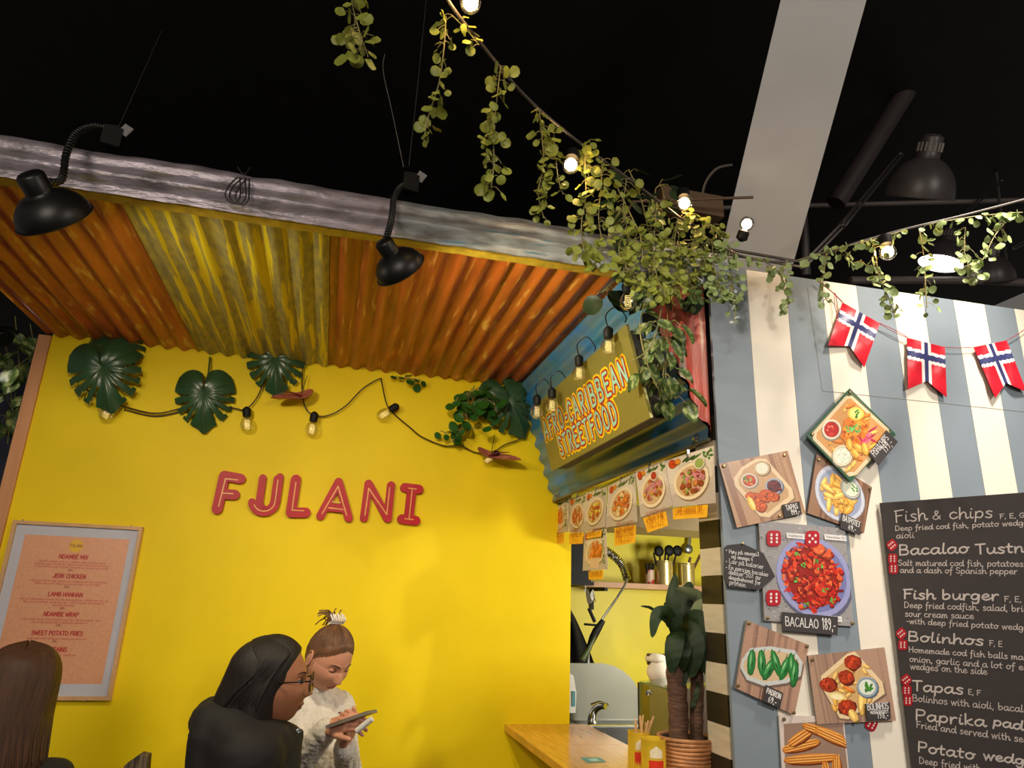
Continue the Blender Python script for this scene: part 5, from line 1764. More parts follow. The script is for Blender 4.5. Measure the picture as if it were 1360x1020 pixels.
for tl, tr, br, nt, bl_ in (((1119, 401.5), (1168.5, 429.3), (1148, 488), (1129, 460), (1100, 458.7)), ((1204.6, 448.4), (1255, 461), (1257.5, 528), (1229, 506), (1206, 517)), ((1293, 461), (1337, 452), (1364, 521), (1336, 508.5), (1322, 528.7))):
    yy = 1.934

    def Q(u, v, z=0.0):
        a_ = V(tl).lerp(V(tr), u); b_ = V(bl_).lerp(V(br), u)
        p = a_.lerp(b_, v)
        w3 = .0035 * math.sin(u * 9 + v * 5) + .002 * math.sin(v * 13)
        return PY(p.x, p.y, yy - z + w3)
    # outline in u,v with the notch
    d_ = V(nt) - V(bl_).lerp(V(br), .5)
    hgt = (V(bl_).lerp(V(br), .5) - V(tl).lerp(V(tr), .5)).length
    nv_ = 1 - min(.35, d_.length / hgt)
    mb = MB()
    N_ = 40

    def vmax(u):
        return 1 - (1 - nv_) * (1 - abs(u - .5) * 2)
    vs, cl = [], []
    for i in range(N_ + 1):
        for j in range(N_ + 1):
            vs.append(Q(i / N_, j / N_ * vmax(i / N_)))
    fsx = {0: [], 1: [], 2: []}
    for i in range(N_):
        for j in range(N_):
            u, v = (i + .5) / N_, (j + .5) / N_ * vmax((i + .5) / N_)
            du, dv = abs(u - .5), abs(v - .29)
            k_ = 2 if (du < .055 or dv < .055) else (1 if (du < .115 or dv < .115) else 0)
            if du < .115 and k_ == 1 and du >= .055 and dv < .055:
                k_ = 2
            k0 = i * (N_ + 1) + j
            fsx[k_].append((k0, k0 + 1, k0 + N_ + 2, k0 + N_ + 1))
    for k_, cc in ((0, fred), (1, fwh), (2, fbl)):
        mb.add(vs, fsx[k_], cc)
    mb.add([p + V((0, .0012, 0)) for p in vs], [f[::-1] for k_ in fsx for f in fsx[k_]], c(150, 20, 34))
    obj('flag', mb, mat('flag_cloth', c(206, 28, 46)) if False else PRINT, bun, smooth=60)

# ---------------------------------------------------------------- hanging photo cards over the hatch
XC = 1.095
m = MB(); m.tube(crom([V((1.08, 3.37, H + .475)), PX(790, 652, XC), PX(845, 624, XC), PX(900, 601, XC), V((1.14, 2.01, H + .50))], 6), .0016, 6)
tag(obj('card_line', m, wiregrey), 'thin line under the blue sheet from which the food cards hang', 'line')


def food(A, kind):
    A.bg(c(212, 196, 184))
    for i in range(8):
        A.ell(random.random(), random.random(), .3, .2, random.choice((c(222, 208, 198), c(196, 180, 168))), random.random(), .2, 10)
    A.poly([(0, .75), (1, .62), (1, 1), (0, 1)], c(190, 176, 168))
    A.blob(.14, .12, .09, c(190, 60, 30), 4); A.blob(.27, .10, .06, c(214, 130, 40), 3)
    for i in range(5):
        A.ell(.45 + i * .06, .10 + .02 * (i % 2), .09, .025, random.choice((c(40, 76, 34), c(70, 110, 44))), -.4, .2, 8)
    A.herb(.88, .12, .08, 9, c(70, 120, 50))
    A.ell(.52, .58, .40, .34, c(140, 112, 92), -.35, n=22)
    A.ell(.50, .54, .40, .34, c(236, 216, 188), -.35, n=22)
    A.ell(.50, .54, .34, .28, c(206, 170, 130), -.35, n=22)
    pal = {'fries': (c(226, 120, 40), c(206, 90, 26)), 'wrap': (c(206, 160, 110), c(190, 70, 40)), 'mix': (c(214, 150, 60), c(196, 60, 40), c(226, 200, 90)), 'jerk': (c(226, 120, 50), c(236, 206, 150), c(206, 80, 40)),
           'lunch': (c(170, 60, 36), c(200, 120, 130), c(206, 150, 70)), 'lamb': (c(150, 60, 40), c(206, 130, 140), c(130, 150, 70), c(196, 120, 60)), 'plantain': (c(222, 110, 36), c(196, 76, 26))}[kind]
    for i in range(46):
        a_ = random.uniform(0, 6.28); r_ = random.random() ** .6
        u = .50 + .28 * r_ * math.cos(a_); v = .54 + .23 * r_ * math.sin(a_) - .1 * (u - .5)
        cc = random.choice(pal)
        if kind in ('fries',):
            A.wedge(u, v, .12, .03, random.uniform(1.1, 2.0), cc)
        elif kind in ('plantain', 'wrap'):
            A.wedge(u, v, .09, .045, random.uniform(1.0, 2.2), cc)
        else:
            A.blob(u, v, random.uniform(.03, .06), cc, 3)
    if kind in ('lunch', 'lamb'):
        A.bowl(.72 if kind == 'lamb' else .60, .24, .11, c(236, 220, 200), c(180, 50, 40) if kind == 'lunch' else c(150, 170, 90))
        for i in range(8):
            A.ell(.52 + random.uniform(-.12, .16), .46 + random.uniform(-.1, .1), .09, .012, c(214, 130, 150), random.random() * 3, .2, 8)
    if kind in ('fries', 'plantain'):
        A.poly([(.26, .70), (.74, .70), (.66, .95), (.34, .95)], c(226, 190, 160))
        for i in range(12):
            A.herb(.86, .25 + i * .055, .05, 3, c(76, 120, 50))


def Cq(pts, x=XC):
    return [PX(a, b, x) for a, b in pts]


def card(label, quad, kind, tg=None, lines=(), x=XC):
    q = Cq(quad, x)
    t = thing('menu_card', label, 'photo card', q[3], 'food photo cards hanging over the hatch')
    m = MB(); m.prism(q, (.0012, 0, 0)); obj('card', m, mat('card_white', c(210, 200, 192), .5), t, smooth=0)
    A = Art(q, 1.0, lift=.0005)
    if A.n.x > 0:
        A.n = -A.n
    food(A, kind)
    A.done('photo_print', t)
    m = MB(); p = (q[0] + q[1]) / 2; m.bb(p + V((-.004, -.004, -.012)), p + V((.004, .004, .012))); obj('clip', m, steel, t, smooth=0)
    if tg:
        q = Cq(tg, x - .004)
        t2_ = thing('price_tag', 'orange yellow paper tag ' + lines[0], 'sign', q[3], None)
        m = MB(); m.prism(q, (.0008, 0, 0)); obj('tag_paper', m, mat('orange_yellow_paper', c(246, 180, 40), .5, noise=.03), t2_, smooth=0)
        A = Art(q, 1, lift=.0005)
        if A.n.x > 0:
            A.n = -A.n
        n = len(lines) - 1
        for i, l_ in enumerate(lines[1:]):
            wv = min(.86, .075 * len(l_) + .12)
            A.line(l_, .5 - wv / 2, (i + .78) / (n + .2), .5 + wv / 2, .0022, c(180, 80, 20), ratio=(1.5 if n > 1 else 1.35))
        A.done('lettering', t2_)


card('sweet potato fries card, leftmost of the hanging row', [(731.5, 669), (755.5, 660), (755, 706), (730, 712.5)], 'fries', [(734, 711), (750, 706.5), (749, 721), (734, 723.5)], ('under the leftmost hanging card', 'SWEET', 'FRIES 89'))
card('narrow wrap card, second from the left of the hanging row', [(756.5, 662.5), (778, 657), (777.5, 707), (756, 707)], 'wrap', [(756, 709), (775, 707), (774, 722), (755.5, 723)], ('under the narrow second card', 'NDAMBE W', '179,-'), XC - .002)
card('card with an oval mixed dish, third from the left', [(778.5, 655), (806, 646.5), (803.5, 700), (775, 706)], 'mix', [(780, 708), (799, 703.5), (798.5, 712.5), (779, 715.5)], ('overlapping the third card and the low one', 'NDAMBE 249'), XC - .004)
card('jerk chicken card with a square bowl, fourth from the left', [(808, 646), (843.5, 627.5), (846, 693), (804.5, 701)], 'jerk', [(816, 701.5), (844.5, 697), (843.5, 720.5), (816, 725.5)], ('under the square bowl card', 'JERK CHICKEN', 'SWEET POTATO', 'FRIES 229'))
card('dinner card with a dip bowl, second from the right of the hanging row', [(844, 626), (883, 611), (893, 672), (851, 687)], 'lunch', [(854, 688), (884, 679), (887.5, 698), (860, 707.5)], ('tilted under the second card from the right', 'CHICKEN W/', 'FRIES 229,-'), XC - .003)
card('lamb dish card, largest and rightmost of the hanging row', [(884, 611.5), (947.5, 592), (950, 668), (893.5, 674)], 'lamb', [(893.5, 675.5), (940, 670), (939, 687), (894, 690)], ('under the rightmost largest card', 'LAMB HANHAN 249,-'))
card('plantain card hanging lower than the others', [(776, 707), (805, 702), (807, 756), (774, 758)], 'plantain', [(781.5, 759), (801.5, 757), (800.5, 769.5), (782, 770)], ('under the low plantain card', 'PLANTAINS 89'), XC + .002)

# ---------------------------------------------------------------- kitchen behind the hatch
zs = PY(850, 776, 4.15).z
sx0, sx1 = PY(786, 776, 4.0).x, 3.1
sh = thing('wall_shelf', 'wooden shelf on the kitchen wall carrying tins', 'shelf', (2.0, 4.2, zs))
m = MB(); m.bb((sx0 - .05, 4.0, zs - .03), (sx1, 4.298, zs)); obj('shelf_board', m, shelfwood, sh, smooth=0)
for x in (1.6, 2.3, 2.9):
    m = MB(); m.bb((x, 4.05, zs - .05), (x + .02, 4.298, zs - .031)); m.bb((x, 4.28, zs - .16), (x + .02, 4.298, zs - .05)); obj('bracket', m, blackpl, sh, smooth=0)
m = MB(); zl = PY(890, 703, 3.0).z; m.bb((1.25, 3.0, zl), (3.1, 3.32, zl + .10)); tag(obj('hood_board', m, mat('pale_board', c(140, 120, 84), .5), smooth=0), 'pale wooden boxed ledge high inside the hatch above the shelf', 'ledge')
tinm = mat('gold_lacquered_tin', c(196, 180, 120), .3, .7, noise=.1)


def tin(label, px, base_y, Y, rpx, top_y, m_, zbase, ribs=True, extra=None, name='tin', grp=None):
    b = PY(px, base_y, Y); b.z = zbase
    r = (PY(px + rpx, base_y, Y) - PY(px, base_y, Y)).length
    h = PY(px, top_y, Y).z - zbase
    t = thing(name, label, 'tin', b, grp)
    m = MB()
    prof = [(r * .96, 0.0), (r * 1.02, .002), (r * 1.02, .006)]
    for i in range(9 if ribs else 2):
        z = h * (.15 + .7 * i / 8) if ribs else h * (.1 + .8 * i)
        if ribs:
            prof += [(r, z - h * .03), (r * 1.02, z)]
        else:
            prof += [(r, z)]
    prof += [(r, h - .006), (r * 1.03, h - .004), (r * 1.03, h), (r * .97, h), (r * .95, h * .2), (.0001, h * .2)]
    m.lathe(b, (0, 0, 1), prof, 28)
    obj('tin_body', m, m_, t, smooth=40)
    return t, b, r, h


t1, b1, r1_, h1 = tin('large ribbed tin full of black ladles on the kitchen shelf', 882, 774, 4.12, 11, 745, tinm, zs, grp='large tins on the kitchen shelf')
t2_, b2, r2_, h2 = tin('large ribbed tin with wooden handles on the kitchen shelf, right one', 912, 777, 4.12, 10, 748, tinm, zs, grp='large tins on the kitchen shelf')
t3_, b3, r3_, h3 = tin('small red and white tin with dark handled cutlery on the shelf', 863, 773, 4.12, 5.5, 757, mat('red_white_tin', c(200, 170, 150), .4, col2=c(180, 40, 30), cmin=.48, cmax=.54, nscale=22), zs, False)


def utensil(label, p0, p1, head=None, r=.006, hr=.035, m_=blackpl, grp=None, kind='ladle'):
    p0, p1 = V(p0), V(p1)
    t = thing(kind, label, 'utensil', p0, grp)
    m = MB(); m.tube([p0, p1], r, 8); obj('handle', m, m_, t)
    if head:
        m = MB(); m.sph(p1 + (p1 - p0).normalized() * hr * .8, (hr, hr * .45, hr), n=14, m=8); obj('bowl', m, m_, t, smooth=80)
    return t


for i, (dx, px, py, hd, lb) in enumerate(((-.03, 868, 734, False, 'thin black handle leaning left in the large tin on the shelf'), (-.01, 876, 738, True, 'leftmost black ladle with a round bowl in the large shelf tin'),
                                      (0, 884, 728, False, 'upright black handle in the middle of the large shelf tin'), (.01, 888, 737, True, 'middle black ladle in the large shelf tin'), (.03, 898, 737, True, 'black ladle leaning right out of the large shelf tin'))):
    e = PY(px, py, 4.10)
    utensil(lb, b1 + V((dx, 0, h1 * .25)), e, hd, hr=.034, grp='black utensils in the left large tin')
for i, (dx, px, py) in enumerate(((.01, 930, 737), (-.01, 917, 740))):
    utensil('brown wooden handle leaning %s in the right large tin' % ('right' if i == 0 else 'left'), b2 + V((dx, 0, h2 * .25)), PY(px, py, 4.10), False, .009, m_=mat('brown_handle', c(90, 52, 34), .5), grp='utensils in the right large tin', kind='wooden_spoon')
for dx, px in ((-.01, 858), (0, 863), (.01, 868)):
    utensil('dark table knife handle in the small red tin', b3 + V((dx, 0, h3 * .3)), PY(px, 748, 4.10), False, .009, grp='cutlery in the small tin', kind='table_knife')
utensil('steel ladle hanging on the kitchen wall above the right tin', PY(917, 704, 4.26), PY(915, 724, 4.26), True, .012, .032, steel, None)
# black box and cloth at the hatch's left
m = MB(); a_, b_ = PY(748, 776, 3.9), PY(785, 722, 3.9); m.bb((a_.x, 3.9, a_.z), (b_.x, 4.29, b_.z + .04)); m.bb((a_.x, 3.88, a_.z + .0), (b_.x + .01, 3.9, a_.z + .02)); m.bb((a_.x + .02, 3.885, a_.z + .04), (b_.x - .02, 3.9, b_.z + .02))
for i in range(4):
    m.bb((a_.x + .03, 3.88, a_.z + .06 + i * .03), (b_.x - .03, 3.886, a_.z + .07 + i * .03))
tag(obj('wall_box', m, blackpl, smooth=0), 'black box mounted on the kitchen wall at the left of the hatch', 'appliance')
m = MB()
p = PY(768, 782, 4.0)
m.grid(lambda u, v: p + V((u * .055 + .02 * v, .02 * math.sin(u * 9) - .1, -.015 - v * .05 + .02 * math.sin(u * 7 + v * 3))), 8, 6)
m.grid(lambda u, v: p + V(((1 - u) * .055 + .02 * v, .02 * math.sin((1 - u) * 9) - .099, -.015 - v * .05 + .02 * math.sin((1 - u) * 7 + v * 3))), 8, 6)
m.tube([p + V((.01, -.09, -.015)), p + V((.012, -.09, .02))], .003, 6)
tag(obj('torn_paper', m, mat('paper_white', c(220, 216, 208), .6)), 'crumpled white paper strip hanging under the black box', 'paper')
m = MB()
pA = PY(760, 800, 4.1)


def cl(u, v):
    x = pA.x - .12 + (.10 + .22 * v ** .7) * u + .02
    return V((x, 4.22 + .03 * math.sin(u * 14 + v * 2), pA.z - v * .44))


m.grid(cl, 30, 20); m.grid(lambda u, v: cl(1 - u, v) + V((0, .004, 0)), 30, 20)
ap = thing('hanging_apron', 'black cloth apron hanging from a hook at the left of the kitchen wall', 'apron', (pA.x, 4.2, pA.z - .44))
obj('cloth', m, mat('black_cloth', c(22, 20, 20), .9), ap, smooth=60)
m = MB(); m.tube([V((pA.x - .05, 4.22, pA.z - .02)), V((pA.x - .05, 4.3, pA.z + .01))], .008, 8); obj('hook', m, steel, ap)
# pre-rinse spray arm
sp_ = thing('spray_arm', 'sprung pre-rinse spray arm of the kitchen sink curving behind the cards', 'tap', PY(782, 862, 3.85))
pth = crom([PY(782, 900, 3.8), PY(783, 850, 3.82), PY(800, 822, 3.8), PY(822, 790, 3.78), PY(832, 770, 3.78), PY(826, 750, 3.8), PY(812, 736, 3.82), PY(800, 728, 3.84), PY(790, 735, 3.86)], 10)
m = MB(); m.tube(pth, .007, 8); obj('hose', m, steel, sp_)
cp_ = crom([PY(833, 770, 3.78), PY(826, 750, 3.8), PY(812, 736, 3.82), PY(800, 728, 3.84)], 30)
co = []
for i, p in enumerate(cp_):
    tt = (cp_[min(i + 1, len(cp_) - 1)] - cp_[max(i - 1, 0)]).normalized()
    a_ = tt.orthogonal().normalized(); b_ = tt.cross(a_)
    for k in range(3):
        q = (i * 3 + k) * .62
        co.append(p + (a_ * math.cos(q) + b_ * math.sin(q)) * .022)
m = MB(); m.tube(co, .0036, 5); obj('spring', m, chrome, sp_)
m = MB(); m.tube([PY(801, 824, 3.8), PY(792, 838, 3.8), PY(781, 862, 3.8)], [.014, .022, .014], 12); m.tube([PY(776, 829, 3.8), PY(800, 831, 3.8)], .006, 8); m.tube([PY(782, 808, 3.8), PY(790, 826, 3.8)], .01, 8)
obj('spray_handle', m, blackpl, sp_)
m = MB(); m.tube([PY(773, 876, 3.75), PY(782, 862, 3.75), PY(792, 843, 3.75)], [.018, .014, .002], 10)
tag(obj('knife_handle', m, mat('green_handle', c(70, 84, 44), .4)), 'dark green pointed handle leaning below the spray arm', 'utensil')
# divider, tap, basin
m = MB()
poly = [PY(x, y, 3.72) for x, y in ((740, 881), (800, 881), (814, 884), (826, 890), (836, 898), (844, 908), (849, 920), (850, 935), (850, 962), (740, 962))]
m.prism(poly, (0, .012, 0))
dv = tag(obj('sink_divider', m, mat('grey_splash_panel', c(150, 150, 140), .35, .3, noise=.03), smooth=0), 'grey splash panel with a rounded corner behind the tap', 'splash panel')
zb = PY(820, 966, 3.5).z
bs = thing('sink_unit', 'stainless steel sink unit beyond the counter', 'sink', (1.7, 3.5, zb - .2))
m = MB(); X0, X1 = XF + .05, 2.05
m.bb((X0, 3.50, zb - .02), (X1, 3.55, zb)); m.bb((X0, 3.70, zb - .02), (X1, 3.78, zb)); m.bb((X0, 3.55, zb - .02), (X0 + .05, 3.70, zb)); m.bb((X1 - .05, 3.55, zb - .02), (X1, 3.70, zb)); obj('rim', m, steel, bs, smooth=0)
m = MB(); m.bb((X0 + .05, 3.55, zb - .16), (X1 - .05, 3.70, zb - .15)); m.bb((X0, 3.5, zb - .16), (X1, 3.51, zb - .0205)); obj('basin', m, steel, bs, smooth=0)
m = MB(); m.bb((X0, 3.52, 0), (X1, 3.7, zb - .17)); obj('cabinet', m, mat('sink_cabinet', c(60, 56, 52), .6), bs, smooth=0)
tp = thing('kitchen_tap', 'chrome lever tap with curved spout before the grey panel', 'tap', PY(786, 968, 3.62))
m = MB(); pb = PY(787, 968, 3.62)
pth = crom([V((pb.x, pb.y, zb)), PY(786, 955, 3.62), PY(789, 944, 3.61), PY(797, 938, 3.58), PY(804, 938, 3.55)], 6)
m.tube(pth, [.024 - .0004 * i for i in range(len(pth))], 14); obj('spout', m, chrome, tp, smooth=80)
m = MB(); m.tube([PY(786, 938, 3.61), PY(797, 934, 3.59), PY(808, 936, 3.56)], [.016, .014, .006], 10); obj('lever', m, chrome, tp, smooth=80)
ds = thing('soap_dispenser', 'white wall soap dispenser partly hidden by the yellow wall edge', 'dispenser', PY(758, 945, 3.62))
m = MB(); a_, b_ = PY(748, 946, 3.62), PY(763, 894, 3.62)
pr_ = [(a_.x, a_.z), (b_.x, a_.z), (b_.x + .004, (a_.z + b_.z) / 2), (b_.x - .012, b_.z - .01), (b_.x - .03, b_.z), (a_.x, b_.z)]
m.prism([V((x, 3.6, z)) for x, z in pr_], (0, .09, 0)); obj('body', m, whitepaint, ds, smooth=0)
m = MB(); m.bb((b_.x - .02, 3.595, a_.z + .03), (b_.x - .004, 3.5995, a_.z + .1)); obj('window', m, mat('dispenser_label', c(90, 150, 160), .4), ds, smooth=0)
# towel on a dark rack, glass counter guard
m = MB(); pT = PY(876, 893, 3.0)
m.sph(pT + V((0, 0, .0)), (.058, .05, .052), n=20, m=12); m.sph(pT + V((-.012, .01, .055)), (.045, .05, .024), n=16, m=10)
for v_ in m.v:
    v_ += V((.006 * NZ.noise(v_ * 30), 0, .008 * NZ.noise(v_ * 24)))
tag(obj('folded_towel', m, mat('white_towel', c(226, 218, 206), .8, noise=.05)), 'rolled white towel behind the plant trunk', 'towel')
m = MB(); m.bb((pT.x - .06, 2.98, ZC - .3), (pT.x + .3, 3.1, pT.z - .051)); m.bb((pT.x - .05, 3.0, pT.z + .03), (pT.x + .3, 3.02, pT.z + .075)); m.bb((pT.x + .06, 3.0, pT.z - .05), (pT.x + .3, 3.02, pT.z + .03))
tag(obj('towel_rack', m, mat('dark_wood', c(58, 40, 20), .6), smooth=0), 'dark wooden rack carrying the rolled towel', 'rack')
gg = thing('glass_guard', 'clear glass food guard with greenish edges standing behind the tins', 'glass guard', PY(872, 970, 2.7))
gq = [PY(850, 906, 2.72), PY(900, 918, 2.45), PY(900, 985, 2.45), PY(850, 985, 2.72)]
m = MB(); m.prism(gq, (.006, .003, 0)); obj('glass_pane', m, clearglass, gg, smooth=0)
m = MB(); m.prism([gq[0], gq[1], gq[1] + V((.18, .06, .012)), gq[0] + V((.18, .06, .012))], (0, 0, .005)); obj('glass_top', m, clearglass, gg, smooth=0)
ge = mat('green_glass_edge', c(96, 130, 96), .2)
m = MB(); m.tube([gq[0], gq[1]], .003, 6); m.tube([gq[0], gq[3]], .0015, 6); obj('glass_edge', m, ge, gg)
m = MB(); m.lathe(gq[0].lerp(gq[1], .2) + V((0, -.01, -.03)), (-.5, -.85, 0), [(.009, -.01), (.009, .008), (.0001, .009)], 12); obj('glass_clamp', m, chrome, gg)
m = MB(); m.bb((1.36, 2.2, ZC - .3), (1.37, 3.0, ZC - .03)); m.bb((1.36, 2.2, .0), (1.8, 3.0, ZC - .2))
tag(obj('inner_worktop', m, mat('dark_wood', c(58, 40, 20), .6), smooth=0), 'dark kitchen unit behind the counter boards', 'cabinet')

# ---------------------------------------------------------------- yellow tins and dracaena on the counter
tiny = mat('yellow_printed_tin', c(226, 190, 50), .3, .2, noise=.08, nscale=20)
for lb, px, y0, Y, rp, ty in (('yellow tin with red print holding wooden sticks, left of two on the counter', 849, 1000, 2.26, 13.5, 971, ), ('yellow tin with red print, right one next to the basket', 868, 1000, 2.14, 15, 980)):
    t, b, r, h = tin(lb, px, y0, Y, rp, ty, tiny, ZC, True, name='counter_tin', grp='yellow tins on the counter')
    m = MB()
    for k_, (az0, az1, z0, z1, cc) in enumerate(((3.9, 5.1, .12, .30, c(190, 50, 24)), (3.9, 5.1, .42, .66, c(206, 52, 26)), (4.0, 5.0, .70, .90, c(226, 214, 180)))):
        vs = []
        for j in range(2):
            for i in range(13):
                a_ = az0 + (az1 - az0) * i / 12
                z = z0 + (z1 - z0) * j
                if k_ == 2 and j == 1:
                    z -= .08 * abs(i - 6) / 6
                if k_ == 1 and j == 0:
                    z += .09 * (i % 2)
                vs.append(b + V((math.cos(a_) * r * 1.035, math.sin(a_) * r * 1.035, z * h)))
        m.add(vs, [(i, i + 1, i + 14, i + 13) for i in range(12)], cc)
    obj('tin_label', m, PRINT, t, smooth=60)
    if px == 849:
        for k_ in range(9):
            m = MB()
            a0 = b + V((.012 * math.cos(k_ * 2), .012 * math.sin(k_ * 2), h * .3))
            a1 = b + V((.010 + (k_ - 3) * .0075, .02 * math.sin(k_ * 2.3), h + .035 + .012 * math.sin(k_ * 5)))
            m.tube([a0, a1], .0032, 6)
            tag(obj('wooden_stick', m, mat('wood_stick', c(214, 170, 120), .6)), 'pale wooden stick standing in the left yellow tin', 'stirrer', 'wooden sticks in the left tin')
bc = PY(911, 978, 2.16)
br = .084
bh = bc.z - ZC
dr = thing('potted_dracaena', 'dark leaved dracaena with thick trunks in a coiled wicker basket on the counter', 'plant', (bc.x, bc.y, ZC))
bx = V((bc.x, bc.y, ZC))
wick = mat('wicker_brown', c(176, 122, 78), .6, noise=.3, nscale=30)
m = MB(); m.lathe(bx, (0, 0, 1), [(br * .78, .001), (br * .8, .004), (br * .96, bh - .004), (br * .9, bh - .004), (br * .8, bh * .7), (.0001, bh * .7)], 30)
bk = obj('basket', m, mat('basket_inner', c(60, 38, 22), .8), dr)
nc = max(6, int(bh / .0105))
for i in range(nc):
    z = .006 + (bh - .008) * i / (nc - 1)
    rr = br * (.82 + .17 * i / (nc - 1))
    m = MB(); m.tube([bx + V((math.cos(q) * (rr + .001 * math.sin(q * 5 + i)), math.sin(q) * rr, z + .0008 * math.sin(q * 3 + i))) for q in [2 * math.pi * k / 40 for k in range(41)]], .0058, 7, cap=False)
    obj('wicker_coil', m, wick, bk)
bark = mat('dracaena_bark', c(92, 64, 50), .8, noise=.4, nscale=14, bump=.6, bscale=40, stretch=(1, 1, 3))
for pts, r0 in (([(901, 985), (901, 950), (899, 915), (897, 880), (900, 850)], .030), ([(925, 985), (925, 950), (926, 915), (924, 890)], .021)):
    m = MB()
    P = crom([PY(x, y, 2.16) for x, y in pts], 5)
    P[0].z = ZC + bh * .6
    m.tube(P, [r0 * (1 + .06 * math.sin(i * 2.1)) for i in range(len(P))], 14)
    obj('trunk', m, bark, dr, smooth=80)


def strap(pts, w_, m_, par, nm='leaf', Y=2.16, fold=.25, side=None):
    P = crom([PY(x, y, Y + dy) for x, y, dy in pts], 8)
    n = len(P) - 1
    mb = MB()
    vs = []
    cam_ = V((0, 0, H))
    for i, p in enumerate(P):
        t_ = (P[min(i + 1, n)] - P[max(i - 1, 0)]).normalized()
        s_ = t_.cross((p - cam_).normalized() + V((.35, 0, .25))).normalized()
        if side:
            s_ = (s_ + V(side)).normalized()
        nn = s_.cross(t_)
        f = i / n
        ww = w_ * (math.sin(math.pi * min(1, f * .93 + .07)) ** .7) + .0006
        for k in (-1, -.5, 0, .5, 1):
            vs.append(p + s_ * ww * k + nn * (abs(k) * ww * fold + .0015 * math.sin(i * 1.7 + k * 3)))
    fs = [(i * 5 + k, i * 5 + k + 1, (i + 1) * 5 + k + 1, (i + 1) * 5 + k) for i in range(n) for k in range(4)]
    mb.add(vs, fs)
    return obj(nm, mb, m_, par, smooth=80)


for pts, w_, m_ in (([(903, 855, 0), (896, 830, -.02), (893, 795, -.02), (897, 762, 0)], .020, deepleaf),
                    ([(906, 850, .02), (905, 820, .03), (912, 790, .04), (916, 772, .05)], .024, deepleaf),
                    ([(918, 835, 0), (932, 812, -.02), (925, 792, -.03), (897, 781, -.03)], .018, paleleaf),
                    ([(915, 835, 0), (930, 806, -.04), (948, 820, -.05), (959, 853, -.05)], .017, paleleaf),
                    ([(900, 850, 0), (888, 818, -.02), (872, 818, -.03), (866, 847, -.03)], .017, deepleaf),
                    ([(898, 840, 0), (880, 822, 0), (865, 808, 0), (851, 805, 0)], .004, deepleaf),
                    ([(903, 835, 0), (897, 845, -.04), (893, 870, -.05), (891, 895, -.04)], .022, deepleaf),
                    ([(910, 835, 0), (925, 828, -.05), (935, 850, -.07), (936, 895, -.06)], .034, deepleaf),
                    ([(908, 838, 0), (916, 840, -.04), (921, 865, -.06), (918, 900, -.05)], .028, deepleaf),
                    ([(906, 840, 0), (907, 850, -.03), (905, 870, -.05), (908, 892, -.04)], .022, deepleaf),
                    ([(900, 842, 0), (890, 830, 0), (885, 815, 0), (883, 800, .01)], .010, deepleaf),
                    ([(905, 840, 0), (920, 818, .0), (938, 822, .0), (945, 845, .02)], .020, deepleaf),
                    ([(922, 905, 0), (930, 880, 0), (939, 885, 0), (942, 905, 0)], .018, deepleaf),
                    ([(922, 905, 0), (915, 885, -.02), (909, 895, -.03), (907, 912, -.03)], .014, deepleaf),
                    ([(924, 900, 0), (926, 915, -.04), (921, 935, -.04), (916, 940, -.04)], .006, deepleaf),
                    ([(920, 890, 0), (924, 880, -.02), (930, 860, -.02), (934, 870, -.02)], .022, deepleaf)):
    strap(pts, w_ * 1.3, m_, dr)

# ---------------------------------------------------------------- patterned chair at the bottom left
ch = thing('upholstered_chair', 'grey brown streaked chair back tip showing at the bottom edge', 'chair', (-.72, 2.72, 0))
chf = mat('streaked_upholstery', c(120, 104, 84), .8, col2=c(60, 50, 40), cmin=.42, cmax=.58, nscale=14, stretch=(5, 5, .5))
ca = PY(166, 1016, 2.75); cbv = PY(186, 1002, 2.75); cd = PY(197, 1004, 2.75)
m = MB()
pr_ = [ca, cbv, cd, V((cd.x + .02, 2.75, .95)), V((cd.x + .06, 2.75, .45)), V((ca.x - .12, 2.75, .45)), V((ca.x - .06, 2.75, ca.z - .12))]
m.prism(pr_, (0, .05, 0)); obj('backrest', m, chf, ch, smooth=0)
cx = (ca.x + cd.x) / 2 - .02
m = MB(); m.bb((cx - .2, 2.36, .40), (cx + .2, 2.80, .46)); obj('seat', m, chf, ch, smooth=0)
for x, y in ((-.18, 2.38), (.16, 2.38), (-.18, 2.76), (.16, 2.76)):
    m = MB(); m.tube([(cx + x + .01, y, 0), (cx + x + .01, y, .40)], [.012, .018], 8); obj('leg', m, blackpl, ch)


# ---------------------------------------------------------------- people
def smooth01(t):
    t = max(0, min(1, t))
    return t * t * (3 - 2 * t)


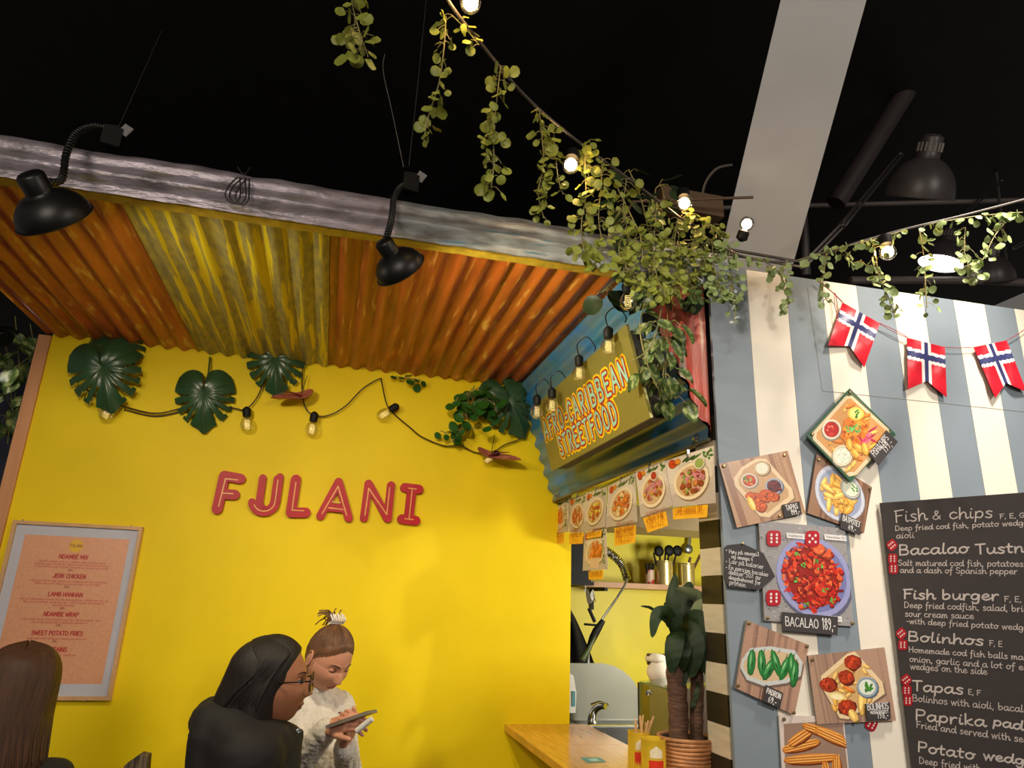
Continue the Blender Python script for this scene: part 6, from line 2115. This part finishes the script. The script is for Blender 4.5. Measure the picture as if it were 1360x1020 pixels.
def face(th, ph, k=1.0, plain=False):
    a, b, c_ = .076, .096, .1175
    x = a * math.sin(th) * math.sin(ph)
    y = b * math.sin(th) * math.cos(ph)
    z = c_ * math.cos(th)
    if z < 0:
        t = -z / c_
        x *= 1 - .24 * t ** 2.0 + .10 * math.sin(math.pi * min(1, t * 1.1))
        if y < 0:
            y *= 1 - .50 * t ** 1.2
        else:
            y *= 1 + .05 * math.sin(math.pi * t)
    else:
        y *= 1 + (.03 if y < 0 else -.02)
    if not plain and y > 0:
        e = lambda q: math.exp(-q * q)
        w_ = .0075 + .0065 * smooth01((.012 - z) / .05)
        if -.050 < z < .016:
            nz = .019 * smooth01((.016 - z) / .052) if z > -.036 else .018 * (1 - smooth01((-.036 - z) / .012))
            y += nz * e(x / w_)
        y += .004 * e((abs(x) - .011) / .006) * e((z + .038) / .007)
        y -= .0095 * e((abs(x) - .031) / .015) * e((z - .002) / .012)
        y += .0035 * e((abs(x) - .028) / .022) * e((z - .020) / .007)
        y += .006 * e(x / .021) * (e((z + .0625) / .0052) + 1.1 * e((z + .0725) / .0058))
        y -= .0028 * e(x / .026) * e((z + .0672) / .0022)
        y += .008 * e(x / .02) * e((z + .098) / .014)
        y += .0035 * e((abs(x) - .04) / .018) * e((z + .03) / .02)
        y -= .002 * e((abs(x) - .03) / .012) * e((z + .062) / .02)
    return V((x * k, y * k, z * k))


def locate(x, z):
    """angles of the face point with local x and z"""
    best = None
    th = math.acos(max(-1, min(1, z / .1175)))
    ph = 0
    for i in range(40):
        p = face(th, ph)
        ph += (x - p.x) / .09
    return th, ph


def person_head(t, cen, f, up, skin, s=1.0, hairm=None, eyes='down', neck=None, lipm=None, earring=False, brows=True):
    Rm = frame(f, up)
    cen = V(cen)
    W_ = lambda p: cen + Rm @ (V(p) * s)
    m = MB()
    m.grid(lambda u, v: W_(face(math.pi * (.002 + .996 * v), 2 * math.pi * u)), 120, 130)
    if neck:
        m.cap(W_((0, -.028, -.06)), neck, .048 * s, .056 * s, 24)
    for sd in (-1, 1):
        m.sph(W_((sd * .0755, -.008, -.010)), (.006 * s, .017 * s, .030 * s), Rm @ Matrix.Rotation(sd * .35, 3, 'Z') @ Matrix.Rotation(-.2, 3, 'X'), 14, 10)
        m.tube([W_((sd * (.080 + .003 * math.cos(q)), -.010 + .015 * math.cos(q), -.006 + .028 * math.sin(q))) for q in [-1.9 + 4.4 * i / 14 for i in range(15)]], .0035 * s, 6)
    h = obj('head', m, skin, t, smooth=80)
    for sd in (-1, 1):
        th, ph = locate(sd * .031, .002)
        p = face(th, ph)
        ec = V((sd * .031, p.y - .0062, .001))
        m = MB(); m.sph(W_(ec), .0118 * s, Rm, 16, 12); ey = obj('eye', m, mat('eye_white', c(214, 206, 198), .3), t, smooth=80)
        gd = V((0, 1, -.55 if eyes == 'down' else .0)).normalized()
        m = MB(); m.lathe(W_(ec), Rm @ gd, [(.0056 * s, .0102 * s), (.0050 * s, .0121 * s), (.0001, .0124 * s)], 14); obj('iris', m, mat('iris_dark', c(36, 24, 16), .2), ey, smooth=60)
        lidlo = .18 if eyes == 'down' else -.35

        def lid(u, v, a0, a1):
            el = a0 + (a1 - a0) * v
            az = (u - .5) * 2.6
            r = .0132
            return W_(ec + V((math.sin(az) * math.cos(el) * r * 1.12, math.cos(az) * math.cos(el) * r, math.sin(el) * r)))
        m = MB(); m.grid(lambda u, v: lid(u, v, 1.35, -lidlo * 1.0 if eyes == 'down' else .35), 14, 8); m.grid(lambda u, v: lid(u, v, -.42, -1.3), 14, 6)
        obj('eyelid', m, skin, ey, smooth=80)
        m = MB(); el = -lidlo if eyes == 'down' else .35
        m.tube([lid(i / 10, 0, el, el) + Rm @ V((0, .0008, 0)) for i in range(11)], .0010 * s, 5); obj('lashes', m, mat('lash_dark', c(30, 20, 16), .6), ey)
        if brows:
            m = MB()
            P = []
            for i in range(9):
                xx = .014 + .034 * i / 8
                zz = .020 + .005 * math.sin(math.pi * i / 9)
                q = face(*locate(sd * xx, zz)); P.append(W_(q + V((0, .0012, 0))))
            m.tube(P, [.0016 * s] + [.0024 * s] * 5 + [.0018 * s, .0012 * s, .0006 * s], 6); obj('eyebrow', m, mat('brow_dark', c(52, 34, 24), .7), h)
    m = MB()
    def lp(u, v):
        x = (u - .5) * .046
        z0 = -.0585 - .0 + .002 * math.exp(-(x / .006) ** 2) - .010 * (abs(u - .5) * 2) ** 2
        z1 = -.0775 + .010 * (abs(u - .5) * 2) ** 2
        q = face(*locate(x, z0 + (z1 - z0) * v))
        return W_(q + V((0, .0006, 0)))
    m.grid(lp, 14, 8); obj('lips', m, lipm, h, smooth=80)
    return h, W_, Rm


def hair_shell(m, W_, mask, kf=1.07, fade=.02, n=72):
    def fn(u, v):
        th, ph = math.pi * (.002 + .996 * v), 2 * math.pi * u
        p = face(th, ph, 1, True)
        k = .95 + (kf - .95) * smooth01(mask(p) / fade)
        k += .006 * NZ.noise(V((math.sin(ph) * 3, math.cos(ph) * 3, th * .4)) * 3)
        return W_(p * k)
    m.grid(fn, n, n, None)


def strand(m, W_, a_, b_, k, r=.0018, lift=1.09):
    """an arc over the skull between two local directions"""
    A_, B_ = V(a_).normalized(), V(b_).normalized()
    P = []
    for i in range(9):
        d = A_.slerp(B_, i / 8) if A_.angle(B_) < 3.0 else A_.lerp(B_, i / 8).normalized()
        th = math.acos(max(-1, min(1, d.z))); ph = math.atan2(d.x, d.y)
        p = face(th, ph, 1, True)
        # rescale to direction
        P.append(W_(p * (1.0 + (lift + k - 1.0) * smooth01((i + .6) / 3.0))))
    m.tube(P, [r * .6] + [r] * 7 + [r * .7], 5)


skinA = mat('skin_light', c(206, 146, 118), .5, noise=.04, nscale=10, sub=.15)
skinB = mat('skin_tan', c(176, 116, 84), .5, noise=.05, nscale=10, sub=.12)
hb = dict(noise=.35, nscale=26, bump=.25, bscale=60)
hairA = mat('hair_auburn', c(76, 45, 24), .6, stretch=(3, 3, .25), **hb)
hairB = mat('hair_black', c(24, 17, 14), .6, stretch=(3, 3, .25), **hb)
hairC = mat('hair_light_brown', c(112, 76, 48), .5, stretch=(2, 2, 1), **hb)
knit = mat('cream_cable_knit', c(226, 218, 208), .8, noise=.06, nscale=50, bump=.5, bscale=130, stretch=(1, 1, .35), sheen=.3)
jacket = mat('black_jacket', c(26, 24, 25), .75, noise=.2, nscale=8, bump=.25, bscale=20)
trous = mat('dark_trousers', c(26, 26, 32), .8)


def legs(t, px_, py_, zhip, m_, fdir=(0, 1)):
    fx, fy = fdir
    sxv = V((fy, -fx, 0)) * .085
    fw = V((fx, fy, 0))
    mb = MB()
    o = V((px_, py_, 0))
    mb.sph(o + V((0, 0, zhip)), (.15, .13, .13), n=16, m=10)
    for k in (-1, 1):
        hp_ = o + sxv * k + V((0, 0, zhip - .02)); kn = o + sxv * k * .95 + fw * .015 + V((0, 0, zhip * .53)); an = o + sxv * k * .9 + V((0, 0, .09))
        mb.cap(hp_, kn, .085, .058, 16); mb.cap(kn, an, .056, .045, 16)
    remesh(mb, 'trousers', m_, t, .014, 5)
    for k in (-1, 1):
        mb = MB()
        mb.cap(o + sxv * k * .9 + V((0, 0, .048)) - fw * .04, o + sxv * k * .9 + fw * .13 + V((0, 0, .040)), .046, .036, 14)
        obj('shoe', mb, blackpl, t, smooth=60)


def hand(t, wrist, d, n, thumb_side, curl=.5, s=1.0, skin=None, curls=None, thumbcurl=.4):
    """d = finger direction, n = direction the palm faces; thumb on +side = d x n times thumb_side"""
    wrist, d = V(wrist), V(d).normalized()
    n = (V(n) - d * V(n).dot(d)).normalized()
    sd = d.cross(n) * thumb_side
    mb = MB()
    for k in range(4):
        off = sd * (.028 - .0185 * k) * s
        mb.cap(wrist + sd * (.016 - .011 * k) * s, wrist + d * .082 * s + off, .0165 * s, .0125 * s, 12)
    mb.cap(wrist - d * .018 * s, wrist + d * .01 * s, .024 * s, .023 * s, 14)
    L_ = (.070, .078, .073, .057)
    for k in range(4):
        p = wrist + d * .082 * s + sd * (.028 - .0185 * k) * s
        a_ = (curls[k] if curls else curl)
        dirv = (d + sd * (.10 - .07 * k)).normalized()
        ang = a_ * .5
        for j, fr_ in enumerate((.46, .30, .24)):
            dd = (dirv * math.cos(ang) + n * math.sin(ang)).normalized()
            q = p + dd * L_[k] * fr_ * s
            mb.cap(p, q, (.0092 - .0008 * j) * s, (.0085 - .0009 * j) * s, 10)
            p = q
            ang += a_ * (1.0 if j == 0 else .8)
    # thumb leaves the side of the palm near its base
    p = wrist + d * .022 * s + sd * .020 * s
    mb.cap(p, p + (sd * .55 + d * .75 + n * .15).normalized() * .038 * s, .0145 * s, .0115 * s, 12)
    p = p + (sd * .55 + d * .75 + n * .15).normalized() * .038 * s
    for j, (ln, rr) in enumerate(((.032, .0105), (.026, .0095))):
        dd = (sd * (.35 - .35 * j * thumbcurl) + d * .85 + n * (.25 + thumbcurl * (j + .4))).normalized()
        q = p + dd * ln * s
        mb.cap(p, q, rr * s, (rr - .0012) * s, 10)
        p = q
    return remesh(mb, 'hand', skin, t, .0026, 3)


# --- the woman with the phone
hc = PY(437, 873, 2.72)
T = thing('person', 'person in a cream cable-knit sweater, hair clipped up, looking down at a phone', 'person', (hc.x, 2.82, 0))
fd = V((.52, -.68, -.52))
nb = PY(420, 921, 2.80)
hd, W_, Rm = person_head(T, hc, fd, (0, 0, 1), skinA, .93, hairC, 'down', nb, mat('lips_rose', c(168, 84, 78), .4), True)
m = MB()
mk = lambda p: p.z - 1.0 * p.y + .018 - .30 * max(0, abs(p.x) - .05) - .012 * math.exp(-(p.x / .035) ** 2) + .004 * NZ.noise(p * 60)
hair_shell(m, W_, mk, 1.06, .035)
clipd = (0, -.45, 1)
md = MB()
for i in range(230):
    q = 2 * math.pi * i / 230
    # hairline ring
    best = None
    for j in range(60):
        th = .25 + 2.3 * j / 60
        d = V((math.sin(th) * math.sin(q), math.sin(th) * math.cos(q), math.cos(th)))
        p = face(th, q, 1, True)
        if mk(p) < .004:
            break
        best = d
    if best is None:
        continue
    strand(m if i % 3 else md, W_, best, clipd, random.uniform(-.012, .010), .0017, 1.062)
for i in range(26):
    a0 = W_(V((random.uniform(-.02, .02), -.055, .105)))
    e = a0 + Rm @ V((random.uniform(-.05, .05), -.03 - random.random() * .02, random.uniform(-.04, .035)))
    m.tube(crom([a0, (a0 + e) / 2 + Rm @ V((0, -.01, .018)), e], 4), .0022, 5)
for i in range(4):
    sd = (-1, 1)[i % 2]
    a0 = W_(V((sd * .072, .01, .02)))
    m.tube(crom([a0, a0 + Rm @ V((sd * .006, .006, -.03)), a0 + Rm @ V((sd * .002, -.012 - .01 * random.random(), -.07))], 4), .0006, 4)
ho = obj('hair', m, hairC, T, smooth=80)
obj('hair_strands', md, mat('hair_dark_brown', c(78, 50, 30), .55), ho, smooth=80)
m = MB()
for i in range(7):
    o_ = W_(V((-.03 + .010 * i, -.045, .118)))
    m.tube(crom([o_, o_ + Rm @ V((0, .006, .016)), o_ + Rm @ V((0, -.016, .024 + .004 * (i % 2)))], 4), .0028, 6)
m.tube([W_(V((-.034, -.045, .118))), W_(V((.034, -.045, .118)))], .0042, 8)
obj('hair_clip', m, mat('pearl_clip', c(220, 212, 206), .3), T)
m = MB(); m.sph(W_(V((-.080, -.006, -.048))), .0055); obj('earring', m, mat('gold_earring', c(206, 160, 80), .25, .9), T)
m = MB()
SR, SL = PY(397, 945, 2.76), PY(450, 940, 2.90)
c1, c2 = PY(424, 955, 2.84), PY(424, 1050, 2.84)
m.cap(c1, c2, .115, .118, 24); m.cap(SR, SL, .058, .058, 20); m.cap((SR + SL) / 2 + V((0, -.05, -.05)), c2 + V((0, -.03, 0)), .088, .09, 20)
m.cap(c2, V((c2.x, 2.86, .93)), .12, .13, 20)
m.cap(nb + V((0, .01, -.045)), nb + V((0, -.006, .0)), .075, .060, 20)
ER, WR_ = PY(393, 1018, 2.66), PY(432, 970, 2.52)
EL, WL_ = PY(462, 1024, 2.80), PY(459, 992, 2.56)
m.cap(SR, ER, .052, .046, 18); m.cap(ER, WR_, .048, .035, 18)
m.cap(SL, EL, .052, .044, 18); m.cap(EL, WL_, .046, .035, 18)
tw_ = lambda p: abs(math.sin((p.x + p.y * .4) * 95 + 1.4 * math.sin(p.z * 70)))


def knitd(p, n):
    return n * (.0042 * tw_(p) + .0006 * math.sin(p.z * 420))


sweater = remesh(m, 'sweater', knit, T, .0048, 4, disp=knitd)
m = MB(); cu = (WR_ - ER).normalized()
m.lathe(WR_ - cu * .05, cu, [(.041, 0)] + [(.038 - .0004 * i, .004 + .004 * i) for i in range(14)] + [(.028, .062)], 28); obj('cuff', m, knit, sweater, smooth=60)
m = MB(); cu = (WL_ - EL).normalized()
m.lathe(WL_ - cu * .04, cu, [(.040, 0), (.037, .01), (.036, .05), (.028, .055)], 28); obj('cuff', m, knit, sweater, smooth=60)
bd = PY(450, 949, 2.76)
m = MB(); m.box(bd + V((.0, -.012, 0)), (.022, .004, .020), Matrix.Rotation(-.3, 3, 'Z')); lb_ = obj('badge', m, mat('badge_navy', c(40, 36, 40), .5), sweater, smooth=0, label='small dark badge')
m = MB(); m.box(bd + V((.001, -.0145, 0)), (.010, .002, .011), Matrix.Rotation(-.3, 3, 'Z')); obj('badge_mark', m, mat('badge_white', c(216, 206, 190), .5), lb_ if False else sweater, smooth=0)
for x, y, yy in ((421, 917, 2.73), (430, 996, 2.70)):
    m = MB(); m.lathe(PY(x, y, yy), (.1, -1, .2), [(.001, -.004), (.008, -.003), (.009, 0), (.006, .003), (.0001, .002)], 14); obj('button', m, whitepaint, sweater)
hand(T, WR_ + (WR_ - ER).normalized() * .012, PY(472, 958, 2.46) - WR_, (.25, .5, -.75), -1, .55, .92, skinA, thumbcurl=-.1)
hand(T, WL_ + V((0, -.005, .012)), PY(470, 962, 2.47) - WL_, (-.75, .2, .45), -1, .95, .92, skinA, thumbcurl=.3)
legs(T, c2.x, 2.86, .88, trous, (.4, -.9))
pc = PY(467, 955, 2.455)
ax = (PY(489, 949, 2.43) - PY(452, 962, 2.47)).normalized()
nn = V((-.35, .25, .9)); nn = (nn - ax * nn.dot(ax)).normalized()
bx_ = nn.cross(ax)
Rp = Matrix((ax, bx_, nn)).transposed()
ph_ = thing('mobile_phone', 'mobile phone in a grey case held by the person in the cream sweater', 'phone', pc)
m = MB(); m.box(pc, (.145, .070, .009), Rp); obj('case', m, mat('phone_case_grey', c(120, 112, 100), .4), ph_, smooth=0)
m = MB(); m.box(pc + nn * .005, (.138, .064, .0012), Rp); obj('screen', m, mat('phone_screen', c(60, 62, 56), .15, emit=.15), ph_, smooth=0)
m = MB()
q0 = pc - nn * .02 + ax * .055 - bx_ * .02
m.tube([q0 - ax * .03 + V((0, 0, -.02)), q0 + ax * .02 + V((0, 0, .0))], .009, 14)
tag(obj('rolled_paper', m, mat('paper_white', c(220, 216, 208), .6)), 'small rolled white paper held beside the phone', 'paper')

# --- woman with glasses in a black jacket
hc = PY(362, 905, 2.16)
T = thing('person', 'person with dark hair and round glasses in a black jacket, in profile facing right', 'person', (hc.x - .05, 2.18, 0))
nb = PY(345, 975, 2.2)
hd, W_, Rm = person_head(T, hc, (1, -.07, .04), (0, 0, 1), skinB, .95, hairB, 'ahead', nb, mat('lips_brown', c(130, 66, 56), .4))
m = MB()
mk2 = lambda p: p.z - 1.75 * p.y + .062


def onskull(p, rx=.104, ry=.118, rz=.125, cy=-.02):
    p = V(p)
    k = math.sqrt((p.x / rx) ** 2 + ((p.y - cy) / ry) ** 2 + (p.z / rz) ** 2)
    return V((p.x / k, cy + (p.y - cy) / k, p.z / k))


hair_shell(m, W_, mk2, 1.10, .03)
base_hair = MB()
for a_, b_, ra, rb in (((0, -.03, .02), (0, -.075, -.06), .096, .080), ((0, -.07, -.05), (0, -.085, -.15), .082, .066), ((.045, -.02, -.01), (.05, -.045, -.13), .052, .04), ((-.045, -.02, -.01), (-.05, -.045, -.13), .052, .04)):
    base_hair.cap(W_(a_), W_(b_), ra, rb, 20)
for sd in (-1, 1):
    for i in range(90):
        q = i / 90
        y0 = .085 - .16 * q
        A0 = onskull((sd * .012, y0 * .9, .12), .098, .108, .125)
        B0 = onskull((sd * (.080 + .012 * random.random()), min(.020, y0 * .45 + .005), .04))
        AB = onskull((A0 + B0) / 2)
        C0 = V((sd * (.092 - .02 * q + .006 * random.random()), min(.006, -.02 - .09 * q), -.045))
        D0 = V((sd * (.068 * (1 - q * .6)), -.035 - .09 * q, -.14 - .02 * random.random()))
        base_hair_p = crom([W_(A0), W_(AB), W_(B0), W_(C0), W_(D0)], 4)
        m.tube(base_hair_p, .0026, 5)
ho = remesh(base_hair, 'hair', hairB, T, .008, 6)
obj('hair_strands', m, hairB, ho, smooth=80)
gl = thing('eyeglasses', 'dark rimmed glasses worn by the person in the black jacket', 'glasses', W_((0, .105, 0)))
gm = mat('tortoise_frame', c(40, 26, 20), .25)
for sd in (-1, 1):
    m = MB(); m.tube([W_((sd * .034 + .027 * math.cos(q), .112 - .004 * abs(math.cos(q)), -.004 + .024 * math.sin(q))) for q in [2 * math.pi * i / 28 for i in range(29)]], .0018, 6, cap=False); obj('rim', m, gm, gl)
    m = MB(); m.add([W_((sd * .034 + .026 * math.cos(q), .112, -.004 + .023 * math.sin(q))) for q in [2 * math.pi * i / 24 for i in range(24)]], [tuple(range(24))]); obj('lens', m, clearglass, gl, smooth=0)
    m = MB(); m.tube(crom([W_((sd * .061, .111, .004)), W_((sd * .074, .08, .004)), W_((sd * .080, .0, .002)), W_((sd * .078, -.02, -.016))], 5), .0020, 6); obj('temple', m, gm, gl)
m = MB(); m.tube(crom([W_((-.008, .112, .002)), W_((0, .114, .006)), W_((.008, .112, .002))], 4), .0018, 6); obj('bridge', m, gm, gl)
m = MB()
sN, sFar = PY(330, 1012, 2.03), PY(345, 1000, 2.38)
ct, cbm = PY(328, 1010, 2.2), PY(328, 1100, 2.2)
m.cap(sN, sFar, .085, .08, 20)
m.cap(ct, V((ct.x + .02, 2.2, .95)), .125, .15, 24)
m.cap(PY(285, 956, 2.20), PY(330, 968, 2.20), .062, .075, 20)           # hood gathered at the neck
m.cap(PY(290, 975, 2.13), PY(360, 985, 2.10), .060, .050, 20)
m.cap(PY(290, 975, 2.28), PY(360, 985, 2.30), .060, .050, 20)
m.cap(PY(360, 975, 2.13), PY(392, 976, 2.17), .045, .022, 16)
m.cap(PY(360, 975, 2.28), PY(392, 976, 2.22), .045, .022, 16)
eN = V((sN.x + .02, 2.0, 1.0)); m.cap(sN, eN, .075, .058, 18); m.cap(eN, V((sN.x + .22, 2.08, .95)), .056, .045, 18)
eF = V((sFar.x + .02, 2.42, 1.0)); m.cap(sFar, eF, .072, .058, 18); m.cap(eF, V((sN.x + .22, 2.30, .95)), .056, .045, 18)
wr_ = lambda p, n: n * (.006 * NZ.noise(p * 9) + .003 * NZ.noise(p * 24))
m.cap(PY(290, 965, 2.15), sN, .07, .08, 18); m.cap(PY(290, 965, 2.25), sFar, .07, .08, 18)
m.cap(PY(280, 975, 2.12), V((ct.x - .05, 2.12, 1.2)), .06, .09, 18)
m.cap(PY(375, 985, 2.15), V((ct.x + .06, 2.12, 1.2)), .05, .09, 18)
jk = remesh(m, 'jacket', jacket, T, .011, 10, disp=lambda p, n: n * (.010 * NZ.noise(p * 8) + .005 * NZ.noise(V((p.x * 14, p.y * 14, p.z * 34)))))
m = MB(); m.lathe(PY(397, 971, 2.11), (.2, -1, 0), [(.001, -.004), (.0075, -.003), (.0075, 0), (.004, .002), (.0001, .001)], 14); obj('snap', m, steel, jk)
hand(T, (sN.x + .235, 2.09, .95), (1, .35, -.1), (0, .4, -1), 1, .5, .95, skinB)
hand(T, (sN.x + .235, 2.29, .95), (1, -.35, -.1), (0, -.4, -1), -1, .5, .95, skinB)
legs(T, ct.x, 2.2, .88, trous, (1, 0))

# --- woman seen from behind at the left
hc = PD(28, 905, 2.15)
T = thing('person', 'person seen from behind with long auburn brown hair, before the menu poster', 'person', (hc.x, hc.y, 0))
nb = V((hc.x - .01, hc.y - .01, hc.z - .19))
hd, W_, Rm = person_head(T, hc, (-.25, 1, -.05), (0, 0, 1), skinA, .95, hairA, 'ahead', nb, mat('lips_rose', c(168, 84, 78), .4))
bh_ = MB()
for a_, b_, ra, rb in (((0, -.015, .015), (0, -.04, -.07), .097, .090), ((0, -.05, -.05), (0, -.06, -.20), .086, .076), ((.045, -.03, -.05), (.05, -.04, -.20), .054, .048), ((-.045, -.03, -.05), (-.05, -.04, -.20), .054, .048)):
    bh_.cap(W_(a_), W_(b_), ra, rb, 20)
ho = remesh(bh_, 'hair', hairA, T, .008, 5)
m = MB()
md = MB()
for sd in (-1, 1):
    for i in range(170):
        q = i / 170
        az = -math.pi / 2 * (1 - q) if False else q * math.pi * .70
        # from the parting over the crown and down
        A0 = onskull((sd * .004, .05 - .14 * q, .11), .104, .118, .124)
        B0 = onskull((sd * .104 * math.cos(az * .72), .03 - .145 * math.sin(az * .8), .03), .110, .134, .128)
        AB = onskull((A0 + B0) / 2, .110, .130, .128)
        C0 = V((sd * .108 * math.cos(az * .74), .01 - .168 * math.sin(az * .8), -.10))
        D0 = V((sd * (.100 * math.cos(az * .74) + .02 * random.random()), -.01 - .155 * math.sin(az * .8), -.22 - .04 * random.random()))
        (m if i % 3 else md).tube(crom([W_(A0), W_(AB), W_(B0), W_(C0), W_(D0)], 4), .0034, 5)
obj('hair_strands', m, hairA, ho, smooth=80)
obj('hair_strands', md, mat('hair_deep_auburn', c(52, 28, 14), .6), ho, smooth=80)
m = MB()
o_ = V((hc.x - .02, hc.y - .02, 0))
zS = PD(60, 1005, 2.15).z
m.cap(o_ + V((-.155, 0, zS - .05)), o_ + V((.155, 0, zS - .05)), .062, .062, 18)
m.cap(o_ + V((0, 0, zS - .08)), o_ + V((0, 0, .95)), .13, .15, 24)
m.cap(o_ + V((0, 0, zS - .02)), o_ + V((0, .0, zS + .03)), .085, .062, 20)
for sd in (-1, 1):
    el = o_ + V((sd * .21, .02, zS - .33)); wr2 = o_ + V((sd * .17, .22, zS - .40))
    m.cap(o_ + V((sd * .165, 0, zS - .05)), el, .06, .05, 18); m.cap(el, wr2, .05, .04, 18)
jk = remesh(m, 'jacket', mat('dark_coat', c(30, 26, 22), .85, noise=.2), T, .010, 4, disp=wr_)
for sd in (-1, 1):
    hand(T, o_ + V((sd * .168, .232, zS - .40)), (-sd * .3, 1, .1), (-sd * .6, 0, -.8), -sd, .5, .95, skinA)
legs(T, o_.x, o_.y, .88, trous, (0, 1))
